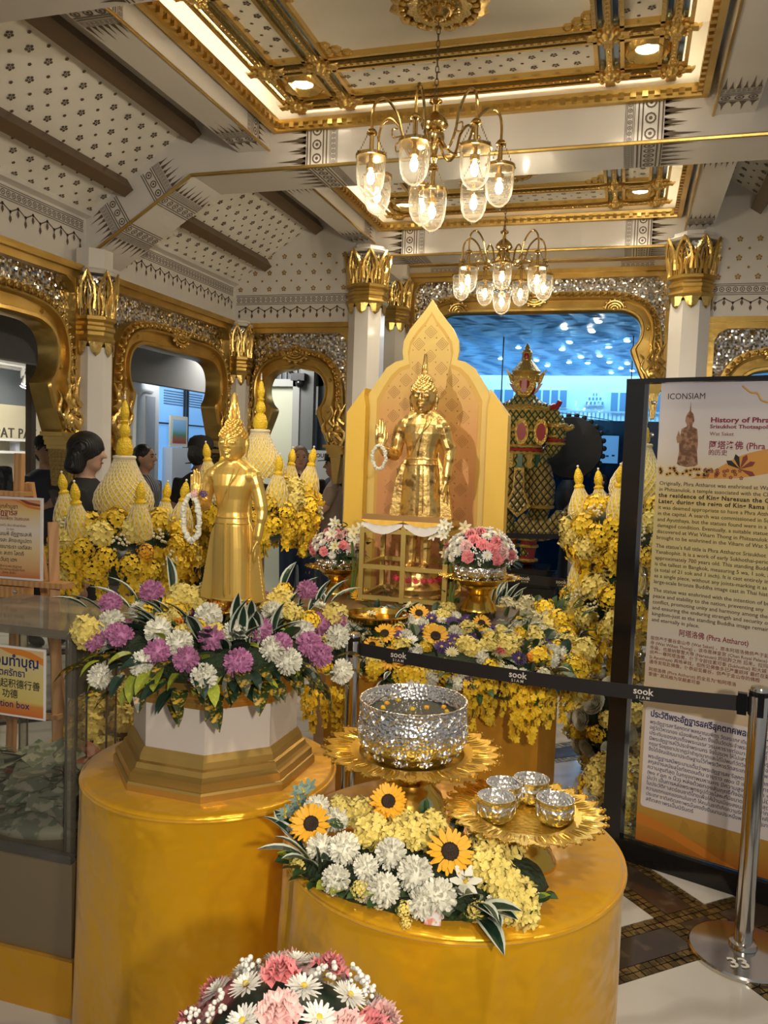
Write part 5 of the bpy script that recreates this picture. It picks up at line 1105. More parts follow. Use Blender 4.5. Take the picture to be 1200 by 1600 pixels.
BED_LEAVES = [
('round','green',[(-0.277,0.266,0.834,-0.16,0.15,0.98,0.07),(-0.021,0.066,0.869,-0.01,0.03,1.0,0.07),(-0.31,-0.32,0.815,-0.19,-0.2,0.96,0.07),(0.623,-0.175,0.723,0.59,-0.17,0.79,0.07),(0.389,0.363,0.823,0.23,0.21,0.95,0.07),(0.176,-0.067,0.861,0.09,-0.03,1.0,0.07),(-0.354,0.236,0.831,-0.2,0.13,0.97,0.07),(-0.039,-0.648,0.721,-0.04,-0.62,0.78,0.07),(0.539,-0.304,0.743,0.46,-0.26,0.85,0.07),(0.431,0.378,0.836,0.23,0.21,0.95,0.07),(0.018,-0.495,0.799,0.01,-0.32,0.95,0.07),(0.451,-0.42,0.744,0.38,-0.36,0.85,0.07),(0.524,0.422,0.884,0.23,0.19,0.95,0.07),(0.316,-0.404,0.793,0.21,-0.27,0.94,0.07),(0.107,0.1,0.865,0.05,0.05,1.0,0.07),(0.015,0.356,0.85,0.01,0.19,0.98,0.07),(0.643,-0.188,0.703,0.68,-0.2,0.71,0.07),(0.194,-0.093,0.858,0.1,-0.05,0.99,0.07),(0.594,0.058,0.755,0.48,0.05,0.88,0.07),(0.592,-0.262,0.723,0.56,-0.25,0.79,0.07),(0.181,-0.256,0.844,0.1,-0.14,0.99,0.07),(0.274,-0.213,0.838,0.15,-0.12,0.98,0.07),(-0.228,-0.228,0.843,-0.12,-0.12,0.98,0.07),(0.438,0.433,0.894,0.19,0.19,0.96,0.07),(-0.271,-0.499,0.77,-0.2,-0.37,0.91,0.07),(-0.029,-0.439,0.816,-0.02,-0.27,0.96,0.07),(0.127,-0.2,0.856,0.07,-0.1,0.99,0.07),(0.672,0.385,0.856,0.33,0.19,0.93,0.07),(0.021,-0.028,0.87,0.01,-0.01,1.0,0.07),(0.272,0.035,0.851,0.14,0.02,0.99,0.07),(0.082,-0.551,0.775,0.06,-0.4,0.91,0.07),(0.017,-0.448,0.814,0.01,-0.28,0.96,0.07),(0.555,0.418,0.881,0.25,0.19,0.95,0.07),(-0.407,-0.052,0.824,-0.24,-0.03,0.97,0.07),(0.462,-0.236,0.791,0.31,-0.16,0.94,0.07),(-0.128,-0.261,0.848,-0.07,-0.14,0.99,0.07),(-0.159,-0.389,0.821,-0.09,-0.23,0.97,0.07),(-0.261,-0.54,0.754,-0.21,-0.44,0.87,0.07),(0.611,-0.296,0.693,0.68,-0.33,0.66,0.07),(0.461,-0.462,0.718,0.45,-0.45,0.77,0.07),(-0.432,-0.137,0.812,-0.27,-0.08,0.96,0.07),(0.667,-0.041,0.704,0.7,-0.04,0.71,0.07),(0.157,-0.618,0.73,0.14,-0.57,0.81,0.07),(0.344,-0.477,0.76,0.27,-0.37,0.89,0.07),(-0.119,-0.051,0.866,-0.06,-0.03,1.0,0.07),(0.018,0.16,0.863,0.01,0.08,1.0,0.07),(0.131,-0.632,0.724,0.12,-0.6,0.79,0.07),(-0.17,0.337,0.873,-0.08,0.16,0.98,0.07),(-0.497,0.148,0.805,-0.31,0.09,0.94,0.07),(0.439,0.135,0.811,0.27,0.08,0.96,0.07)]),
('croton','dark',[(-0.212,0.29,0.838,-0.12,0.16,0.98,0.09),(0.662,0.293,0.774,0.46,0.2,0.86,0.09),(-0.317,0.27,0.849,-0.17,0.14,0.98,0.09),(-0.485,0.154,0.805,-0.31,0.1,0.95,0.09),(0.275,0.379,0.842,0.15,0.21,0.97,0.09),(-0.314,-0.397,0.795,-0.21,-0.26,0.94,0.09),(0.003,-0.667,0.706,0.0,-0.69,0.72,0.09),(-0.205,-0.443,0.802,-0.13,-0.29,0.95,0.09),(0.441,0.015,0.816,0.27,0.01,0.96,0.09),(0.671,0.269,0.757,0.51,0.2,0.84,0.09),(-0.1,-0.342,0.836,-0.06,-0.19,0.98,0.09),(-0.342,-0.33,0.806,-0.22,-0.21,0.95,0.09),(-0.008,-0.632,0.734,-0.01,-0.57,0.82,0.09),(0.511,-0.018,0.794,0.34,-0.01,0.94,0.09),(-0.436,-0.078,0.815,-0.27,-0.05,0.96,0.09),(-0.172,-0.086,0.861,-0.09,-0.04,1.0,0.09),(-0.028,-0.626,0.737,-0.02,-0.55,0.83,0.09),(-0.398,0.242,0.851,-0.21,0.13,0.97,0.09),(0.608,0.185,0.732,0.55,0.17,0.82,0.09),(0.672,0.302,0.782,0.45,0.2,0.87,0.09),(0.596,-0.077,0.753,0.48,-0.06,0.87,0.09),(0.498,-0.305,0.762,0.39,-0.24,0.89,0.09),(0.042,0.36,0.85,0.02,0.19,0.98,0.09),(-0.048,-0.629,0.734,-0.04,-0.56,0.83,0.09),(0.613,-0.277,0.7,0.66,-0.3,0.69,0.09),(0.05,-0.507,0.794,0.03,-0.34,0.94,0.09),(0.497,-0.22,0.781,0.35,-0.16,0.92,0.09),(0.499,-0.085,0.795,0.33,-0.06,0.94,0.09),(0.364,-0.381,0.787,0.25,-0.26,0.93,0.09),(0.015,-0.641,0.727,0.01,-0.6,0.8,0.09)]),
('fern','green',[(0.617,0.427,0.897,0.26,0.18,0.95,0.12),(0.682,-0.158,0.663,0.87,-0.2,0.44,0.12),(0.257,0.415,0.881,0.12,0.19,0.97,0.12),(0.549,0.409,0.871,0.26,0.19,0.95,0.12),(0.657,0.177,0.696,0.72,0.19,0.67,0.12),(-0.479,0.157,0.806,-0.3,0.1,0.95,0.12),(0.331,-0.312,0.812,0.21,-0.19,0.96,0.12),(0.47,-0.441,0.725,0.44,-0.41,0.8,0.12),(-0.31,0.294,0.871,-0.15,0.14,0.98,0.12),(0.573,0.446,0.917,0.23,0.18,0.96,0.12),(0.521,0.412,0.873,0.24,0.19,0.95,0.12),(0.519,-0.31,0.751,0.43,-0.25,0.87,0.12),(0.562,0.006,0.773,0.42,0.0,0.91,0.12),(0.528,0.381,0.841,0.28,0.2,0.94,0.12),(0.325,-0.012,0.842,0.18,-0.01,0.98,0.12)]),
('leaf','dark',[(0.251,0.409,0.874,0.12,0.19,0.97,0.14),(0.227,0.395,0.861,0.11,0.2,0.97,0.14),(0.276,0.422,0.888,0.12,0.19,0.97,0.14),(0.269,0.389,0.852,0.14,0.2,0.97,0.14),(0.212,0.403,0.872,0.1,0.19,0.98,0.14),(0.304,0.415,0.878,0.14,0.19,0.97,0.14),(0.234,0.427,0.897,0.1,0.19,0.98,0.14),(-0.616,0.113,0.822,-0.35,0.06,0.93,0.14),(0.319,0.406,0.867,0.16,0.2,0.97,0.14)]),
]
BED_SPRAYS = [
('strand','yellow',[(-0.378,-0.69,0.645,-0.46,-0.85,0.26,0.17),(-0.262,-0.725,0.679,-0.28,-0.79,0.55,0.17),(-0.306,-0.725,0.641,-0.38,-0.9,0.23,0.13),(0.059,-0.665,0.764,0.04,-0.47,0.88,0.1),(0.166,-0.574,0.797,0.1,-0.35,0.93,0.16),(0.2,-0.579,0.791,0.13,-0.37,0.92,0.15),(0.304,-0.61,0.757,0.22,-0.45,0.86,0.22),(0.364,-0.533,0.776,0.25,-0.36,0.9,0.24),(0.35,-0.572,0.763,0.25,-0.41,0.88,0.2),(0.474,-0.548,0.728,0.4,-0.47,0.79,0.22),(0.544,-0.515,0.706,0.52,-0.49,0.7,0.22),(0.504,-0.537,0.718,0.45,-0.48,0.75,0.18),(0.604,-0.387,0.733,0.5,-0.32,0.8,0.22),(0.662,-0.295,0.727,0.57,-0.25,0.78,0.2),(0.681,-0.246,0.728,0.58,-0.21,0.79,0.16),(0.106,-0.64,0.774,0.07,-0.44,0.9,0.12),(0.277,-0.636,0.749,0.21,-0.49,0.85,0.14),(0.424,-0.57,0.738,0.34,-0.46,0.82,0.14),(0.576,-0.432,0.731,0.48,-0.36,0.8,0.18),(-0.235,-0.737,0.675,-0.26,-0.82,0.52,0.2),(-0.424,-0.663,0.644,-0.52,-0.82,0.25,0.14)]),
]
wreath = thing('flower_wreath', 'wreath of mauve and white pompons with striped leaves round the octagonal pedestal', 'flowers', (-1.08, 2.06, 0.75))
place_list(wreath, RING_FLOWERS, 1.12); place_list(wreath, RING_LEAVES)
# the moss base and the far side of the wreath
m = MB()
m.tube([(0.235*math.cos(2*PI*i/32), 0.235*math.sin(2*PI*i/32), 0.345) for i in range(32)], 0.045, 8, closed=True); m.lathe([(0.0, 0.40), (0.12, 0.395), (0.2, 0.36), (0.2, 0.32), (0, 0.316)], 24)
obj('moss_ring', m, mat('dark_moss', (0.018, 0.035, 0.012), 0.8, bump=('noise', 60, 1.0, 0.02)), wreath)
for i in range(26):
    a = AR.uniform(0.1, PI-0.1); r = AR.uniform(0.18, 0.28)
    put(wreath, *AR.choice((('mum', 'white'), ('mum', 'purple'), ('hydrangea', 'paleyellow'), ('clump', 'yellow'))), (r*math.cos(a), r*math.sin(a), AR.uniform(0.36, 0.44)), (math.cos(a)*.6, math.sin(a)*.6, 1), 0.032)
for i in range(24):
    a = -PI*AR.random(); r = AR.uniform(0.16, 0.22); put(wreath, 'leaf', 'dark', (r*math.cos(a), r*math.sin(a), AR.uniform(0.35, 0.43)), (math.cos(a)*.7+AR.uniform(-.5, .5), math.sin(a)*.7+AR.uniform(-.5, .5), AR.uniform(0.5, 1.3)), AR.uniform(0.09, 0.13))
for i in range(60):
    a = -PI*AR.random(); r = AR.uniform(0.25, 0.30); put(wreath, 'croton', AR.choice(('croton', 'croton', 'croton2', 'dark')), (r*math.cos(a), r*math.sin(a), AR.uniform(0.29, 0.37)), (math.cos(a)+AR.uniform(-.6, .6), math.sin(a)+AR.uniform(-.6, .6), AR.uniform(-.7, .3)), AR.uniform(0.055, 0.09))
for i in range(80):
    a = AR.uniform(0, 2*PI); r = AR.uniform(0.10, 0.27); put(wreath, 'round', AR.choice(('green', 'croton2', 'dark')), (r*math.cos(a), r*math.sin(a), AR.uniform(0.36, 0.41)), (math.cos(a), math.sin(a), AR.uniform(0.2, 1.0)), AR.uniform(0.04, 0.07))
for i in range(20):
    a = -PI*AR.random(); r = AR.uniform(0.11, 0.19)
    put(wreath, *AR.choice((('hydrangea', 'paleyellow'), ('clump', 'orange'), ('clump', 'yellow'), ('daisy', 'cream'))), (r*math.cos(a), r*math.sin(a), AR.uniform(0.40, 0.43)), (math.cos(a)*.4, math.sin(a)*.4, 1), AR.uniform(0.022, 0.034))
fa = thing('flower_arrangement', 'long arrangement of white pompons and sunflowers along the front table edge', 'flowers', (*TR, 0.75))
place_list(fa, FRONT_FLOWERS); place_list(fa, FRONT_LEAVES)
for p, s in (((-0.275, -0.215, 0.085), 0.044), ((-0.128, -0.115, 0.118), 0.042)): put(fa, 'sunflower', 'gold', p, (0.1, -0.8, 0.75), s)
for p in ((-0.369, -0.116, 0.05), (-0.362, -0.064, 0.085), (-0.35, -0.09, 0.062), (-0.345, -0.05, 0.09)):
    put(fa, 'lily', 'teal', p, (-0.3, -0.6, 0.8), 0.026)
obj('teal_stem', MB().tube([(-0.28, -0.12, 0.0), (-0.33, -0.10, 0.04), (-0.36, -0.07, 0.08)], 0.003, 5), STEMG, fa)
obj('foam_base', remesh(MB().ball((-0.04, -0.215, 0.01), (0.27, 0.14, 0.05), 16, 10).ball((0.12, -0.16, 0.01), (0.12, 0.10, 0.05), 12, 8), 0.01, 2), MATS['dark_moss'], fa)
obj('price_tag', MB().box((-0.016, -0.0006, -0.013), (0.016, 0.0006, 0.013)), mat('tag_paper', (0.55, 0.52, 0.5), 0.5, mix=('noise', 60, (0.5, 0.12, 0.06), 0.5, 0.6)), fa, (0.04, -0.375, 0.022), (-0.5, 0.1, 0.3), smooth=False)
for i in range(26):
    x = AR.uniform(-0.28, 0.2); put(fa, 'round', AR.choice(('green', 'dark')), (x, -0.215+AR.uniform(-.1, .1), AR.uniform(0.03, 0.06)), (AR.uniform(-1, 1), AR.uniform(-1, .6), AR.uniform(0, .6)), AR.uniform(0.04, 0.06))

for i in range(60):
    a = -PI*AR.random(); x = -0.04+0.27*math.cos(a); y = -0.215+0.14*math.sin(a); k = AR.random()
    if k < 0.62: put(fa, 'round', AR.choice(('green', 'croton2', 'green')), (x, y, AR.uniform(0.01, 0.03)), (math.cos(a)+AR.uniform(-.7, .7), math.sin(a)+AR.uniform(-.7, .7), AR.uniform(.0, .5)), AR.uniform(0.03, 0.05))
    elif k < 0.8: put(fa, 'clump', AR.choice(('paleyellow', 'cream')), (x, y, 0.025), (math.cos(a), math.sin(a), .4), AR.uniform(0.014, 0.022))
    elif k < 0.86: put(fa, 'mum', 'white', (x*0.97, y*0.97, 0.03), (math.cos(a), math.sin(a), .6), 0.025)
for i in range(4):
    a = -PI*(0.08+0.84*AR.random()); r = AR.uniform(0.27, 0.30)
    put(wreath, 'mum', 'purple', (r*math.cos(a), r*math.sin(a), AR.uniform(0.31, 0.40)), (math.cos(a), math.sin(a), AR.uniform(.0, .6)), AR.uniform(0.030, 0.036))

# ------------------------------------------------------------------ bowls and trays
def tray(name, label, loc, R, h, foot, n=24, group=None):
    """gilt pedestal tray with a spiked leaf rim"""
    t = thing(name, label, 'tray', loc, group=group)
    m = MB(); N_ = n*8; rows = []
    for rr, z, k in ((0.0, 0.80, 0), (0.50, 0.80, 0), (0.56, 0.83, 0), (0.60, 0.92, 0), (0.66, 0.945, 0), (0.84, 0.955, 0.0), (0.90, 0.96, 0.5), (0.965, 0.965, 1.0), (0.965, 0.95, 1.0), (0.80, 0.93, 0.0), (0.62, 0.86, 0), (0.50, 0.76, 0), (0.20, 0.74, 0)):
        row = []
        for j in range(N_):
            ph = (j % 8)/8; spike = 1-abs(ph-0.5)*2; rr2 = rr*(1+k*0.12*(spike-0.5))
            a = 2*PI*j/N_; row.append((R*rr2*math.cos(a), R*rr2*math.sin(a), h*z+k*0.003*spike))
        rows.append(row)
    m.loft(rows, cap=False); obj('leaf_rim_dish', m, mat('engraved_gold', (0.70, 0.45, 0.06), 0.28, 0.85, bump=('voronoi', 80, 0.22, 0.004)), t)
    m = MB()
    for j in range(n):
        a = 2*PI*(j+0.5)/n
        for da, rr in ((0, 1.025), (-0.05, 0.99), (0.05, 0.99)): m.ball((R*rr*math.cos(a+da), R*rr*math.sin(a+da), h*0.965+R*0.01), R*0.02, 6, 5)
    obj('beaded_edge', m, GOLDS, t, kind='stuff')
    m = MB()
    for j in range(n):
        a = 2*PI*(j+0.5)/n; w = PI/n*0.62
        q = [(0.70, -w*0.8), (0.82, -w), (0.92, -w*0.55), (0.975, 0), (0.92, w*0.55), (0.82, w), (0.70, w*0.8)]
        m.tube([(R*r_*math.cos(a+d_a), R*r_*math.sin(a+d_a), h*(0.948+0.012*(r_-0.7)/0.3)) for r_, d_a in q], R*0.009, 5); m.tube([(R*r_*math.cos(a), R*r_*math.sin(a), h*0.955) for r_ in (0.72, 0.80, 0.88)], [R*0.008, R*0.014, R*0.004], 5)
    obj('engraved_leaves', m, GOLDS, t, kind='stuff')
    f = foot
    obj('foot', MB().lathe([(f*1.0, 0), (f*1.0, h*0.05), (f*0.92, h*0.10), (f*0.86, h*0.22), (f*0.62, h*0.36), (f*0.55, h*0.44), (f*0.62, h*0.48), (f*0.55, h*0.52), (f*0.72, h*0.60), (f*1.02, h*0.68), (f*1.05, h*0.74), (f*0.4, h*0.77)], 36, lobes=lambda a, i: 1+0.012*math.cos(16*a)*(i in (3, 9))), GOLDS, t)
    return t
def silver_bowl(name, label, loc, R, h, group=None, cat='bowl', beads=True):
    t = thing(name, label, cat, loc, group=group)
    prof = [(0.0, 0.0), (R*0.62, 0.0), (R*0.80, h*0.10), (R*0.95, h*0.28), (R*1.01, h*0.48), (R*0.985, h*0.62), (R*0.985, h*0.70), (R*0.97, h*0.72), (R*0.97, h*0.93), (R*1.0, h*0.95), (R*1.0, h), (R*0.965, h), (R*0.93, h*0.93), (R*0.93, h*0.5), (R*0.75, h*0.15), (0, h*0.08)]
    obj('bowl_body', MB().lathe(prof, 64), SILVER, t, ang=50)
    if beads:
        m = MB()
        for z, k, s in ((0.67, 72, 0.020), (0.735, 84, 0.014)):
            for j in range(k): a = 2*PI*j/k; m.ball((R*0.99*math.cos(a), R*0.99*math.sin(a), h*z), R*s, 5, 4)
        for ring, (z, rr, k, s) in enumerate(((0.50, 1.0, 14, 0.075), (0.33, 0.965, 14, 0.085), (0.17, 0.86, 12, 0.07))):
            for j in range(k):
                a = 2*PI*(j+0.5*ring)/k; c = Vector((R*rr*math.cos(a), R*rr*math.sin(a), h*z)); m.ball(c, (R*s*0.6, R*s*0.6, R*s), 7, 6)
                tx = Vector((-math.sin(a), math.cos(a), 0))
                for sg in (-1, 1):
                    m.tube([c+tx*sg*R*0.02-Vector((0, 0, R*0.06)), c+tx*sg*R*0.13, c+tx*sg*R*0.10+Vector((0, 0, R*0.10)), c+tx*sg*R*0.02+Vector((0, 0, R*0.09))], [R*0.022, R*0.03, R*0.025, R*0.012], 5)
        for j in range(22):
            a = 2*PI*j/22; c = Vector((R*0.978*math.cos(a), R*0.978*math.sin(a), h*0.83)); tx = Vector((-math.sin(a), math.cos(a), 0))
            m.tube([c+tx*R*0.11*math.sin(q)+Vector((0, 0, h*0.07*math.sin(2*q))) for q in (-1.4, -0.8, 0, 0.8, 1.4)], R*0.022, 5)
        obj('repousse_relief', m, SILVER, t)
    return t
BW_ = (-0.49, 1.985)
tray('pedestal_tray', 'large gilt pedestal tray with spiked rim under the silver water bowl', (*BW_, 0.75), 0.225, 0.158, 0.095, 26)
sb = silver_bowl('water_bowl', 'large embossed silver bowl filled with water and floating petals', (*BW_, 0.878), 0.138, 0.155)
obj('water', MB().lathe([(0, 0.115), (0.125, 0.115)], 40), clear('clear_water', (0.85, 0.86, 0.80), 0.6, 0.03, 0.22), sb, smooth=False)
for i, (a, r) in enumerate(((0.5, .09), (1.2, .06), (1.9, .03), (2.6, .1), (3.0, .085), (-2.7, .1), (2.2, .11), (0.9, .1), (-0.4, .05))):
    put(sb, 'clump', 'gold' if i % 2 else 'yellow', (r*math.cos(a), r*math.sin(a), 0.117), (0, 0, 1), 0.008, name='floating_petal')
ST = (-0.178, 1.80)
tray('pedestal_tray', 'smaller gilt pedestal tray holding four little silver cups', (*ST, 0.75), 0.178, 0.122, 0.075, 28)
for (x, y), lb in (((-.238, 1.765), 'front one of four small silver cups, nearest the sunflowers'), ((-.232, 1.845), 'small silver cup second from the front in the gilt tray'), ((-.175, 1.895), 'small silver cup at the back of the gilt tray'), ((-.112, 1.80), 'small silver cup apart at the tray rim opposite the other three')):
    c = silver_bowl('silver_cup', lb, (x, y, 0.849), 0.042, 0.056, 'small silver cups on the gilt tray', 'cup', beads=False)
    m = MB()
    for j in range(10):
        a = 2*PI*j/10; m.tube([(0.0415*math.cos(a+q), 0.0415*math.sin(a+q), 0.020+0.018*abs(math.sin(q*6))) for q in (-0.28, -0.14, 0, 0.14, 0.28)], 0.0018, 5)
    obj('repousse_relief', m, SILVER, c)

# ------------------------------------------------------------------ dome bouquets in silver bowls on gilt stands
def bouquet(label, loc, R, seed, bottom=-0.15, group='pink and white dome bouquets'):
    t = thing('dome_bouquet', label, 'bouquet', loc, group=group); rg = random.Random(seed)
    obj('foam_dome', MB().ball((0, 0, 0), (R*0.80, R*0.80, R*0.62), 16, 9), LEAFD, t)
    pts = fib(int(62), bottom); rg.shuffle(pts)
    for i, v in enumerate(pts):
        p = Vector((v.x*R*0.92, v.y*R*0.92, v.z*R*0.72)); n = Vector((v.x, v.y, v.z*1.2))
        k = i % 12
        if k in (0, 5): put(t, 'carnation', 'palepink', p, n, R*0.20)
        elif k in (1, 7): put(t, 'carnation', 'pink', p, n, R*0.19)
        elif k in (2, 4, 6, 9, 10): put(t, 'daisy', 'snow', p*1.03, n, R*0.17)
        else: put(t, 'breath', 'snow', p*0.97, n, R*0.16)
    for i in range(20):
        a = 2*PI*i/20; put(t, 'fern', 'green', (R*0.80*math.cos(a), R*0.80*math.sin(a), -R*0.08), (math.cos(a), math.sin(a), -0.35), R*0.42)
    return t
def stand_set(x, y, z, s, who, seed):
    tray('pedestal_tray', 'gilt pedestal tray under the %s silver bowl bouquet' % who, (x, y, z), 0.185*s, 0.165*s, 0.085*s, 22)
    silver_bowl('silver_bowl', 'embossed silver bowl holding the %s pink and white bouquet' % who, (x, y, z+0.138*s), 0.118*s, 0.11*s)
    return bouquet('dome of pink carnations and white daisies, the %s bouquet' % who, (x, y, z+0.138*s+0.115*s), 0.165*s, seed)
# ------------------------------------------------------------------ bouquets on their stands
stand_set(-0.665, 3.95, 0.905, 1.06, 'shrine-side bouquet below the white lilies,', 4)
stand_set(-1.50, 4.20, 0.885, 0.92, 'shrine bouquet beside the smooth gold Buddha,', 9)
# nearest bouquet, at the bottom edge of the view, on its own little pillar
PB = (-0.385, 0.945)
pil = thing('cloth_pillar', 'slim cloth covered pillar under the nearest pink bouquet', 'stand', (*PB, 0))
obj('pillar_cloth', MB().lathe([(0.115, 0), (0.11, 0.3), (0.11, 0.60), (0.105, 0.61), (0, 0.61)], 40, lobes=lambda a, i: 1+0.03*math.sin(9*a)*(i == 0)), SATIN, pil)
tray('pedestal_tray', 'gilt tray almost wholly hidden below the nearest pink bouquet', (*PB, 0.61), 0.12, 0.12, 0.06, 22)
silver_bowl('silver_bowl', 'silver bowl under the nearest pink bouquet', (*PB, 0.71), 0.095, 0.10)
bouquet('nearest dome of pink carnations and white daisies at the bottom edge', (*PB, 0.845), 0.152, 21)

# ------------------------------------------------------------------ shrine platform and flower bed
plat = thing('shrine_platform', 'orange satin platform under the flower bed of the main shrine', 'platform', (-0.85, 3.86, 0))
obj('satin_skirt', MB().lathe([(0.60, 0), (0.598, 0.40), (0.595, 0.69), (0.59, 0.70), (0, 0.70)], 10, a0=math.radians(-62)), mat('orange_satin', (0.60, 0.27, 0.02), 0.45, 0.15, bump=('noise', 3, 0.25, 0.05)), plat, smooth=False)
obj('rear_tier', MB().box((-0.78, -0.12, 0.70), (0.36, 0.55, 0.885)), mat('brown_tier', (0.16, 0.09, 0.03), 0.5), plat, smooth=False)
bed = thing('flower_bed', 'bed of sunflowers, white pompons and violet daisies round the main shrine', 'flowers', (-0.85, 3.85, 0))
obj('moss_mound', MB().lathe([(0.56, 0.70), (0.60, 0.73), (0.54, 0.80), (0.36, 0.85), (0.2, 0.872), (0, 0.878)], 32, lobes=lambda a, i: 1+0.03*math.sin(5*a+i)), MATS['dark_moss'], bed)
place_list(bed, BED_FLOWERS); place_list(bed, BED_LEAVES); place_list(bed, BED_SPRAYS)
for i in range(40):
    a = AR.uniform(-2.9, 0.2); r = AR.uniform(0.62, 0.72); put(bed, AR.choice(('croton', 'round', 'leaf')), AR.choice(('dark', 'green')) , (r*math.cos(a), r*math.sin(a), AR.uniform(0.66, 0.78)), (math.cos(a), math.sin(a), AR.uniform(-.6, .3)), AR.uniform(0.06, 0.11))
for i in range(28):
    a = AR.uniform(-0.25, 0.7); r = AR.uniform(0.60, 0.72); put(bed, AR.choice(('clump', 'hydrangea')), AR.choice(('yellow', 'paleyellow', 'cream')), (r*math.cos(a), r*math.sin(a), AR.uniform(0.52, 0.80)), (math.cos(a), math.sin(a), .3), AR.uniform(0.05, 0.07))
for i in range(380):
    a = AR.uniform(0, 2*PI); r = 0.70*math.sqrt(AR.random()); z = 0.62+0.27*math.sqrt(max(0.02, 1-(r/0.75)**2))
    p = Vector((r*math.cos(a), r*math.sin(a), z)); n = (p.x, p.y, 0.55)
    if p.y > 0.05 and -0.5 < p.x < 0.3: continue
    k = AR.random()
    if k < 0.45: put(bed, AR.choice(('round', 'croton', 'fern', 'leaf')), AR.choice(('green', 'dark')), p, (p.x+AR.uniform(-.6, .6), p.y+AR.uniform(-.6, .6), AR.uniform(0, .8)), AR.uniform(0.06, 0.10))
    elif k < 0.56: put(bed, 'daisy', 'violet', p, n, 0.04)
    elif k < 0.68: put(bed, 'mum', 'white', p, n, AR.uniform(0.028, 0.036))
    elif k < 0.86: put(bed, AR.choice(('hydrangea', 'clump')), AR.choice(('paleyellow', 'yellow', 'cream')), p, n, AR.uniform(0.03, 0.045))
    else: put(bed, 'daisy', AR.choice(('cream', 'snow')), p, n, 0.032)
# gilt offering bowl
ob = thing('offering_bowl', 'gilt pierced offering bowl standing in the flowers of the shrine', 'bowl', (-1.077, 3.60, 0.79))
obj('bowl_dish', MB().lathe([(0.06, 0.06), (0.10, 0.075), (0.135, 0.095), (0.142, 0.115), (0.146, 0.118), (0.146, 0.124), (0.136, 0.124), (0.128, 0.10), (0.09, 0.086), (0, 0.08)], 40), GOLDS, ob)
obj('bowl_foot', MB().lathe([(0.085, 0), (0.085, 0.012), (0.06, 0.03), (0.05, 0.05), (0.065, 0.065), (0, 0.065)], 32), GOLDS, ob)
m = MB()
for i in range(44):
    a = 2*PI*i/44; m.box((-0.0022, -0.002, -0.011), (0.0022, 0.002, 0.011), M=Tm((0.1405*math.cos(a), 0.1405*math.sin(a), 0.107), (0, 0, a)))
obj('pierced_gallery', m, mat('dark_slots', (0.10, 0.05, 0.01), 0.4, 0.6), ob, smooth=False)
for i in range(9): put(ob, 'daisy', 'palepink' if i < 3 else 'snow', (AR.uniform(-.01, .06), AR.uniform(-.06, .03), 0.09), (0, 0, 1), 0.018)
# lily sprays either side of the cage
for lb, (x, y, z), k in (('spray of white lilies leaning over the cage, above the large bouquet', (-0.82, 3.98, 1.20), 15), ('small spray of white lilies beside the cage, behind the far bouquet', (-1.38, 4.10, 1.22), 9)):
    t = thing('lily_spray', lb, 'flowers', (x, y, 0.90)); h = z-0.90
    obj('stems', MB().tube([(0, 0, -0.02), (0.01, 0, h*0.5), (0, -0.02, h*0.95)], 0.008, 6).tube([(0.01, 0, 0), (0.04, -0.01, h*0.6), (0.06, -0.02, h*1.05)], 0.006, 6), STEMG, t)
    for i in range(k):
        p = Vector((AR.uniform(-.10, .12), AR.uniform(-.09, .03), h+AR.uniform(-.08, .12))); put(t, 'lily', 'white' if i % 3 else 'cream', p, (p.x*4, -1+p.y, 0.5), AR.uniform(0.030, 0.042))
    for i in range(k*2):
        p = Vector((AR.uniform(-.10, .12), AR.uniform(-.05, .05), h+AR.uniform(-.20, .06))); put(t, 'round', 'green', p, (AR.uniform(-1, 1), -0.6, AR.uniform(-.6, .6)), 0.045)

# ------------------------------------------------------------------ gilt cage, statue base, drape
cage = thing('gilt_cage', 'open gilt metal cage frame round the feet of the gold-leafed Buddha', 'frame', (-1.03, 4.15, 0.895))
CG = mat('gilt_bar', (0.55, 0.40, 0.12), 0.35, 0.7)
def bar(p, q, w=0.011):
    a, b = Vector(p), Vector(q); lo = Vector((min(a.x, b.x), min(a.y, b.y), min(a.z, b.z)))-Vector((w,)*3); hi = Vector((max(a.x, b.x), max(a.y, b.y), max(a.z, b.z)))+Vector((w,)*3)
    obj('cage_bar', MB().box(lo, hi), CG, cage, smooth=False)
X0, X1, Y0, Y1 = -0.25, 0.19, -0.19, 0.19; ZS = (0.025, 0.185, 0.37)
for x in (X0, X1):
    for y in (Y0, Y1): bar((x, y, 0.02), (x, y, 0.372), 0.0122)
bar((-0.03, Y0, 0.02), (-0.03, Y0, 0.385), 0.0122)
for z in ZS:
    bar((X0, Y0, z), (X1, Y0, z)); bar((X0, Y1, z), (X1, Y1, z)); bar((X0, Y0, z), (X0, Y1, z)); bar((X1, Y0, z), (X1, Y1, z))
obj('shelf', MB().box((-0.155, 0.06, 0.40), (0.155, Y1, 0.415)).box((X0, Y0, 0.40), (-0.16, Y1, 0.415)).box((0.16, Y0, 0.40), (X1, Y1, 0.415)), CG, cage, smooth=False)
obj('front_plank', MB().box((X0+0.0, Y0-0.012, 0.425), (X1-0.02, Y0+0.02, 0.455)), mat('gilded_plank', (0.36, 0.20, 0.07), 0.4, 0.5), cage, smooth=False)
dr = MB(); wd = MB()
for j, (a, b) in enumerate(((-0.25, -0.035), (-0.03, 0.17))):
    for mb, top, hang in ((dr, 0.428, 0.022), (wd, 0.412, 0.045)):
        r1 = []; r2 = []
        for i in range(13):
            f = i/12; x = a+(b-a)*f; r1.append((x, Y0-0.016, top)); r2.append((x, Y0-0.020-0.004*math.sin(f*25), top-hang*(0.25+math.sin(PI*f))))
        mb.loft([r1, r2], cap=False, closed=False)
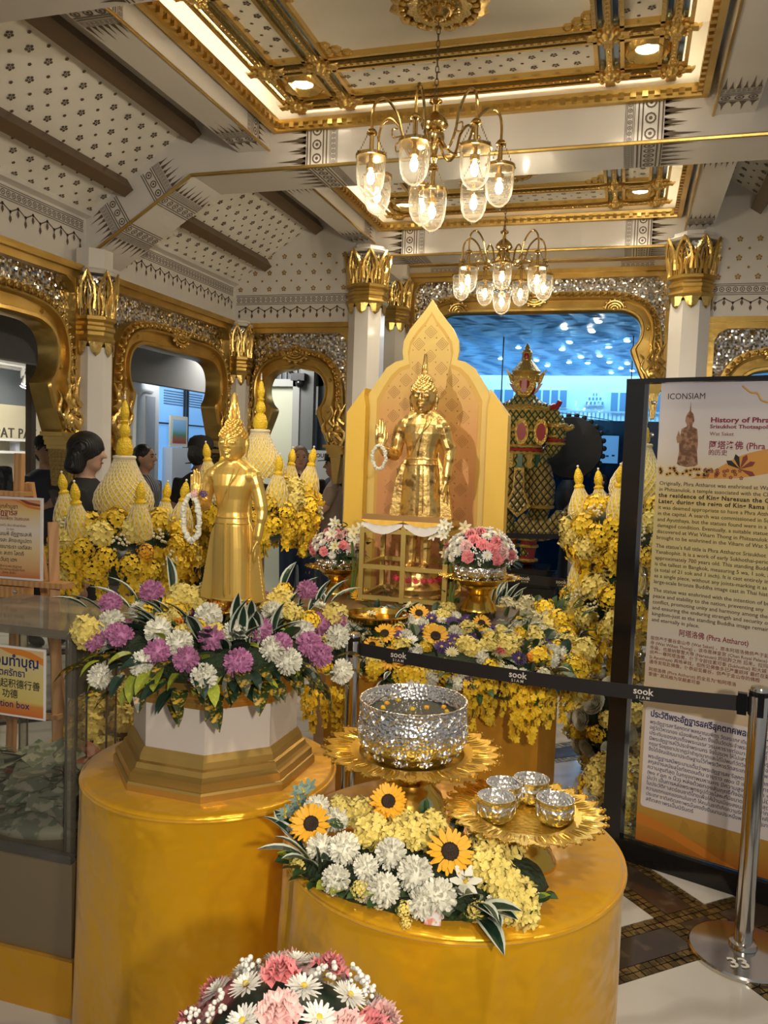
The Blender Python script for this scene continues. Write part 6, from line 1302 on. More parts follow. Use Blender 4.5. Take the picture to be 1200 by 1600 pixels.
obj('yellow_drape', dr, mat('yellow_drape_cloth', (0.80, 0.46, 0.03), 0.5), cage); obj('white_drape', wd, mat('white_drape_cloth', (0.75, 0.72, 0.70), 0.6), cage)
sbase = thing('statue_base', 'round gold-leafed lotus base inside the gilt cage', 'pedestal', (-1.03, 4.15, 0.895))
obj('base_drum', MB().lathe([(0.125, 0), (0.13, 0.02), (0.12, 0.035), (0.125, 0.05), (0.13, 0.065), (0.115, 0.08), (0.105, 0.10), (0.11, 0.13), (0.10, 0.16), (0.0, 0.165)], 32), GOLDLEAF, sbase)
for i in range(18): a = 2*PI*i/18; put(sbase, 'clump', 'hotpink', (0.115*math.cos(a), 0.115*math.sin(a), 0.115), (math.cos(a), math.sin(a), .3), 0.018, name='red_garland_flower')

# ------------------------------------------------------------------ yellow arched backdrop
def gradmat(name, stops, axis='Z', lo=0.0, hi=1.0, rough=0.5):
    if name in MATS: return MATS[name]
    m = bpy.data.materials.new(name); m.use_nodes = True; MATS[name] = m; N = m.node_tree.nodes; L = m.node_tree.links
    b = N['Principled BSDF']; b.inputs['Roughness'].default_value = rough
    tc = N.new('ShaderNodeTexCoord'); sp = N.new('ShaderNodeSeparateXYZ'); mr = N.new('ShaderNodeMapRange'); cr = N.new('ShaderNodeValToRGB')
    mr.inputs['From Min'].default_value = lo; mr.inputs['From Max'].default_value = hi
    L.new(tc.outputs['Object'], sp.inputs[0]); L.new(sp.outputs[axis], mr.inputs['Value']); L.new(mr.outputs['Result'], cr.inputs[0]); L.new(cr.outputs[0], b.inputs['Base Color'])
    e = cr.color_ramp.elements
    e[0].position = stops[0][0]; e[0].color = (*stops[0][1], 1); e[1].position = stops[-1][0]; e[1].color = (*stops[-1][1], 1)
    for p, c in stops[1:-1]: k = e.new(p); k.color = (*c, 1)
    return m
bd = thing('arched_backdrop', 'tall yellow printed backdrop with pointed ogee top behind the gold-leafed Buddha', 'backdrop', (-1.09, 4.50, 0))
prof = [(0.0, 2.53), (0.035, 2.475), (0.08, 2.42), (0.125, 2.365), (0.158, 2.30), (0.163, 2.24), (0.155, 2.195), (0.20, 2.185), (0.255, 2.15), (0.295, 2.09), (0.335, 2.03), (0.36, 2.00), (0.36, 0.02)]
def outline(P): return [(x, z) for x, z in P]+[(-x, z) for x, z in reversed(P[1:])]
YB = mat('backdrop_pale_yellow', (0.66, 0.49, 0.13), 0.5)
obj('front_board', MB().prism(outline(prof), lambda p: (p[0], 0, p[1]), lambda p: (p[0], 0.03, p[1])), YB, bd, smooth=False)
ins = [(0.0, 2.44), (0.03, 2.39), (0.075, 2.335), (0.112, 2.275), (0.122, 2.215), (0.112, 2.15), (0.165, 2.13), (0.21, 2.085), (0.25, 2.02), (0.285, 1.95), (0.285, 0.9), (0.285, 0.3)]
obj('ochre_outline', MB().prism(outline([(x*1.07, z+0.022) for x, z in ins]), lambda p: (p[0], -0.002, p[1]), lambda p: (p[0], 0.001, p[1])), mat('backdrop_ochre', (0.56, 0.34, 0.055), 0.5), bd, smooth=False)
inner = obj('printed_panel', MB().prism(outline(ins), lambda p: (p[0], -0.004, p[1]), lambda p: (p[0], 0, p[1])), gradmat('backdrop_gradient', [(0, (0.54, 0.24, 0.09)), (0.55, (0.56, 0.28, 0.08)), (1, (0.64, 0.46, 0.12))], 'Z', 1.2, 2.3), bd, smooth=False)
d = Decal((0, -0.004, 0), (1, 0, 0), (0, 0, 1), 0.0); d.n = Vector((0, -0.0015, 0))
k = 0; z = 1.0
while z < 2.36:
    wlim = 0.26 if z < 1.95 else max(0.02, 0.26-(z-1.95)*0.75) if z < 2.15 else max(0, 0.10-(z-2.25)*0.55)
    x = -0.27+(0.0675 if k % 2 else 0)
    while x < 0.28:
        if abs(x) < wlim:
            for r in (0.036, 0.023, 0.011): d.ring(x, z, r, 0.0032, 4)
            for q in range(4): d.ngon(x+0.047*math.cos(PI/4+PI/2*q), z+0.047*math.sin(PI/4+PI/2*q), 0.004, 4)
        x += 0.135
    z += 0.0675; k += 1
obj('lozenge_print', d.mb, mat('lozenge_brown', (0.30, 0.15, 0.03), 0.5), inner, kind='stuff', smooth=False)
WING = mat('backdrop_wing_yellow', (0.74, 0.48, 0.055), 0.45)
for sg in (-1, 1):
    P = [(sg*0.37, 2.03), (sg*0.365, 1.96), (sg*0.40, 1.90), (sg*0.44, 1.86), (sg*0.46, 1.90)] if False else None
    w = [(sg*0.355, 2.03), (sg*0.362, 1.99), (sg*0.35, 1.93), (sg*0.352, 0.02), (sg*0.465, 0.02), (sg*0.462, 1.89)]
    obj('side_wing', MB().prism(w, lambda p: (p[0], -0.07, p[1]), lambda p: (p[0], 0.05, p[1])), WING, bd, smooth=False)
obj('rear_strut', MB().box((-0.3, 0.03, 0), (-0.26, 0.35, 0.04)).box((0.26, 0.03, 0), (0.3, 0.35, 0.04)), WING, bd, smooth=False)

# ------------------------------------------------------------------ queue stanchions and their tape
def stanchion(label, loc, h=0.93, br=0.175, cassette=0.0):
    t = thing('queue_stanchion', label, 'stanchion', loc, group='steel queue stanchions')
    obj('base_plate', MB().lathe([(br, 0), (br, 0.012), (br*0.97, 0.018), (br*0.2, 0.03), (0.04, 0.034), (0, 0.034)], 48), STEEL, t)
    obj('pole', MB().lathe([(0.030, 0.03), (0.030, h-0.012), (0.027, h-0.004), (0.0, h)], 28), STEEL, t)
    obj('foot_collar', MB().lathe([(0.046, 0.03), (0.044, 0.045), (0.032, 0.05)], 24), STEEL, t)
    obj('top_ring', MB().lathe([(0.0305, h-0.035), (0.0318, h-0.033), (0.0318, h-0.02), (0.0305, h-0.018)], 28), BLACKG, t)
    for q in range(4):
        a = PI/2*q+cassette; obj('tape_slot', MB().box((0.022, -0.010, h-0.10), (0.0335, 0.010, h-0.018), M=Tm((0, 0, 0), (0, 0, a))), BLACKG, t, smooth=False)
    return t
S1 = Vector((-1.03, 3.106, 0)); S2 = Vector((0.465, 2.912, 0))
stanchion('steel queue stanchion between the wreath and the shrine flowers', S1)
s2o = stanchion('nearest steel queue stanchion in front of the poster stand, base marked 33', S2)
BAND = mat('black_tape', (0.010, 0.010, 0.013), 0.6); PRINT = mat('white_print', (0.75, 0.72, 0.66), 0.5)
me = text_mesh('33', 0.07, 'CENTER', 0.0015); obj('number_print', me, PRINT, s2o, (-0.02, -0.125, 0.0250), (0.04, 0, 0.25))
def tape(label, A, B, z, h, marks, lsize, sag=0.02):
    A, B = Vector(A), Vector(B); v = B-A; Ln = math.hypot(v.x, v.y); u = Vector((v.x, v.y, 0)).normalized()
    t = thing('queue_tape', label, 'tape', (A.x, A.y, 0), math.atan2(u.y, u.x)); n = 16
    zz = lambda x: z-sag*4*(x/Ln)*(1-x/Ln)
    r1 = [(Ln*i/n, 0, zz(Ln*i/n)+h/2) for i in range(n+1)]; r2 = [(x, 0, q-h) for x, _, q in r1]; r3 = [(x, 0.002, q) for x, _, q in r2]; r4 = [(x, 0.002, q) for x, _, q in r1]
    obj('webbing', MB().loft([r1, r2, r3, r4, r1], cap=False, closed=False), BAND, t, smooth=False)
    obj('end_clip', MB().box((Ln-0.035, -0.012, z-h*0.7), (Ln-0.005, 0.012, z+h*0.7)), BLACKG, t, smooth=False)
    for x in marks:
        m1 = text_mesh('sook', lsize, 'CENTER', lsize*0.018); obj('wordmark', m1, PRINT, t, (x, -0.0015, zz(x)-lsize*0.12), (PI/2, 0, 0))
        m2 = text_mesh('SIAM', lsize*0.45, 'CENTER', lsize*0.006, 1.6); obj('wordmark', m2, PRINT, t, (x, -0.0015, zz(x)-lsize*0.60), (PI/2, 0, 0))
    return t
d_ = (S2-S1).normalized()
tape('black queue tape with white wordmarks across the shrine flowers', S1+d_*0.032, S2-d_*0.032, 0.862, 0.052, (0.17, 0.655, 1.105), 0.034)

# ------------------------------------------------------------------ yellow jasmine tower offerings on stands
YNET = mat('white_bead_net', (0.74, 0.68, 0.50), 0.5); YBODY = mat('yellow_jasmine_body', (0.74, 0.54, 0.07), 0.6, bump=('voronoi', 60, 0.8, 0.01)); YBEAD = mat('yellow_bead', (0.82, 0.55, 0.02), 0.5, bump=('voronoi', 110, 0.7, 0.006))
def netted(prof, n, turns, tr):
    m = MB(); K = 14
    def at_(f):
        f = f*(len(prof)-1); i = min(int(f), len(prof)-2); g = f-i; return prof[i][0]+(prof[i+1][0]-prof[i][0])*g, prof[i][1]+(prof[i+1][1]-prof[i][1])*g
    for s in (-1, 1):
        for j in range(n):
            pts = []
            for q in range(K+1):
                r, z = at_(q/K); a = 2*PI*j/n+s*turns*q/K; pts.append((r*1.012*math.cos(a), r*1.012*math.sin(a), z))
            m.tube(pts, tr, 4)
    return m
BP = [(0.132, 0.0), (0.140, 0.04), (0.133, 0.08), (0.115, 0.115), (0.092, 0.15), (0.070, 0.19), (0.055, 0.225), (0.047, 0.25)]
big_body = MB().lathe(BP, 32).mesh('tower_body'); big_net = netted(BP, 30, 1.5, 0.0022).mesh('bead_net')
big_fin = MB().lathe([(0.030, 0.26), (0.040, 0.275), (0.040, 0.30), (0.030, 0.335), (0.018, 0.35), (0.027, 0.365), (0.027, 0.385), (0.017, 0.41), (0.012, 0.415), (0.020, 0.425), (0.012, 0.432), (0.020, 0.455), (0.021, 0.47), (0.010, 0.515), (0.0, 0.53)], 20).mesh('bead_finial')
big_ring = MB().tube([(0.047*math.cos(2*PI*i/24), 0.047*math.sin(2*PI*i/24), 0.253) for i in range(24)], 0.009, 8, closed=True).mesh('white_ring')
tip_me = MB().ball((0, 0, 0.535), 0.006, 6, 5).ball((0, 0, 0.546), 0.005, 6, 5).ball((0, 0, 0.556), 0.004, 6, 5).ball((0, 0, 0.565), 0.003, 6, 5).mesh('white_tip')
SP = [(0.058, -0.03), (0.062, 0.01), (0.055, 0.05), (0.042, 0.085), (0.028, 0.115), (0.022, 0.13)]
sm_body = MB().lathe(SP, 18).mesh('small_tower_body'); sm_net = netted(SP, 14, 1.2, 0.0016).mesh('small_bead_net')
sm_fin = MB().lathe([(0.022, 0.128), (0.026, 0.14), (0.016, 0.152), (0.022, 0.17), (0.022, 0.19), (0.012, 0.22), (0.0, 0.235)], 14).mesh('small_finial')
sm_tip = MB().ball((0, 0, 0.238), 0.006, 6, 5).mesh('small_white_tip')
def offering(label, loc, zb, sc, seed, spread=1.0, lowtier=False, hang=1.0):
    t = thing('jasmine_tower', label, 'flowers', loc, group='yellow jasmine tower offerings on stands'); rg = random.Random(seed)
    obj('tower_body', big_body, YBODY, t, (0, 0, zb), (0, 0, 0), (sc,)*3); obj('bead_net', big_net, YNET, t, (0, 0, zb), (0, 0, 0), (sc,)*3)
    f = obj('bead_finial', big_fin, YBEAD, t, (0, 0, zb), (0, 0, 0), (sc,)*3); obj('white_ring', big_ring, YNET, t, (0, 0, zb), (0, 0, 0), (sc,)*3); obj('white_tip', tip_me, PM['snow'], f)
    tiers = [(zb-0.08*sc, 0.27*sc*spread, 6)]+([(zb-0.42*sc, 0.26*sc*spread, 5)] if lowtier else [])
    for z, R, n in tiers:
        for j in range(n):
            a = 2*PI*(j+0.35)/n+seed; p = Vector((R*math.cos(a), R*math.sin(a), z+rg.uniform(-.03, .03)*sc))
            b = obj('small_tower', sm_body, YBODY, t, p, (0.12*math.sin(-a), 0.12*math.cos(a), 0), (sc,)*3)
            obj('bead_net', sm_net, YNET, b); obj('bead_finial', sm_fin, YBEAD, b); obj('white_tip', sm_tip, PM['snow'], b)
    for ti, (z, R, n) in enumerate(tiers):
        core = MB().ball((0, 0, z-0.12*sc), (R*0.9, R*0.9, 0.17*sc), 14, 8); obj('leafy_core', core, LEAFD, t)
        for v in fib(int(64*spread), -0.55):
            p = Vector((v.x*R*1.15, v.y*R*1.15, z-0.10*sc+v.z*0.19*sc)); k = rg.random(); nn = (v.x, v.y, v.z+0.2)
            if ti == 0 and v.z > 0.75: continue
            if k < 0.52: put(t, 'clump', 'yellow', p, nn, rg.uniform(0.055, 0.075)*sc)
            elif k < 0.78: put(t, 'hydrangea', 'paleyellow', p, nn, rg.uniform(0.055, 0.075)*sc)
            elif k < 0.86: put(t, 'clump', 'orange' if rg.random() < 0.3 else 'gold', p, nn, 0.045*sc)
            else: put(t, 'breath', 'cream', p, nn, 0.05*sc)
            if rg.random() < 0.55: put(t, 'round', 'green', p*0.98, (v.x, v.y, rg.uniform(-.5, .4)), 0.075*sc)
        for j in range(20):
            a = 2*PI*j/20+rg.uniform(-.1, .1); r = R*rg.uniform(1.0, 1.28); put(t, 'strand2', 'yellow', (r*math.cos(a), r*math.sin(a), z-rg.uniform(0.08, 0.18)*sc), (math.cos(a), math.sin(a), 0), rg.uniform(0.15, 0.26)*sc*hang)
    zp = zb-0.15*sc
    obj('stand_pole', MB().lathe([(0.014, 0.02), (0.014, zp)], 12), STEEL, t); obj('stand_pole', MB().lathe([(0.010, 0.02), (0.010, zp)], 10, (0.035, 0.0, 0)), STEEL, t)
    obj('stand_base', MB().lathe([(0.16, 0), (0.16, 0.012), (0.03, 0.025), (0, 0.025)], 28), STEEL, t)
    return t
offering('yellow jasmine tower offering between the easel and the smooth gold Buddha', (-2.315, 3.40, 0), 1.345, 1.0, 1)
offering('yellow jasmine tower offering directly behind the smooth gold Buddha', (-2.03, 4.30, 0), 1.50, 1.05, 2, 1.0)
offering('yellow jasmine tower offering half hidden behind the poster stand', (0.07, 4.65, 0), 1.47, 1.12, 3, 1.0, True)
# floor arrangements of white roses
def floor_flowers(label, loc, R, h, seed):
    t = thing('floor_arrangement', label, 'flowers', loc); rg = random.Random(seed)
    obj('leafy_core', MB().ball((0, 0, h*0.45), (R*0.8, R*0.8, h*0.45), 14, 8), LEAFD, t)
    for v in fib(70, -0.75):
        p = Vector((v.x*R, v.y*R, h*0.5+v.z*h*0.5)); k = rg.random()
        if k < 0.32: put(t, 'rose', 'white', p, v, rg.uniform(0.045, 0.06))
        elif k < 0.75: put(t, 'hydrangea', 'paleyellow', p, v, rg.uniform(0.05, 0.07))
        else: put(t, 'clump', 'yellow', p, v, 0.055)
floor_flowers('low mound of white roses and yellow blooms on the floor seen past the donation box', (-2.02, 3.05, 0), 0.30, 0.60, 3)
floor_flowers('low mound of white roses and yellow blooms on the floor beside the shrine platform', (0.06, 4.45, 0), 0.26, 0.55, 5)
floor_flowers('small mound of white and yellow blooms beside the poster stand foot', (0.04, 3.75, 0), 0.13, 0.30, 6)
# ------------------------------------------------------------------ poster stand
PO = Vector((0.03, 3.5, 0)); PR = math.atan2(-0.3284, 0.9446)
po = thing('poster_stand', 'black framed acrylic poster stand with the printed history of the Buddha', 'sign', PO, PR)
for x0, x1 in ((-0.04, 0.035), (0.885, 0.96)):
    obj('frame_post', MB().box((x0, -0.03, 0.0), (x1, 0.03, 1.99)), BLACKG, po, smooth=False)
obj('bottom_rail', MB().box((0.035, -0.03, 0.0), (0.885, 0.03, 0.085)), BLACKG, po, smooth=False)
obj('top_rail', MB().box((-0.04, -0.032, 1.978), (0.96, 0.032, 1.995)), BLACKG, po, smooth=False)
obj('base_foot', MB().box((-0.04, -0.03, 0.0), (0.02, 0.30, 0.03)).box((0.90, -0.03, 0.0), (0.96, 0.30, 0.03)), BLACKG, po, smooth=False)
obj('acrylic_sheet', MB().box((0.045, -0.008, 0.088), (0.875, -0.003, 1.975)), clear('acrylic_clear', (0.93, 0.95, 0.93), 0.12, 0.03, 0.02), po, smooth=False)
for x in (0.068, 0.852):
    for z in (0.15, 0.38, 0.87, 1.02, 1.20, 1.77, 1.9): obj('standoff_screw', MB().lathe([(0.009, 0), (0.009, 0.006), (0.004, 0.009), (0, 0.009)], 12), STEEL, po, (x, -0.008, z), (PI/2, 0, 0))
sheet = obj('poster_sheet', MB().box((0.095, -0.0105, 0.095), (0.83, -0.009, 1.976)),
            gradmat('poster_print', [(0.0, (0.42, 0.13, 0.01)), (0.05, (0.45, 0.24, 0.03)), (0.10, (0.50, 0.30, 0.06)), (0.32, (0.62, 0.50, 0.34)), (0.46, (0.62, 0.57, 0.50)), (0.60, (0.62, 0.54, 0.28)), (0.76, (0.66, 0.52, 0.22)), (0.86, (0.66, 0.60, 0.55)), (1.0, (0.58, 0.56, 0.62))], 'Z', 0.1, 1.97), po, smooth=False)
INK = {'brown': mat('ink_brown', (0.045, 0.022, 0.012), 0.6), 'maroon': mat('ink_maroon', (0.22, 0.012, 0.045), 0.6), 'red': mat('ink_red', (0.22, 0.045, 0.03), 0.6), 'navy': mat('ink_navy', (0.012, 0.018, 0.11), 0.6), 'white': mat('ink_white', (0.72, 0.68, 0.70), 0.6), 'orange': mat('ink_orange', (0.58, 0.20, 0.02), 0.6), 'gold': mat('ink_gold', (0.66, 0.38, 0.10), 0.6), 'black': mat('ink_black', (0.02, 0.015, 0.015), 0.6), 'bronze': mat('ink_bronze', (0.16, 0.075, 0.04), 0.6, mix=('noise', 60, (0.36, 0.20, 0.12), 0.45, 0.6)), 'green': mat('ink_green', (0.08, 0.10, 0.02), 0.6), 'peach': mat('ink_peach', (0.62, 0.30, 0.06), 0.6), 'tan': mat('ink_tan', (0.40, 0.22, 0.03), 0.6)}
def write(parent, txt, x, z, size, ink, y=-0.0116, align='LEFT', bold=0.0, width=None, spacing=1.0, name='printed_line'):
    me = text_mesh(txt, size, align, bold, spacing)
    sx = 1.0
    if width and len(me.vertices):
        xs = [v.co.x for v in me.vertices]; w = max(xs)-min(xs); sx = width/w if w > 0 else 1
    return obj(name, me, INK[ink], parent, (x, y, z), (PI/2, 0, 0), (sx, 1, 1))
write(sheet, 'ICONSIAM', 0.122, 1.912, 0.034, 'brown', width=0.142)
HL = [('History of Phra Attharot', 0.292, 1.822, 0.027, 'maroon', 0.0008, 0.34), ('Srisukhot Thotsapol Yanabophit', 0.291, 1.799, 0.020, 'maroon', 0.0005, 0.33), ('Wat Saket', 0.292, 1.771, 0.020, 'maroon', 0.0, 0.088), ('阿塔洛佛 (Phra Attharot)', 0.291, 1.722, 0.034, 'maroon', 0.0004, 0.33), ('的历史', 0.291, 1.697, 0.024, 'maroon', 0.0002, 0.068), ('阿塔洛佛 (Phra Attharot)', 0.221, 0.974, 0.030, 'maroon', 0.0003, 0.258)]
for s, x, z, sz, ink, b, w in HL:
    write(sheet, s, x, z, sz, ink, -0.0117, bold=b, width=w)
ENG = ['Originally, Phra Attharot was enshrined at Wat Vihan Thong', 'in Phitsanulok, a temple associated with the Chan Royal', '*the residence of King Naresuan the Great', '*Later, during the reign of King Rama III', 'it was deemed appropriate to have a Phra Attharot', 'in the capital. A search was commissioned in Sukhothai', 'and Ayutthaya, but the statues found were in a', 'damaged condition. Eventually, a suitable statue was', 'discovered at Wat Viharn Thong in Phitsanulok and', 'brought to be enshrined in the Viharn of Wat Saket in', None,
       "The statue's full title is Phra Attharot Srisukhot Thotsapol", 'Yanabophit. It is a work of early Sukhothai-period craftsmen,', 'approximately 700 years old. This standing Buddha', 'is the tallest in Bangkok, measuring 5 wa, 1 sok, and 1', '(a total of 21 sok and 1 inch). It is cast entirely in', 'as a single piece, without any joints-marking it as the', 'large-scale bronze Buddha image cast in Thai history', None,
       'The statue was enshrined with the intention of bringing', 'peace and stability to the nation, preventing any', 'conflict, promoting unity and harmony among the people', 'and ensuring the enduring strength and security of the', 'kingdom-just as the standing Buddha image remains', 'and eternally in place.']
z = 1.571
for s in ENG:
    if s is None: z -= 0.010; continue
    b = s.startswith('*'); s = s.lstrip('*'); write(sheet, s, 0.110, z, 0.0215 if not b else 0.0235, 'brown', bold=0.0007 if b else 0.0001, spacing=1.12 if b else 1.0); z -= 0.0243
CHN = ['现供奉于曼谷金山寺 (Wat Saket) ，原本阿塔洛佛供奉于彭世洛府的', '寺 (Wat Wihan Thong) ，该寺是禅皇宫 (Chan Royal Palace) 中', '寺庙，也是纳黎萱大帝 (Naresuan) 的驻跸之所 后来，拉玛三世有意', '供奉一尊阿塔洛佛，便下令前往素可泰 (Sukhothai) 和大城 (Phra Na', 'Si Ayutthaya) 两地寻找，但所见佛像多已严重损坏 最终在彭世洛府', '通寺发现此佛像，便恭迎至曼谷，供奉于金山寺的佛殿', None, '阿塔洛佛 (Phra Attharot) 的全名为“帕阿塔洛', '萱佛” 其风格为早期素可泰', None, '人民相亲相爱，团结一致，使国家长治久安，犹如这尊立姿佛', '坚不可摧。']
z = 0.941
for s in CHN:
    if s is None: z -= 0.012 if z > 0.81 else 0.040; continue
    write(sheet, s, 0.110, z, 0.0175, 'red', bold=0.0001); z -= 0.0196 if z > 0.72 else 0.024
pan = Decal((0, -0.0105, 0), (1, 0, 0), (0, 0, 1), 0.0); pan.n = Vector((0, -0.0003, 0))
c = 0.012; x0, x1, z0, z1 = 0.108, 0.80, 0.243, 0.662
pan.poly([(x0+c, z0), (x1-c, z0), (x1, z0+c), (x1, z1-c), (x1-c, z1), (x0+c, z1), (x0+c*0.3, z1-c*0.3), (x0, z1-c), (x0, z0+c), (x0+c*0.3, z0+c*0.3)])
obj('text_panel', pan.mb, INK['white'], sheet, smooth=False)
write(sheet, 'ประวัติพระอัฏฐารสศรีสุคตทศพลญาณบพิตร', 0.128, 0.625, 0.036, 'navy', bold=0.0010, width=0.50)
THA = ['พระอัฏฐารสศรีสุคตทศพลญาณบพิตร วัดสระเกศเดิมพระอัฏฐารส', 'อยู่วัดวิหารทอง เมืองพิษณุโลก ซึ่งเป็นวัดประจำพระราชวังจันทน์', 'ประทับของสมเด็จพระนเรศวรมหาราชต่อมา รัชกาลที่ ๓', 'มีพระอัฏฐารสไว้ประจำพระนคร จึงโปรดฯ ให้ไปเสาะหาตามกรุง', 'กรุงศรีอยุธยาปรากฏว่าชำรุดมากและได้ไปพบที่วัดวิหารทองเมือง', 'จึงได้อัญเชิญมาประดิษฐานไว้ที่พระวิหารวัดสระเกศ กรุงเทพฯ', None, 'พระอัฏฐารสมีพระนามเต็มว่าพระอัฏฐารสศรีสุคตทศพลญาณ', 'สกุลช่างสมัยสุโขทัยตอนต้น อายุราว ๗๐๐ ปี เป็นพระพุทธ', 'ความสูงที่สุด ในกรุงเทพมหานคร มีความสูง ถึง ๕ วา ๑', '(๒๑ ศอก ๑ นิ้ว) หล่อด้วยทองสัมฤทธิ์ทั้งองค์ โดยไม่มี', 'นับว่า เป็นการหล่อพระพุทธรูปด้วยโลหะที่มีขนาดสูงใหญ่ที่สุด', 'ในประวัติศาสตร์ชนชาติไทยเพื่อให้บ้านเมืองสงบสุขปราศจาก', 'ความแตกแยกของคนในชาติ ให้คนในชาติเกิดความรักความสามัคคี', 'ประเทศชาติสถิตสถาพรมั่นคงยั่งยืนนานประหนึ่งพระพุทธปฏิมา', 'สถิตสถาพรเป็นนิรันดร์']
z = 0.595
for s in THA:
    if s is None: z -= 0.007; continue
    write(sheet, s, 0.128, z, 0.0215, 'navy', bold=0.0001, width=0.46 if len(s) > 30 else None); z -= 0.0226
# printed pictures: bronze Buddha figure, sunflowers, scarf sweep, skyline
def printpoly(pts, ink, lift, name): d = Decal((0, -0.0105, 0), (1, 0, 0), (0, 0, 1), 0.0); d.n = Vector((0, -lift, 0)); d.poly(pts); return obj(name, d.mb, INK[ink], sheet, smooth=False)
fx_, fz_ = 0.214, 1.645
half = [(0.0, 0.258), (0.003, 0.22), (0.010, 0.212), (0.016, 0.198), (0.017, 0.18), (0.011, 0.168), (0.010, 0.160), (0.030, 0.150), (0.034, 0.12), (0.036, 0.085), (0.034, 0.065), (0.040, 0.012), (0.030, 0.006), (0.0, 0.0)]
printpoly([(fx_+x, fz_+z) for x, z in half]+[(fx_-x, fz_+z) for x, z in reversed(half[1:-1])], 'bronze', 0.0004, 'printed_figure')
printpoly([(fx_-0.048, fz_+0.115), (fx_-0.040, fz_+0.145), (fx_-0.032, fz_+0.115), (fx_-0.026, fz_+0.095), (fx_-0.044, fz_+0.095)], 'bronze', 0.0005, 'printed_figure')
sw = spline([(0.23, 1.60), (0.32, 1.64), (0.42, 1.70), (0.55, 1.73), (0.72, 1.74), (0.83, 1.76)], 6); sw2 = spline([(0.83, 1.69), (0.70, 1.66), (0.55, 1.64), (0.40, 1.61), (0.23, 1.60)], 6)
printpoly([(p.x, p.y) for p in sw]+[(p.x, p.y) for p in sw2], 'peach', 0.0002, 'printed_scarf')
PRr = random.Random(5)
for ink, lst in (('gold', [(PRr.uniform(0.11, 0.30), PRr.uniform(1.612, 1.640), 0.011) for _ in range(26)]), ('black', None), ('red', [(PRr.uniform(0.28, 0.42), 1.61+PRr.uniform(0, 0.03), 0.008) for _ in range(22)])):
    d = Decal((0, -0.0105, 0), (1, 0, 0), (0, 0, 1), 0.0); d.n = Vector((0, -0.0005 if ink != 'black' else -0.0007, 0))
    if ink == 'black': [d.ngon(x, z, 0.0042, 8) for x, z, r in keep]
    else:
        keep = lst
        for x, z, r in lst: d.flower(x, z, r)
    if ink == 'gold': gold_keep = lst
    obj('printed_flowers', d.mb, INK[ink], sheet, kind='stuff', smooth=False)
for a in (0.5, 1.2, 1.9, 2.6, -0.4): printpoly([(0.41, 1.645), (0.41+0.045*math.cos(a)-0.010*math.sin(a), 1.645+0.045*math.sin(a)+0.010*math.cos(a)), (0.41+0.06*math.cos(a), 1.645+0.06*math.sin(a)), (0.41+0.045*math.cos(a)+0.010*math.sin(a), 1.645+0.045*math.sin(a)-0.010*math.cos(a))], 'red' if a < 1.5 else 'black', 0.0006, 'printed_petal')
cl = spline([(0.40, 1.96), (0.43, 1.935), (0.455, 1.93), (0.47, 1.905), (0.50, 1.895), (0.53, 1.885), (0.55, 1.86), (0.60, 1.85)], 5)
obj('printed_cloud_line', MB().tube([(p.x, -0.0108, p.y) for p in cl], 0.004, 5), INK['gold'], sheet)
lo = spline([(0.095, 0.215), (0.18, 0.20), (0.30, 0.165), (0.42, 0.12), (0.50, 0.096)], 6)
printpoly([(p.x, p.y) for p in lo]+[(0.40, 0.096), (0.30, 0.125), (0.20, 0.155), (0.095, 0.165)], 'orange', 0.0003, 'printed_swoosh')
tow = [(0.26, 0.16)]+[(0.26+0.02*i, 0.17+PRr.uniform(0, 0.05)+(0.03 if i % 3 == 1 else 0)) for i in range(1, 14)]+[(0.54, 0.16)]
printpoly(tow, 'tan', 0.0002, 'printed_skyline')

# ------------------------------------------------------------------ donation box
db = thing('donation_box', 'clear acrylic donation box full of banknotes on a frosted base', 'box', (-1.73, 2.13, 0), 0.0)
AC = clear('acrylic_box', (0.95, 0.95, 0.93), 0.12, 0.03, 0.015); ACE = clear('acrylic_edge', (0.82, 0.80, 0.72), 0.35, 0.05, 0.10)
hx, hy = 0.255, 0.20
for a, b, n in (((-hx, -hy, 0.45), (hx, -hy+0.008, 1.10), 'front_pane'), ((-hx, hy-0.008, 0.45), (hx, hy, 1.10), 'rear_pane'), ((-hx, -hy+0.008, 0.45), (-hx+0.008, hy-0.008, 1.10), 'side_pane'), ((hx-0.008, -hy+0.008, 0.45), (hx, hy-0.008, 1.10), 'side_pane'), ((-hx-0.01, -hy-0.01, 1.10), (hx+0.01, hy+0.01, 1.125), 'lid')):
    obj(n, MB().box(a, b), AC if n != 'lid' else clear('acrylic_lid', (0.72, 0.68, 0.58), 0.2, 0.06, 0.10), db, smooth=False)
for x in (-hx+0.02, hx-0.02):
    for y in (-hy+0.02, hy-0.02): obj('corner_post', MB().lathe([(0.016, 0.45), (0.016, 1.10)], 12, (x, y, 0)), ACE, db)
for x, y in ((0.10, 0.05), (0.16, 0.12)): obj('inner_tube', MB().lathe([(0.018, 0.62), (0.018, 1.10)], 12, (x, y, 0)), clear('acrylic_tube', (0.85, 0.83, 0.76), 0.3, 0.04, 0.05), db)
obj('frosted_base', MB().box((-hx-0.015, -hy-0.015, 0.17), (hx+0.015, hy+0.015, 0.45)), mat('frosted_acrylic', (0.20, 0.155, 0.09), 0.45, coat=0.2), db, smooth=False)
obj('base_rim', MB().box((-hx-0.012, -hy-0.018, 0.45), (hx+0.012, -hy+0.002, 0.475)), ACE, db, smooth=False)
cb = thing('cloth_box', 'mustard cloth covered low box under the donation box', 'stand', (-1.73, 2.13, 0))
obj('cloth_cover', MB().box((-hx-0.03, -hy-0.03, 0.0), (hx+0.03, hy+0.03, 0.168)), SATIN, cb, smooth=False)
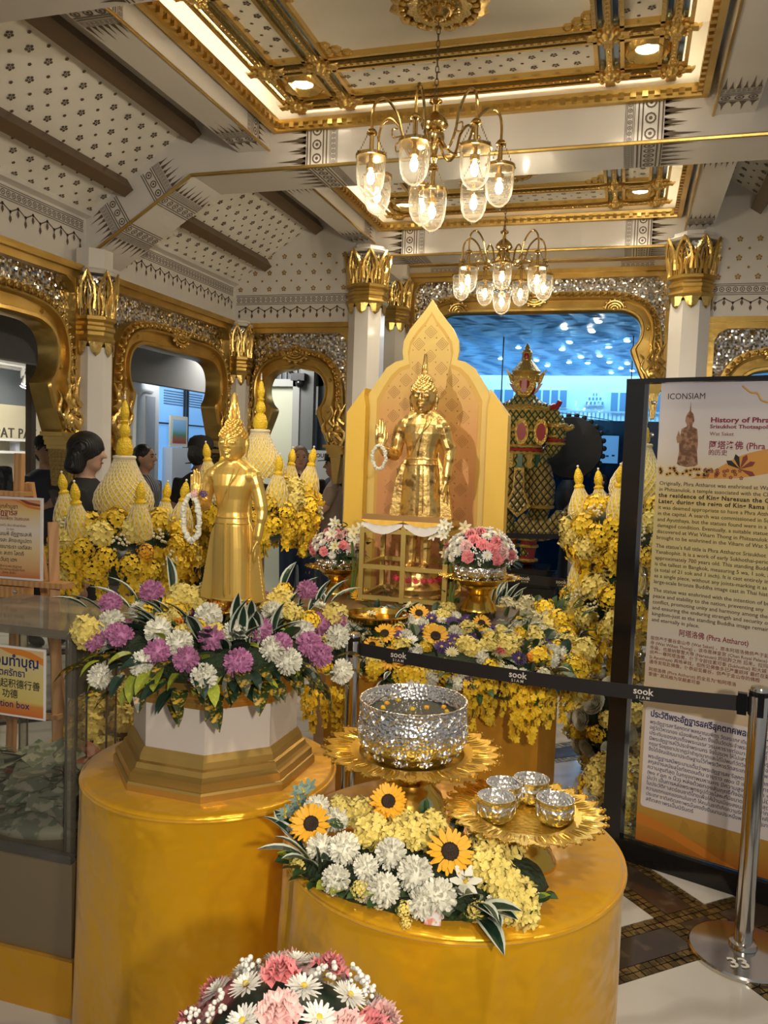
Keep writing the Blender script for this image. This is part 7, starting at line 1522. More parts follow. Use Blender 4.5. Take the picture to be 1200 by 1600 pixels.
NOTES = [(mat('banknote_green', (0.14, 0.18, 0.11), 0.6, mix=('noise', 26, (0.36, 0.37, 0.28), 0.47, 0.53)), 12), (mat('banknote_grey', (0.34, 0.33, 0.26), 0.6, mix=('noise', 24, (0.17, 0.19, 0.14), 0.47, 0.53)), 10), (mat('banknote_red', (0.42, 0.14, 0.09), 0.6, mix=('noise', 30, (0.5, 0.3, 0.24), 0.45, 0.6)), 2)]
def note_mesh(seed):
    rg = random.Random(seed); m = MB(); nx, ny = 8, 3; rows = []; p1, p2, am = rg.uniform(0, 6), rg.uniform(0.4, 1.2), rg.uniform(0.002, 0.007)
    for i in range(nx+1):
        x = -0.07+0.14*i/nx; rows.append([(x, -0.034+0.068*j/ny, am*math.sin(p1+p2*i*0.9)+am*0.6*math.sin(j+p1)) for j in range(ny+1)])
    m.loft(rows, cap=False, closed=False); return m
NR = random.Random(2)
for mi, (nm, cnt) in enumerate(NOTES):
    mes = [note_mesh(mi*10+k).mesh('banknote') for k in range(3)]
    for k in range(cnt*5):
        f = NR.random(); obj('banknote', mes[k % 3], nm, db, (NR.uniform(-0.17, 0.17), NR.uniform(-0.12, 0.12), 0.475+f*0.17+NR.uniform(0, 0.02)), (NR.uniform(-0.6, 0.75), NR.uniform(-0.45, 0.45), NR.uniform(0, 6.28)), (0.95,)*3)
obj('money_heap', remesh(MB().ball((0, 0, 0.46), (0.21, 0.15, 0.05), 16, 9), 0.02, 1), NOTES[1][0], db)
bs = obj('donation_sign', MB().box((-0.14, -hy-0.006, 0.855), (0.168, -hy-0.002, 1.062)), mat('sign_white_edge', (0.68, 0.66, 0.66), 0.5), db, smooth=False)
obj('sign_print', MB().box((-0.134, -hy-0.0068, 0.861), (0.162, -hy-0.006, 1.056)), gradmat('donation_print', [(0, (0.50, 0.13, 0.02)), (0.16, (0.52, 0.20, 0.04)), (0.22, (0.55, 0.44, 0.13)), (0.8, (0.56, 0.48, 0.22)), (1, (0.60, 0.40, 0.20))], 'Z', 0.86, 1.056), bs, smooth=False)
d = Decal((0, -hy-0.0068, 0), (1, 0, 0), (0, 0, 1), 0.0); d.n = Vector((0, -0.0003, 0))
s1 = spline([(0.0, 1.056), (0.05, 1.04), (0.10, 1.035), (0.162, 1.015)], 5); d.poly([(p.x, p.y) for p in s1]+[(0.162, 1.035), (0.12, 1.05), (0.08, 1.056)]); obj('printed_swoosh', d.mb, INK['orange'], bs, smooth=False)
for s, x, z, sz, ink, bo in (('ร่วมทำบุญ', 0.148, 1.005, 0.042, 'navy', 0.001), ('ตศรัทธา', 0.10, 0.975, 0.028, 'navy', 0.0005), ('一起积德行善', 0.152, 0.942, 0.028, 'black', 0.0003), ('功德', 0.075, 0.912, 0.028, 'black', 0.0003), ('tion box', 0.115, 0.882, 0.030, 'navy', 0.0002)):
    write(bs, s, x, z, sz, ink, -hy-0.0074, 'RIGHT', bo)

# ------------------------------------------------------------------ easel with its sheet
PINE = mat('pine_wood', (0.52, 0.28, 0.11), 0.5, bump=('wave', 8, 0.15, 0.003), mix=('wavex', 14, (0.42, 0.21, 0.075), 0.3, 0.8))
es = thing('easel', 'pine easel holding a printed prayer sheet', 'easel', (-2.2, 2.5, 0), 0.06)
def plank(name, a, b, w, th): 
    a, b = Vector(a), Vector(b); v = (b-a); L = v.length; q = v.to_track_quat('Z', 'Y').to_matrix().to_4x4(); q.translation = a
    return obj(name, MB().box((-w/2, -th/2, 0), (w/2, th/2, L), M=q), PINE, es, smooth=False)
plank('mast', (0.0, 0.015, 0.3), (0.005, 0.06, 1.61), 0.036, 0.018)
plank('front_leg', (-0.30, -0.12, 0.0), (-0.06, 0.05, 1.38), 0.036, 0.02); plank('front_leg', (0.32, -0.12, 0.0), (0.17, 0.03, 1.36), 0.036, 0.02); plank('rear_leg', (0.02, 0.45, 0.0), (0.03, 0.08, 1.5), 0.034, 0.02)
obj('top_clamp', MB().box((-0.075, -0.01, 1.452), (0.075, 0.045, 1.468)), PINE, es, smooth=False)
obj('ledge', MB().box((-0.26, -0.045, 1.125), (0.27, 0.015, 1.145)), PINE, es, smooth=False)
obj('ledge_bracket', MB().box((-0.06, -0.03, 1.075), (0.09, 0.03, 1.118)), PINE, es, smooth=False); plank('lower_brace', (-0.22, -0.07, 0.62), (0.27, -0.06, 0.66), 0.03, 0.016)
for x in (-0.03, 0.06): obj('wing_bolt', MB().lathe([(0.007, 0), (0.007, 0.008), (0, 0.01)], 10), STEEL, es, (x, -0.031, 1.10), (PI/2, 0, 0))
ps = thing('prayer_sheet', 'orange and cream prayer sheet with dark lettering on the easel', 'sign', (-2.2, 2.5, 1.146), 0.06)
obj('sheet_board', MB().box((-0.20, -0.03, 0), (0.168, -0.022, 0.305)), mat('sheet_white', (0.72, 0.70, 0.69), 0.4), ps, smooth=False)
sp = obj('sheet_print', MB().box((-0.192, -0.031, 0.008), (0.160, -0.03, 0.297)), gradmat('prayer_print', [(0, (0.50, 0.15, 0.05)), (0.10, (0.60, 0.32, 0.13)), (0.35, (0.70, 0.52, 0.26)), (0.62, (0.72, 0.62, 0.52)), (0.85, (0.70, 0.50, 0.20)), (1, (0.62, 0.25, 0.10))], 'Z', 0.008, 0.297), ps, smooth=False)
for s, z, sz, ink, bo, cx in (('บทคำบูชา', 0.262, 0.022, 'brown', 0.0002, 0.025), ('พระอัฏฐารส', 0.238, 0.028, 'maroon', 0.0006, 0.0), ('ศรีสุคตทศพลญาณบพิตร วัดสระเกศ', 0.220, 0.016, 'maroon', 0.0002, 0.0), ('ตั้งนะโม สวดสดับ สัมมาสัมพุทธัสสะ', 0.196, 0.012, 'brown', 0, 0.02), ('(๓ จบ)', 0.182, 0.012, 'brown', 0, 0.035), ('พุทธะธัมเมหิ อัฏฐาระสะหิ', 0.162, 0.020, 'black', 0.0002, 0.03), ('ทวัตติงสะ ลักขะณูเปตา', 0.138, 0.020, 'black', 0.0002, 0.035), ('อะพยัญชนาระรา เอตัสสะ', 0.114, 0.020, 'black', 0.0002, 0.03), ('ภาเวนะ สะทา โสตถี', 0.090, 0.020, 'black', 0.0002, 0.02), ('คะวันตุ เตฯ', 0.066, 0.020, 'black', 0.0002, 0.02), ('พิธีสักการะพระอัฏฐารส', 0.044, 0.012, 'brown', 0, 0.03), ('หน้าที่การงานเจริญรุ่งเรือง', 0.032, 0.012, 'brown', 0, 0.035), ('มั่งคง ยั่งยืน', 0.020, 0.012, 'brown', 0, 0.03)):
    write(sp, s, cx, z, sz, ink, -0.0316, 'CENTER', bo)
for dz, ink in ((0.0, 'orange'), (0.012, 'red')):
    d = Decal((0, -0.031, 0), (1, 0, 0), (0, 0, 1), 0.0); d.n = Vector((0, -0.0003-dz*0.01, 0)); q = spline([(0.03, 0.297), (0.07, 0.285), (0.11, 0.268), (0.16, 0.262)], 5)
    d.poly([(p.x, p.y+dz) for p in q if p.y+dz < 0.2975]+[(0.16, 0.27+dz), (0.12, 0.276+dz), (0.09, min(0.296, 0.290+dz))]); obj('printed_swoosh', d.mb, INK[ink], sp, smooth=False)

# ------------------------------------------------------------------ chandeliers
JAR = clear('lamp_glass', (0.985, 0.98, 0.96), 0.14, 0.02, 0.035)
BULB = mat('lit_filament_bulb', (1, 0.85, 0.6), emit=((1.0, 0.84, 0.58), 170.0)); FROST = clear('bulb_glass', (1.0, 0.93, 0.80), 0.2, 0.03, 0.06)
jar_me = MB().lathe([(0.068, 0.0), (0.066, -0.02), (0.064, -0.09), (0.058, -0.13), (0.044, -0.16), (0.022, -0.178), (0.010, -0.182), (0.014, -0.192), (0.0, -0.197)], 28).mesh('glass_jar')
rim_me = MB().lathe([(0.066, -0.012), (0.070, -0.011), (0.070, 0.002), (0.067, 0.004), (0.065, 0.003), (0.065, -0.011)], 28).mesh('jar_rim')
hold_me = MB().lathe([(0.010, 0.10), (0.010, -0.03), (0.020, -0.035), (0.022, -0.06), (0.012, -0.066), (0.0, -0.066)], 12).mesh('bulb_holder')
bulb_me = MB().lathe([(0.006, -0.066), (0.014, -0.080), (0.018, -0.098), (0.014, -0.114), (0.007, -0.123), (0.0, -0.125)], 12).mesh('bulb')
cap_me = MB().lathe([(0.0, 0.115), (0.016, 0.112), (0.024, 0.10), (0.024, 0.092), (0.012, 0.086), (0, 0.086)], 16).mesh('lamp_cap')
chain_mes = []
for k in range(3):
    chm = MB()
    a = 2*PI*k/3+0.3
    for i in range(7):
        f = (i+0.5)/7; r = 0.018+(0.066-0.018)*f; chm.ball((r*math.cos(a), r*math.sin(a), 0.095*(1-f)), (0.0026, 0.0026, 0.0075), 5, 4)
    chm.ball((0.071*math.cos(a), 0.071*math.sin(a), 0.0), 0.006, 6, 5); chain_mes.append(chm.mesh('hanging_chain'))
def lampjar(t, p, ang):
    j = obj('lamp_jar', jar_me, JAR, t, p, (0, 0, ang))
    obj('jar_rim', rim_me, BRASS, j); obj('bulb_holder', hold_me, BRASS, j); obj('bulb', bulb_me, BULB, j); obj('lamp_cap', cap_me, BRASS, j); [obj('hanging_chain', cm, DARKBRASS, j) for cm in chain_mes]
def chandelier(label, y, a0, zoff=0.0):
    t = thing('chandelier', label, 'chandelier', (XC, y, zoff), group='brass bell-jar chandeliers')
    obj('ceiling_cup', MB().lathe([(0.0, 3.69), (0.05, 3.685), (0.045, 3.66), (0.02, 3.645), (0.022, 3.625), (0.0, 3.615)], 20), BRASS, t)
    m = MB(); z = 3.62; k = 0
    while z > 3.29:
        pts = [(0.008*math.cos(q)*(1 if k % 2 else 0), 0.008*math.cos(q)*(0 if k % 2 else 1), z-0.016+0.018*math.sin(q)) for q in [2*PI*i/10 for i in range(10)]]; m.tube(pts, 0.0022, 5, closed=True); z -= 0.028; k += 1
    obj('suspension_chain', m, DARKBRASS, t)
    obj('hub', MB().lathe([(0, 3.32), (0.012, 3.31), (0.03, 3.30), (0.03, 3.29), (0.012, 3.28), (0.012, 3.25), (0.03, 3.235), (0.055, 3.21), (0.062, 3.19), (0.05, 3.175), (0.03, 3.165), (0.045, 3.15), (0.045, 3.13), (0.02, 3.10), (0.014, 3.06), (0.022, 3.04), (0.012, 3.02), (0.010, 3.03), (0.010, 2.98), (0, 2.975)], 28), BRASS, t, (0, 0, -0.03))
    prof = spline([(0.03, 3.10), (0.07, 3.045), (0.115, 3.035), (0.155, 3.09), (0.185, 3.18), (0.24, 3.235), (0.285, 3.215), (0.302, 3.16), (0.302, 3.08)], 5)
    curl = spline([(0.155, 3.09), (0.20, 3.075), (0.205, 3.11), (0.18, 3.115)], 4)
    for k in range(7):
        a = a0+2*PI*k/7; P = lambda q: (q.x*math.cos(a), q.x*math.sin(a), q.y)
        ar = obj('arm', MB().tube([P(q) for q in prof], 0.0065, 7), BRASS, t); obj('arm_curl', MB().tube([P(q) for q in curl], 0.004, 6), BRASS, ar)
        lampjar(t, (0.302*math.cos(a), 0.302*math.sin(a), 2.98), a)
    lampjar(t, (0, 0, 2.87), 0.2)
    return t
chandelier('nearer brass chandelier of eight glowing glass jars', 3.72, math.radians(-92))
chandelier('farther brass chandelier of eight glowing glass jars before the wide arch', 5.90, math.radians(-82))
# ------------------------------------------------------------------ the hall and shops beyond the openings
GREY = mat('shop_grey', (0.20, 0.20, 0.20), 0.6); CREAM = mat('shop_cream', (0.62, 0.56, 0.40), 0.5); OFFW = mat('shop_white', (0.62, 0.62, 0.60), 0.5)
BLUEC = mat('blue_ceiling_daylight_streaks', (0.10, 0.24, 0.42), 0.35, 0.3, mix=('wave', 0.55, (0.30, 0.52, 0.72), 0.35, 0.95), bump=('wave', 0.8, 0.5, 0.2))  # paler wave streaks paint reflected daylight into the ceiling colour
ch = struct('ceiling_hall', MB().box((-6, 8.4, 3.42), (5, 17.3, 3.5)), BLUEC, label='rippled blue ceiling of the hall beyond the wide arch', smooth=False)
SPOTL = mat('hall_spot_lens', (1, 1, 1), emit=((1.0, 0.92, 0.75), 30))
sl_me = MB().lathe([(0, -0.012), (0.035, -0.012), (0.045, 0)], 12).mesh('ceiling_spot')
for x, y in ((-0.886, 11.16), (-0.543, 11.456), (-0.434, 10.68), (-0.906, 12.48), (-1.076, 13.26), (-1.628, 14.7), (-1.511, 15.49), (-2.222, 14.42), (-1.731, 13.02), (-1.081, 14.98), (-0.831, 14.24), (-0.763, 15.07), (-0.523, 14.07), (-0.357, 12.99), (-0.086, 12.38), (-0.387, 14.97), (-0.198, 15.88), (-0.084, 15.16), (-0.384, 16.67), (0.01, 16.31)):
    obj('ceiling_spot', sl_me, SPOTL, ch, (x, y, 3.418))
win = struct('window_1', None, label='tall glass wall of the hall with dark joints')
GL = clear('hall_glass', (0.55, 0.80, 0.98), 0.15, 0.02)
for x0, x1 in ((-4.5, -1.81), (-1.79, -0.01), (0.01, 2.5)): obj('pane', MB().box((x0, 11.9, 0.0), (x1, 11.91, 3.42)), GL, win, smooth=False)
for x in (-1.80, 0.0): obj('joint', MB().box((x-0.008, 11.89, 0), (x+0.008, 11.92, 3.42)), BLACK, win, smooth=False)
# house front across the street
FAC = mat('pale_house_front', (0.70, 0.74, 0.76), 0.7); FWN = mat('house_window', (0.16, 0.24, 0.34), 0.15)
hf = thing('house_front', 'pale blue lit house front with balustrade seen through the hall glass', 'building', (0, 18.0, 0))
obj('wall', MB().box((-5, 0, 0.0), (3.5, 0.3, 5.0)), FAC, hf, smooth=False)
def fwin(x0, x1, z0, z1, nx, nz):
    w = obj('window', MB().box((x0, -0.03, z0), (x1, 0.0, z1)), FAC, hf, smooth=False)
    gx, gz = (x1-x0)/nx, (z1-z0)/nz
    for i in range(nx):
        for j in range(nz): obj('pane', MB().box((x0+gx*i+0.02, -0.035, z0+gz*j+0.02), (x0+gx*(i+1)-0.02, -0.028, z0+gz*(j+1)-0.02)), FWN, w, smooth=False)
fwin(-2.02, -1.29, 2.80, 3.20, 4, 1); fwin(-2.9, -2.2, 2.80, 3.20, 3, 1); fwin(-0.41, -0.05, 2.74, 3.16, 2, 1); fwin(0.2, 0.8, 2.74, 3.16, 2, 1)
for k, (x0, x1, z0, z1, n) in enumerate(((-0.92, -0.52, 2.865, 2.965, 5), (-0.87, -0.57, 2.965, 3.055, 4), (-0.78, -0.66, 3.055, 3.145, 2))): fwin(x0, x1, z0, z1, n, 1)
bal = obj('balustrade', MB().box((-3.5, -0.30, 2.70), (2.5, -0.22, 2.735)).box((-3.5, -0.30, 2.50), (2.5, -0.22, 2.53)), FAC, hf, smooth=False)
bme = MB().lathe([(0.014, 2.53), (0.022, 2.57), (0.012, 2.62), (0.018, 2.66), (0.012, 2.70)], 8).mesh('baluster')
for i in range(64): obj('baluster', bme, FAC, bal, (-3.4+i*0.085, -0.26, 0))
m = MB()
for i, (za, zb) in enumerate(((2.80, 2.56), (2.74, 2.52), (2.86, 2.66), (2.62, 2.55))): m.tube([(-2.6+1.3*q/8, -0.5, za+(zb-za)*q/8-0.02*math.sin(PI*q/8)) for q in range(17)], 0.008, 5)
obj('street_cables', m, BLACK, hf)
# dark shopfront band, lit screen
sb_ = struct('wall_shopfront', MB().box((-5, 12.6, 0), (4, 12.7, 2.28)), mat('navy_shopfront', (0.012, 0.018, 0.035), 0.3), label='dark navy shopfront under the hall glass', smooth=False)
sc_ = thing('notice_screen', 'pale bluish notice board on the dark shopfront', 'screen', (-0.31, 12.0, 1.65))
obj('screen_frame', MB().box((-0.20, 0.0, -0.01), (0.20, 0.03, 0.41)), BLACK, sc_, smooth=False); obj('screen_face', MB().box((-0.185, -0.006, 0.0), (0.185, 0.0, 0.39)), mat('screen_glow', (0.5, 0.6, 0.68), 0.4, emit=((0.6, 0.75, 0.9), 0.35)), sc_, smooth=False)
obj('screen_post', MB().box((-0.03, 0.03, -1.65), (0.03, 0.06, 0.0)), BLACK, sc_, smooth=False)
for x, z in ((-0.13, 0.10), (-0.05, 0.11), (0.04, 0.10), (0.12, 0.11)): obj('screen_mark', MB().box((x-0.02, -0.008, z-0.012), (x+0.02, -0.006, z+0.012)), mat('screen_ink', (0.10, 0.13, 0.16), 0.6), sc_, smooth=False)
# red carpet, gong
tag(obj('red_carpet', MB().box((-1.75, 8.95, 0.001), (-0.40, 9.75, 0.008)), mat('red_carpet_pile', (0.30, 0.012, 0.018), 0.9), smooth=False), 'red carpet under the guardian plinth', 'carpet')
gg = thing('gong', 'large black gong with scalloped rim on a dark stand behind the guardian', 'gong', (-0.68, 10.5, 0))
GB = mat('gong_black', (0.006, 0.007, 0.008), 0.5)
obj('gong_disc', MB().lathe([(0, -0.04), (0.10, -0.05), (0.12, -0.02), (0.36, -0.015), (0.39, 0.0), (0.38, 0.05), (0, 0.05)], 48), GB, gg, (0, 0, 1.83), (PI/2, 0, 0))
m = MB()
for i in range(26): a = 2*PI*i/26; m.ball((0.40*math.cos(a), 0, 1.83+0.40*math.sin(a)), (0.035, 0.02, 0.035), 7, 5)
obj('scalloped_rim', m, GB, gg)
obj('gong_stand', MB().lathe([(0.22, 0), (0.22, 0.06), (0.10, 0.12), (0.08, 0.9), (0.16, 1.05), (0.19, 1.2), (0.14, 1.34), (0.09, 1.42), (0, 1.43)], 24), GB, gg)
ct = struct('wall_counter', MB().box((-0.55, 10.9, 0), (1.2, 11.3, 0.95)), mat('counter_grey', (0.16, 0.17, 0.19), 0.5), label='grey counter behind the gong', smooth=False)
# ---- left: shop behind the first arch
sw_ = struct('wall_shop', MB().box((-6.6, 3.5, 0), (-6.5, 9.0, 2.06)), CREAM, label='cream lit shop wall with display shelves', smooth=False)
struct('ceiling_shop', MB().box((-6.6, 3.5, 2.45), (-4.3, 9.0, 2.5)), OFFW, label='white shop ceiling with spotlight tracks', smooth=False)
struct('wall_shop_back', MB().box((-6.62, 3.5, 2.06), (-6.58, 9.0, 2.5)), mat('shop_slate', (0.16, 0.18, 0.20), 0.6), label='slate strip over the shop wall', smooth=False)
struct('trim_1', MB().box((-4.35, 2.0, 2.24), (-4.25, 8.4, 2.9)), GREY, label='grey soffit over the shop entrance', smooth=False)
struct('ceiling_arcade', MB().box((-6.6, 2.0, 2.86), (-3.5, 8.4, 2.9)), GREY, label='grey ceiling behind the side arches', smooth=False)
for z, d_s in ((1.68, 0.25), (1.55, 0.3), (1.15, 0.3)): obj('display_shelf', MB().box((-6.5, 5.5, z-0.015), (-6.5+d_s, 8.6, z+0.01)), OFFW, sw_, smooth=False)
me = text_mesh('PAT PAT', 0.15, 'CENTER', 0.001, 1.1, 0.004); obj('shop_lettering', me, mat('shop_letter_dark', (0.05, 0.05, 0.04), 0.5), sw_, (-6.30, 7.28, 1.70), (PI/2, 0, PI/2))
struct('trim_2', MB().box((-5.06, 5.96, 0), (-5.0, 6.02, 2.9)), mat('brown_post', (0.07, 0.045, 0.03), 0.5), label='slim brown shop post', smooth=False)
for i, (y, z) in enumerate(((7.42, 2.36), (7.5, 2.24))):
    ts = thing('track_spotlight', ('upper' if i == 0 else 'lower')+' white track spotlight on the shop ceiling', 'spotlight', (-6.35 if i == 0 else -6.1, y-0.35*i, 2.45))
    obj('track_rail', MB().box((-0.02, -0.5, -0.02), (0.02, 0.5, 0.0)), OFFW, ts, smooth=False); obj('lamp_stem', MB().box((-0.01, -0.01, -0.10), (0.01, 0.01, -0.02)), OFFW, ts, smooth=False)
    obj('lamp_can', MB().lathe([(0.035, 0), (0.04, 0.1), (0.03, 0.12), (0, 0.12)], 14), OFFW, ts, (0.02, 0, -0.19), (0, 0.5, 0)); obj('lamp_lens', MB().lathe([(0, 0.001), (0.033, -0.002)], 14), SPOTL, ts, (0.018, 0, -0.192), (0, 0.5, 0))
for i, (y, c, lb) in enumerate(((7.98, (0.02, 0.02, 0.02), 'black rounded handbag on the shop shelf'), (7.35, (0.45, 0.47, 0.55), 'pale grey box on the lower shop shelf'), (7.75, (0.10, 0.03, 0.04), 'dark red bunch of trinkets on the lower shop shelf'))):
    t = thing('shop_item', lb, ('bag', 'box', 'trinket')[i], (-6.38, y, 1.69 if i == 0 else 1.56))
    mm = mat('shop_item_%s' % ('black', 'grey', 'red')[i], c, 0.5)
    if i == 0: obj('bag_body', remesh(MB().ball((0, 0, 0.06), (0.05, 0.09, 0.06), 12, 8).box((-0.04, -0.08, 0), (0.04, 0.08, 0.06)), 0.01, 2), mm, t); obj('bag_handle', MB().tube([(0, 0.06*math.cos(q), 0.10+0.06*math.sin(q)) for q in [PI*k/8 for k in range(9)]], 0.008, 6), mm, t)
    elif i == 1: obj('box_body', MB().box((-0.04, -0.03, 0), (0.04, 0.03, 0.10)), mm, t, smooth=False); obj('box_lid', MB().box((-0.042, -0.032, 0.085), (0.042, 0.032, 0.105)), OFFW, t, smooth=False)
    else:
        for k in range(9): obj('trinket_bead', MB().ball((0, 0, 0), 0.028, 8, 6), mm, t, (AR.uniform(-.05, .05), AR.uniform(-.12, .12), 0.028+AR.uniform(0, .05)))
# ---- second side arch: white arcade pier and blue shop window
pr = struct('wall_arcade', MB().box((-6.05, 8.75, 0), (-5.9, 9.42, 2.86)), OFFW, label='pale arcade pier with a moulded arch panel', smooth=False)
m = MB().tube(spline([(-5.88, 8.85, 0.2), (-5.88, 8.85, 2.1), (-5.88, 8.92, 2.28), (-5.88, 9.06, 2.36), (-5.88, 9.22, 2.36)], 5), 0.025, 6); obj('arch_moulding', m, OFFW, pr)
obj('recess_panel', MB().box((-5.90, 9.10, 0.1), (-5.88, 9.30, 2.3)), mat('recess_grey', (0.34, 0.35, 0.37), 0.5), pr, smooth=False)
w2 = struct('window_2', None, label='blue shop window with a dark mullion behind the side arch')
BLW = mat('blue_window_view', (0.16, 0.36, 0.62), 0.15, emit=((0.20, 0.48, 0.95), 0.55))
obj('street_view_pane', MB().box((-6.02, 9.44, 0.9), (-6.0, 11.4, 2.50)), BLW, w2, smooth=False)
obj('lintel', MB().box((-6.1, 9.42, 2.50), (-5.9, 11.4, 2.86)), mat('khaki_lintel', (0.30, 0.30, 0.24), 0.6), w2, smooth=False)
for y in (10.19, 10.27): obj('mullion', MB().box((-5.99, y-0.012, 0.5), (-5.96, y+0.012, 2.5)), BLACK, w2, smooth=False)
obj('mullion', MB().box((-5.99, 9.44, 1.97), (-5.97, 11.4, 1.99)), BLACK, w2, smooth=False)
m = MB()
for k in range(6): m.box((-5.995, 9.68+0.0, 2.24+k*0.035), (-5.985, 10.7, 2.255+k*0.035))
obj('louvre_view', m, mat('louvre_blue', (0.09, 0.17, 0.28), 0.4), w2, smooth=False)
pf = thing('framed_picture', 'small framed picture leaning in the blue shop window', 'picture', (-5.9, 9.93, 1.67), PI/2)
obj('picture_frame', MB().box((-0.22, 0.0, 0.0), (0.22, 0.03, 0.42)), mat('pale_frame', (0.62, 0.58, 0.45), 0.5), pf, smooth=False)
obj('picture_print', MB().box((-0.17, -0.008, 0.05), (0.17, 0.0, 0.37)), gradmat('picture_gradient', [(0, (0.35, 0.04, 0.03)), (0.2, (0.30, 0.12, 0.05)), (0.35, (0.10, 0.22, 0.12)), (0.6, (0.20, 0.42, 0.62)), (1, (0.30, 0.50, 0.75))], 'Z', 0.05, 0.37), pf, smooth=False)
obj('picture_stand', MB().box((-0.25, -0.05, -1.67), (0.25, 0.1, -0.01)), OFFW, pf, smooth=False)
# ---- behind the narrow back arch: door, pale panel, camera, notice
dr_ = struct('door_1', MB().box((-4.4, 8.5, 0), (-3.60, 8.53, 2.40)), mat('pale_green_panel', (0.46, 0.48, 0.38), 0.4), label='pale door panel behind the narrow arch', smooth=False)
DG = mat('door_grey', (0.13, 0.14, 0.14), 0.4)
obj('door_frame', MB().box((-3.60, 8.44, 0), (-3.52, 8.54, 2.46)).box((-4.4, 8.44, 2.38), (-3.52, 8.54, 2.46)), mat('door_frame_grey', (0.30, 0.31, 0.30), 0.4), dr_, smooth=False)
obj('door_jamb', MB().box((-3.52, 8.46, 0), (-3.36, 8.54, 2.70)), DG, dr_, smooth=False)
struct('wall_lobby', MB().box((-3.36, 8.6, 0), (-2.35, 8.65, 2.9)).box((-4.6, 8.6, 2.40), (-3.3, 8.65, 2.60)), mat('slate_blue_wall', (0.055, 0.075, 0.09), 0.4), label='dark slate lobby wall beside the door', smooth=False)
gr = struct('window_3', MB().box((-4.2, 8.62, 2.46), (-3.42, 8.66, 2.86)), mat('bright_transom', (0.30, 0.45, 0.55), 0.3, emit=((0.45, 0.7, 0.9), 0.5)), label='barred transom light over the door', smooth=False)
for k in range(12): obj('bar', MB().box((-4.15+0.065*k, 8.58, 2.46), (-4.13+0.065*k, 8.61, 2.86)), DG, gr, smooth=False)
cc = thing('security_camera', 'black dome security camera above the lobby door', 'camera', (-3.50, 8.40, 2.46))
obj('camera_dome', MB().ball((0, 0, -0.05), (0.05, 0.05, 0.05), 12, 8), BLACKG, cc); obj('camera_mount', MB().box((-0.10, -0.03, -0.02), (0.06, 0.05, 0.06)), BLACK, cc, smooth=False); obj('camera_arm', MB().tube([(-0.08, 0, 0.05), (-0.14, -0.04, 0.10), (-0.2, -0.05, 0.08)], 0.02, 6), BLACK, cc)
ns = thing('tourist_sign', 'pale sign reading FOR TOURIST behind the visitors in the narrow arch', 'sign', (-3.22, 8.30, 0))
obj('sign_board', MB().box((-0.24, 0, 1.30), (0.24, 0.015, 1.68)), mat('sign_pale', (0.40, 0.42, 0.42), 0.5), ns, smooth=False); obj('sign_post', MB().box((-0.02, 0.0, 0), (0.02, 0.015, 1.30)), STEEL, ns, smooth=False); obj('sign_foot', MB().lathe([(0.14, 0), (0.14, 0.01), (0, 0.02)], 20), STEEL, ns)
write(ns, 'FOR TOURIST', -0.20, 1.605, 0.062, 'black', -0.001, bold=0.0015)
# ---- far queue barriers
s3 = stanchion('far steel queue stanchion on the red carpet edge', (-0.52, 8.85, 0), 0.95, 0.15)
stanchion('steel queue stanchion behind the half hidden jasmine tower', (0.30, 5.25, 0)); stanchion('steel queue stanchion behind the arched backdrop', (-1.05, 5.45, 0))
tape('black queue tape behind the shrine, beside the far stanchion', (-1.02, 5.445, 0), (0.27, 5.255, 0), 0.875, 0.06, (0.42, 0.66), 0.034, 0.01)
stanchion('far steel queue stanchion beyond the backdrop edge', (-1.75, 8.6, 0)); tape('far black queue tape across the guardian plinth', (-1.72, 8.605, 0), (-0.55, 8.84, 0), 0.86, 0.055, (0.35,), 0.03, 0.02)

# ------------------------------------------------------------------ guardian giant seen from behind
def lattice(name, c1, c2, sc, w=0.72):
    if name in MATS: return MATS[name]
    m = bpy.data.materials.new(name); m.use_nodes = True; MATS[name] = m; N = m.node_tree.nodes; L = m.node_tree.links; b = N['Principled BSDF']
    tc = N.new('ShaderNodeTexCoord'); sp = N.new('ShaderNodeSeparateXYZ'); L.new(tc.outputs['Object'], sp.inputs[0]); outs = []
    for sg in (1, -1):
        ml = N.new('ShaderNodeMath'); ml.operation = 'MULTIPLY_ADD'; ml.inputs[1].default_value = sg*0.75; L.new(sp.outputs['Z'], ml.inputs[0]); L.new(sp.outputs['X'], ml.inputs[2])
        s = N.new('ShaderNodeMath'); s.operation = 'MULTIPLY'; s.inputs[1].default_value = sc; L.new(ml.outputs[0], s.inputs[0])
        sn = N.new('ShaderNodeMath'); sn.operation = 'SINE'; L.new(s.outputs[0], sn.inputs[0]); ab = N.new('ShaderNodeMath'); ab.operation = 'ABSOLUTE'; L.new(sn.outputs[0], ab.inputs[0]); outs.append(ab)
    mn = N.new('ShaderNodeMath'); mn.operation = 'MINIMUM'; L.new(outs[0].outputs[0], mn.inputs[0]); L.new(outs[1].outputs[0], mn.inputs[1])
    g = N.new('ShaderNodeMath'); g.operation = 'LESS_THAN'; g.inputs[1].default_value = w; L.new(mn.outputs[0], g.inputs[0])
    x = N.new('ShaderNodeMix'); x.data_type = 'RGBA'; x.inputs['A'].default_value = (*c2, 1); x.inputs['B'].default_value = (*c1, 1); L.new(g.outputs[0], x.inputs['Factor']); L.new(x.outputs['Result'], b.inputs['Base Color'])
    b.inputs['Metallic'].default_value = 0.2; b.inputs['Roughness'].default_value = 0.3
    bn = N.new('ShaderNodeBump'); bn.inputs['Distance'].default_value = 0.02; L.new(mn.outputs[0], bn.inputs['Height']); L.new(bn.outputs['Normal'], b.inputs['Normal']); return m
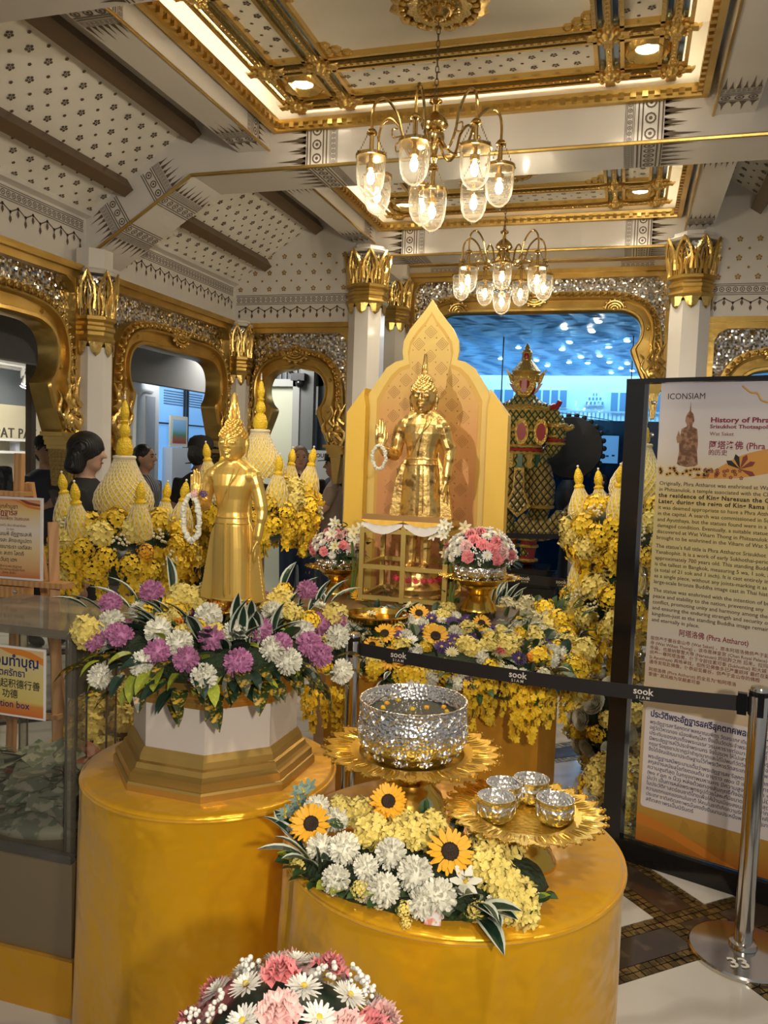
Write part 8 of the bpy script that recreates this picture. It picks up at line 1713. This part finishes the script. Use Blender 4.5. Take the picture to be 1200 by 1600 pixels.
SCALE1 = lattice('green_gold_scales', (0.02, 0.10, 0.04), (0.50, 0.34, 0.08), 46, 0.34); SCALE2 = lattice('gold_black_lattice', (0.03, 0.035, 0.02), (0.48, 0.33, 0.09), 40, 0.28)
YG = mat('guardian_gold', (0.60, 0.38, 0.08), 0.3, 0.5, bump=('voronoi', 50, 0.7, 0.01)); YR = mat('guardian_red', (0.35, 0.02, 0.02), 0.3); YGN = mat('guardian_green', (0.01, 0.09, 0.035), 0.3)
gp = thing('stone_plinth', 'stepped black plinth under the guardian giant', 'plinth', (-1.13, 9.25, 0))
for k, (w, z0, z1) in enumerate(((0.50, 0.009, 0.13), (0.45, 0.13, 0.26), (0.40, 0.26, 0.38), (0.35, 0.38, 0.46))): obj('plinth_step', MB().box((-w, -w*0.8, z0), (w, w*0.8, z1)), BLACKG, gp, smooth=False)
yk = thing('guardian_giant', 'tall gold, green and red armoured giant guardian seen from behind', 'statue', (-1.13, 9.25, 0.468))
b = MB()
def E8(hw, hd, z, yc=0, n=20): return [(hw*math.cos(2*PI*i/n), yc+hd*math.sin(2*PI*i/n), z) for i in range(n)]
b.loft([E8(0.20, 0.15, 1.24), E8(0.185, 0.14, 1.36), E8(0.25, 0.16, 1.55), E8(0.31, 0.18, 1.72), E8(0.30, 0.16, 1.80), E8(0.16, 0.11, 1.86), E8(0.10, 0.09, 1.93)])
for sg in (-1, 1):
    b.tube(spline([(sg*0.28, 0, 1.72), (sg*0.37, 0.0, 1.55), (sg*0.35, 0.05, 1.36), (sg*0.24, 0.16, 1.27)], 4), [0.10]*4+[0.095]*4+[0.08]*4+[0.06], 12)
    hand_shape(b, (sg*0.24, 0.16, 1.27), (-sg*0.9, 0.5, -0.2), (0, 0, -1), 0.16, sg, 0.3)
    b.tube(spline([(sg*0.12, 0, 1.22), (sg*0.20, 0.0, 0.95), (sg*0.22, 0.02, 0.66), (sg*0.12, 0.0, 0.35), (sg*0.10, 0.0, 0.06)], 4), [0.15]*4+[0.155]*4+[0.12]*4+[0.09]*4+[0.07], 12)
    b.ball((sg*0.11, 0.05, 0.05), (0.08, 0.16, 0.055), 10, 7)
obj('armoured_body', remesh(b, 0.018, 2), SCALE1, yk)
obj('knee_trousers', remesh(MB().tube([(0.16, 0, 1.12), (0.21, 0, 0.90), (0.22, 0.01, 0.66)], [0.16, 0.175, 0.15], 14).tube([(-0.16, 0, 1.12), (-0.21, 0, 0.90), (-0.22, 0.01, 0.66)], [0.16, 0.175, 0.15], 14), 0.018, 2), SCALE2, yk)
obj('flared_skirt', MB().lathe([(0.20, 1.30), (0.215, 1.24), (0.25, 1.12), (0.265, 1.10), (0.25, 1.09), (0.20, 1.20)], 40, sy=0.8, lobes=lambda a, i: 1+0.04*math.cos(20*a)*(i in (2, 3))), SCALE1, yk)
for z, r, mm in ((1.30, 0.205, YR), (1.34, 0.20, YG), (1.26, 0.212, YG)): obj('belt', MB().tube([(r*math.cos(2*PI*i/36), r*0.78*math.sin(2*PI*i/36), z) for i in range(36)], 0.018, 7, closed=True), mm, yk)
for k in range(9):
    a = -PI/2+(k-4)*0.42; obj('skirt_tab', MB().box((-0.028, -0.012, -0.15), (0.028, 0.012, 0)), YG if k % 2 else YGN, yk, (0.245*math.cos(a), 0.20*math.sin(a), 1.25), (0.0, 0.0, a+PI/2), smooth=False)
cl_ = [(-0.05, 1.10), (0.05, 1.10), (0.06, 0.85), (0.13, 0.68), (0.0, 0.55), (-0.13, 0.68), (-0.06, 0.85)]
lp = obj('rear_loin_panel', MB().prism(cl_, lambda p: (p[0]*1.08, -0.235, p[1]), lambda p: (p[0]*1.08, -0.20, p[1])), YG, yk, smooth=False)
obj('panel_inlay', MB().prism([(x*0.78, 0.84+(z-0.84)*0.88) for x, z in cl_], lambda p: (p[0], -0.245, p[1]), lambda p: (p[0], -0.22, p[1])), SCALE2, lp, smooth=False)
for x in (-0.20, 0.0, 0.20):
    oval = [(0.075*math.cos(q), 0.145*math.sin(q)) for q in [2*PI*i/20 for i in range(20)]]
    yy = -0.165 if x == 0 else -0.125
    pl = obj('back_medallion', MB().prism(oval, lambda p: (p[0], -0.03, p[1]), lambda p: (p[0], 0.03, p[1])), YG, yk, (x, yy, 1.50), (0.05, 0, x*1.2), smooth=False); obj('medallion_inlay', MB().prism([(p[0]*0.66, p[1]*0.66) for p in oval], lambda p: (p[0], -0.038, p[1]), lambda p: (p[0], 0, p[1])), YR, pl, smooth=False)
obj('chest_band', MB().tube([(0.26*math.cos(2*PI*i/36), 0.175*math.sin(2*PI*i/36), 1.52) for i in range(36)], 0.022, 7, closed=True), YG, yk)
obj('collar', MB().lathe([(0.31, 1.735), (0.29, 1.78), (0.20, 1.83), (0.12, 1.875), (0.115, 1.885), (0.10, 1.88)], 40, sy=0.62, lobes=lambda a, i: 1+0.03*math.cos(24*a)*(i == 0)), YG, yk)
for sg in (-1, 1):
    obj('shoulder_flame', MB().tube(spline([(sg*0.29, 0, 1.76), (sg*0.36, 0, 1.80), (sg*0.39, 0, 1.86)], 4), [0.05]*4+[0.03]*4+[0.004], 8), YR, yk)
    obj('armlet', MB().tube([(sg*0.365+0.10*math.cos(q), 0.10*math.sin(q), 1.58) for q in [2*PI*i/20 for i in range(20)]], 0.028, 7, closed=True), YG, yk)
    obj('armlet_wing', MB().tube(spline([(sg*0.44, 0, 1.56), (sg*0.50, 0, 1.55), (sg*0.55, 0, 1.585)], 4), [0.04]*4+[0.028]*4+[0.003], 8), YG, yk)
    for z, mm in ((1.46, YG), (1.42, YR), (1.38, YG)): obj('forearm_band', MB().tube([(sg*0.357+0.095*math.cos(q), 0.03+0.095*math.sin(q), z) for q in [2*PI*i/20 for i in range(20)]], 0.018, 7, closed=True), mm, yk)
    obj('boot', remesh(MB().tube([(sg*0.12, 0, 0.36), (sg*0.10, 0, 0.04)], [0.10, 0.085], 12).ball((sg*0.105, 0.06, 0.05), (0.09, 0.17, 0.06), 10, 7), 0.015, 2), YR, yk)
    for z in (0.30, 0.22, 0.06): obj('boot_band', MB().tube([(sg*0.11+0.10*math.cos(q), 0.10*math.sin(q), z) for q in [2*PI*i/20 for i in range(20)]], 0.02, 7, closed=True), YG, yk)
    obj('knee_cuff', MB().tube([(sg*0.21+0.15*math.cos(q), 0.01+0.15*math.sin(q), 0.67) for q in [2*PI*i/20 for i in range(20)]], 0.022, 7, closed=True), YG, yk)
obj('curled_train', MB().tube(spline([(0.02, -0.2, 0.50), (0.20, -0.22, 0.42), (0.38, -0.2, 0.46), (0.52, -0.18, 0.62), (0.60, -0.16, 0.72)], 5), [0.11]*5+[0.12]*5+[0.10]*5+[0.05]*5+[0.006], 12), SCALE2, yk)
obj('head', remesh(MB().ball((0, 0, 2.02), (0.12, 0.13, 0.15), 16, 10).tube([(0, 0, 1.84), (0, 0, 1.98)], [0.10, 0.09], 12).ball((0, 0.12, 1.99), (0.03, 0.03, 0.03), 8, 6).ball((0, 0.11, 1.94), (0.06, 0.03, 0.02), 8, 6), 0.012, 2), YR, yk)
obj('head_guard', MB().prism([(-0.12, 2.12), (0.12, 2.12), (0.13, 2.02), (0.06, 1.90), (0, 1.87), (-0.06, 1.90), (-0.13, 2.02)], lambda p: (p[0], -0.145+abs(p[0])*0.35, p[1]), lambda p: (p[0], -0.09, p[1])), YG, yk, smooth=False)
obj('guard_inlay', MB().box((-0.03, -0.155, 1.93), (0.03, -0.14, 2.08)), YR, yk, smooth=False)
obj('crown', MB().lathe([(0.145, 2.06), (0.155, 2.09), (0.15, 2.11), (0.165, 2.13), (0.15, 2.15), (0.165, 2.17), (0.13, 2.21), (0.10, 2.25), (0.07, 2.28), (0.06, 2.30), (0.055, 2.36), (0.06, 2.38), (0.045, 2.41), (0.02, 2.42), (0.032, 2.44), (0.018, 2.465), (0.0, 2.49)], 28), YG, yk)
obj('crown_jewel', MB().ball((0, -0.045, 2.335), (0.032, 0.02, 0.05), 10, 7), YR, yk)
for sg in (-1, 1):
    obj('ear_fin', MB().prism([(sg*0.13, 2.02), (sg*0.17, 2.05), (sg*0.225, 2.20), (sg*0.16, 2.14), (sg*0.14, 2.10)], lambda p: (p[0], -0.02, p[1]), lambda p: (p[0], 0.02, p[1])), YG, yk, smooth=False)
    obj('ear_fin', MB().prism([(sg*0.09, 1.92), (sg*0.13, 1.95), (sg*0.185, 2.04), (sg*0.14, 2.03)], lambda p: (p[0], -0.02, p[1]), lambda p: (p[0], 0.02, p[1])), YR, yk, smooth=False)
# ------------------------------------------------------------------ visitors in the background
SKIN = mat('skin', (0.36, 0.20, 0.125), 0.5); SKINL = mat('skin_light', (0.46, 0.27, 0.19), 0.5)
HAIRB = mat('black_hair', (0.006, 0.005, 0.005), 0.45, bump=('wavex', 40, 0.5, 0.01)); HAIRY = mat('dark_blonde_hair', (0.20, 0.12, 0.05), 0.5, bump=('wavex', 40, 0.5, 0.01))
EYE_D = mat('eye_dark', (0.01, 0.008, 0.006), 0.3); LIP = mat('lip', (0.28, 0.09, 0.07), 0.5)
CL = {'black': mat('black_cloth', (0.008, 0.008, 0.010), 0.8), 'navy': mat('navy_cloth', (0.010, 0.013, 0.028), 0.8), 'pattern': mat('dark_floral_cloth', (0.010, 0.014, 0.022), 0.8, mix=('noise', 16, (0.05, 0.065, 0.075), 0.52, 0.6)),
      'stripe': mat('striped_cloth', (0.03, 0.035, 0.045), 0.8, mix=('wavex', 10, (0.25, 0.26, 0.28), 0.6, 0.75)), 'beige': mat('beige_cloth', (0.25, 0.19, 0.15), 0.8), 'sand': mat('sand_cloth', (0.30, 0.22, 0.15), 0.8), 'jeans': mat('denim', (0.015, 0.035, 0.09), 0.8), 'white': mat('white_cloth', (0.4, 0.4, 0.4), 0.8)}
ARMS = {'down': [((-.185, 0, 1.385), (-.235, .02, 1.13), (-.245, -.05, .90), (0, -.1, -1)), ((.185, 0, 1.385), (.235, .02, 1.13), (.245, -.05, .90), (0, -.1, -1))],
        'phone': [((-.185, 0, 1.385), (-.225, -.02, 1.12), (-.10, -.26, 1.17), (.3, -.8, .35)), ((.185, 0, 1.385), (.235, .02, 1.13), (.14, -.22, 1.12), (-.4, -.8, .2))],
        'wave': [((-.185, 0, 1.385), (-.235, .02, 1.13), (-.245, -.05, .90), (0, -.1, -1)), ((.185, 0, 1.385), (.235, -.10, 1.18), (.20, -.27, 1.38), (0, -.1, 1))]}
PB_CACHE = {}
def torso_rings(g): 
    return [[(w*g*math.cos(2*PI*i/20), y+d*g*math.sin(2*PI*i/20), z) for i in range(20)] for z, w, d, y in ((.86, .155, .11, .01), (.96, .165, .115, .01), (1.06, .14, .098, .0), (1.18, .155, .105, 0), (1.30, .175, .112, 0), (1.38, .17, .095, .01), (1.43, .10, .07, .015), (1.455, .055, .055, .015))]
def person_meshes(pose):
    if pose in PB_CACHE: return PB_CACHE[pose]
    b = MB().loft(torso_rings(0.97)); b.tube([(0, .015, 1.42), (0, 0.0, 1.53)], [.052, .050], 10)
    b.ball((0, 0.0, 1.60), (.072, .092, .105), 16, 11); b.ball((0, -.03, 1.535), (.052, .055, .05), 12, 8)
    b.tube([(0, -.09, 1.61), (0, -.108, 1.578), (0, -.102, 1.570)], [.010, .015, .014], 7)
    for s in (-1, 1):
        b.ball((s*.074, .012, 1.59), (.012, .02, .03), 8, 6)
        b.tube(spline([(s*.085, 0, .90), (s*.095, -.012, .50), (s*.09, .02, .28), (s*.085, .02, .07)], 4), [.085]*2+[.075]*3+[.055]*4+[.05]*3+[.036], 12); b.ball((s*.09, -.05, .035), (.04, .115, .035), 10, 7)
    sl = MB().loft(torso_rings(1.10)); 
    for k, (a, e, w, d) in enumerate(ARMS[pose]):
        b.tube(spline([a, e, w], 4), [.050, .048, .046, .043, .040, .038, .034, .030, .027], 10)
        hand_shape(b, w, d, (-1 if k else 1, 0.1, 0) if pose != 'wave' or k == 0 else (0, -1, 0), 0.17, 1 if k else -1, 0.25)
        A, E_ = Vector(a), Vector(e); sl.tube([A*1.0+Vector((0, 0, .01)), A.lerp(E_, .35), A.lerp(E_, .72)], [.066, .064, .062], 12)
    body = remesh(b, 0.0105, 2, 0.5, 'person_body'); shirt = remesh(sl, 0.016, 3, 0.5, 'shirt')
    t = MB().loft([[(w*math.cos(2*PI*i/20), .01+d*math.sin(2*PI*i/20), z) for i in range(20)] for z, w, d in ((.80, .165, .118), (.92, .178, .126), (1.00, .172, .12))])
    for s in (-1, 1): t.tube([(s*.085, 0, .88), (s*.095, -.01, .50), (s*.09, .02, .10)], [.098, .078, .062], 14)
    tro = remesh(t, 0.018, 3, 0.5, 'trousers')
    PB_CACHE[pose] = (body, shirt, tro); return PB_CACHE[pose]
SHOE = None
def person(label, loc, rz, H, pose, top, bottom, hair='short', hcol=None, hat=None, skin=SKIN, tilt=0.0, phone=False, bag=False):
    global SHOE
    t = thing('person', label, 'person', loc, rz, scale=H/1.70); body, shirt, tro = person_meshes(pose)
    hcol = hcol or HAIRB
    bo = obj('body', body.copy(), skin, t)
    obj('shirt', shirt.copy(), CL[top], t); obj('trousers', tro.copy(), CL[bottom], t)
    for s in (-1, 1):
        if SHOE is None: SHOE = remesh(MB().ball((0, -.05, .038), (.047, .125, .042), 12, 8).ball((0, .03, .05), (.045, .05, .05), 10, 7), 0.01, 2)
        obj('shoe', SHOE, CL['black'], t, (s*.09, 0, 0))
        obj('eye', MB().ball((s*.030, -.082, 1.607), (.011, .007, .006), 8, 6), EYE_D, bo); obj('eyebrow', MB().tube([(s*.014, -.090, 1.625), (s*.030, -.088, 1.632), (s*.048, -.075, 1.624)], .0038, 5), hcol, bo)
    obj('mouth', MB().ball((0, -.086, 1.543), (.022, .006, .0055), 8, 6), LIP, bo)
    h = MB()
    if hair in ('short', 'bushy', 'long', 'bob'):
        g = 1.22 if hair == 'bushy' else 1.0
        h.ball((0, .018, 1.632), (.084*g, .094*g, .088*g), 16, 10); h.ball((0, .045, 1.585), (.082*g, .070*g, .085*g), 14, 9)
        if hair in ('long', 'bob', 'bushy'):
            zb = 1.36 if hair == 'long' else 1.48
            for s in (-1, 0, 1): h.tube([(s*.055, .045, 1.60), (s*.065, .065, 1.5), (s*.06, .07, zb)], [.05*g, .05*g, .035], 10)
        obj('hair', remesh(h, 0.011, 2), hcol, t)
    if hat:
        c = MB().lathe([(.094, 1.64), (.095, 1.67), (.085, 1.71), (.05, 1.735), (0, 1.742)], 24, sy=1.12); cp = obj('cap', c, CL['black'], t)
        v = MB(); pts = [(.09*math.cos(q), -.07-.10*math.sin(q), 1.645-.012*math.sin(q)) for q in [PI*i/12 for i in range(13)]]
        v.add(pts+[(x, y, z+.008) for x, y, z in pts], [tuple(range(13)), tuple(range(25, 12, -1))]+[(i, i+1, 14+i, 13+i) for i in range(12)]); obj('visor', v, CL['black'], cp, smooth=False)
    if phone: obj('phone', MB().box((-.036, -.004, -.07), (.036, .004, .07)), BLACKG, t, (-.07, -.335, 1.235), (-0.5, 0, 0.2), smooth=False)
    if bag: obj('bag_strap', MB().tube(spline([(.15, -.10, 1.36), (0, -.125, 1.2), (-.14, -.10, 1.02)], 5), .008, 6), CL['black'], t)
    return t
person('bushy-haired visitor in black standing before the side column', (-3.17, 4.28, 0), math.radians(105), 1.70, 'down', 'black', 'black', 'bushy', skin=SKINL)
person('visitor in black cap and navy shirt looking at a phone in the first arch', (-4.55, 5.60, 0), math.radians(62), 1.69, 'phone', 'navy', 'black', 'short', hat=True, phone=True)
person('visitor in dark patterned shirt cut by the picture edge', (-4.20, 4.48, 0), math.radians(80), 1.80, 'phone', 'pattern', 'sand', 'short')
person('short-haired visitor in striped shirt seen past the jasmine tower', (-3.95, 6.10, 0), math.radians(95), 1.66, 'down', 'stripe', 'black', 'short')
person('visitor in black visor cap and sand top facing the picture edge', (-3.52, 6.33, 0), math.radians(-80), 1.58, 'down', 'sand', 'black', 'short', hat=True, skin=SKINL)
person('broad visitor in black with back turned, behind the smooth gold Buddha', (-3.22, 5.75, 0), math.radians(170), 1.72, 'down', 'black', 'black', 'short', hat=True)
person('dark blonde visitor facing the shrine in the narrow arch', (-2.98, 7.20, 0), math.radians(30), 1.70, 'down', 'black', 'jeans', 'bob', HAIRY, skin=SKINL)
person('long-haired visitor in black cap and beige top waving a hand', (-2.54, 6.98, 0), math.radians(-75), 1.64, 'wave', 'beige', 'jeans', 'long', hat=True, skin=SKINL, bag=True)
person('dark-haired visitor in black behind the waving one', (-2.80, 7.75, 0), math.radians(160), 1.66, 'down', 'black', 'black', 'short')
person('dark-haired attendant in white behind the far counter', (-0.33, 11.60, 0), math.radians(-60), 1.48, 'down', 'white', 'black', 'short', skin=SKINL)
# no piece deeper than thing > part > sub-part
def depth_chain(o):
    c = [o]
    while c[-1].parent is not None: c.append(c[-1].parent)
    return c[::-1]
todo = [(o, depth_chain(o)) for o in S.objects if o.parent is not None]
for o, c in todo:
    if len(c) > 3:
        M = Matrix.Identity(4)
        for q in c[2:]: M = M @ q.matrix_basis
        c.append(M)
for o, c in todo:
    if isinstance(c[-1], Matrix): o.parent = c[1]; o.matrix_parent_inverse = Matrix.Identity(4); o.matrix_basis = c[-1]
bpy.data.scenes.remove(SCRATCH)
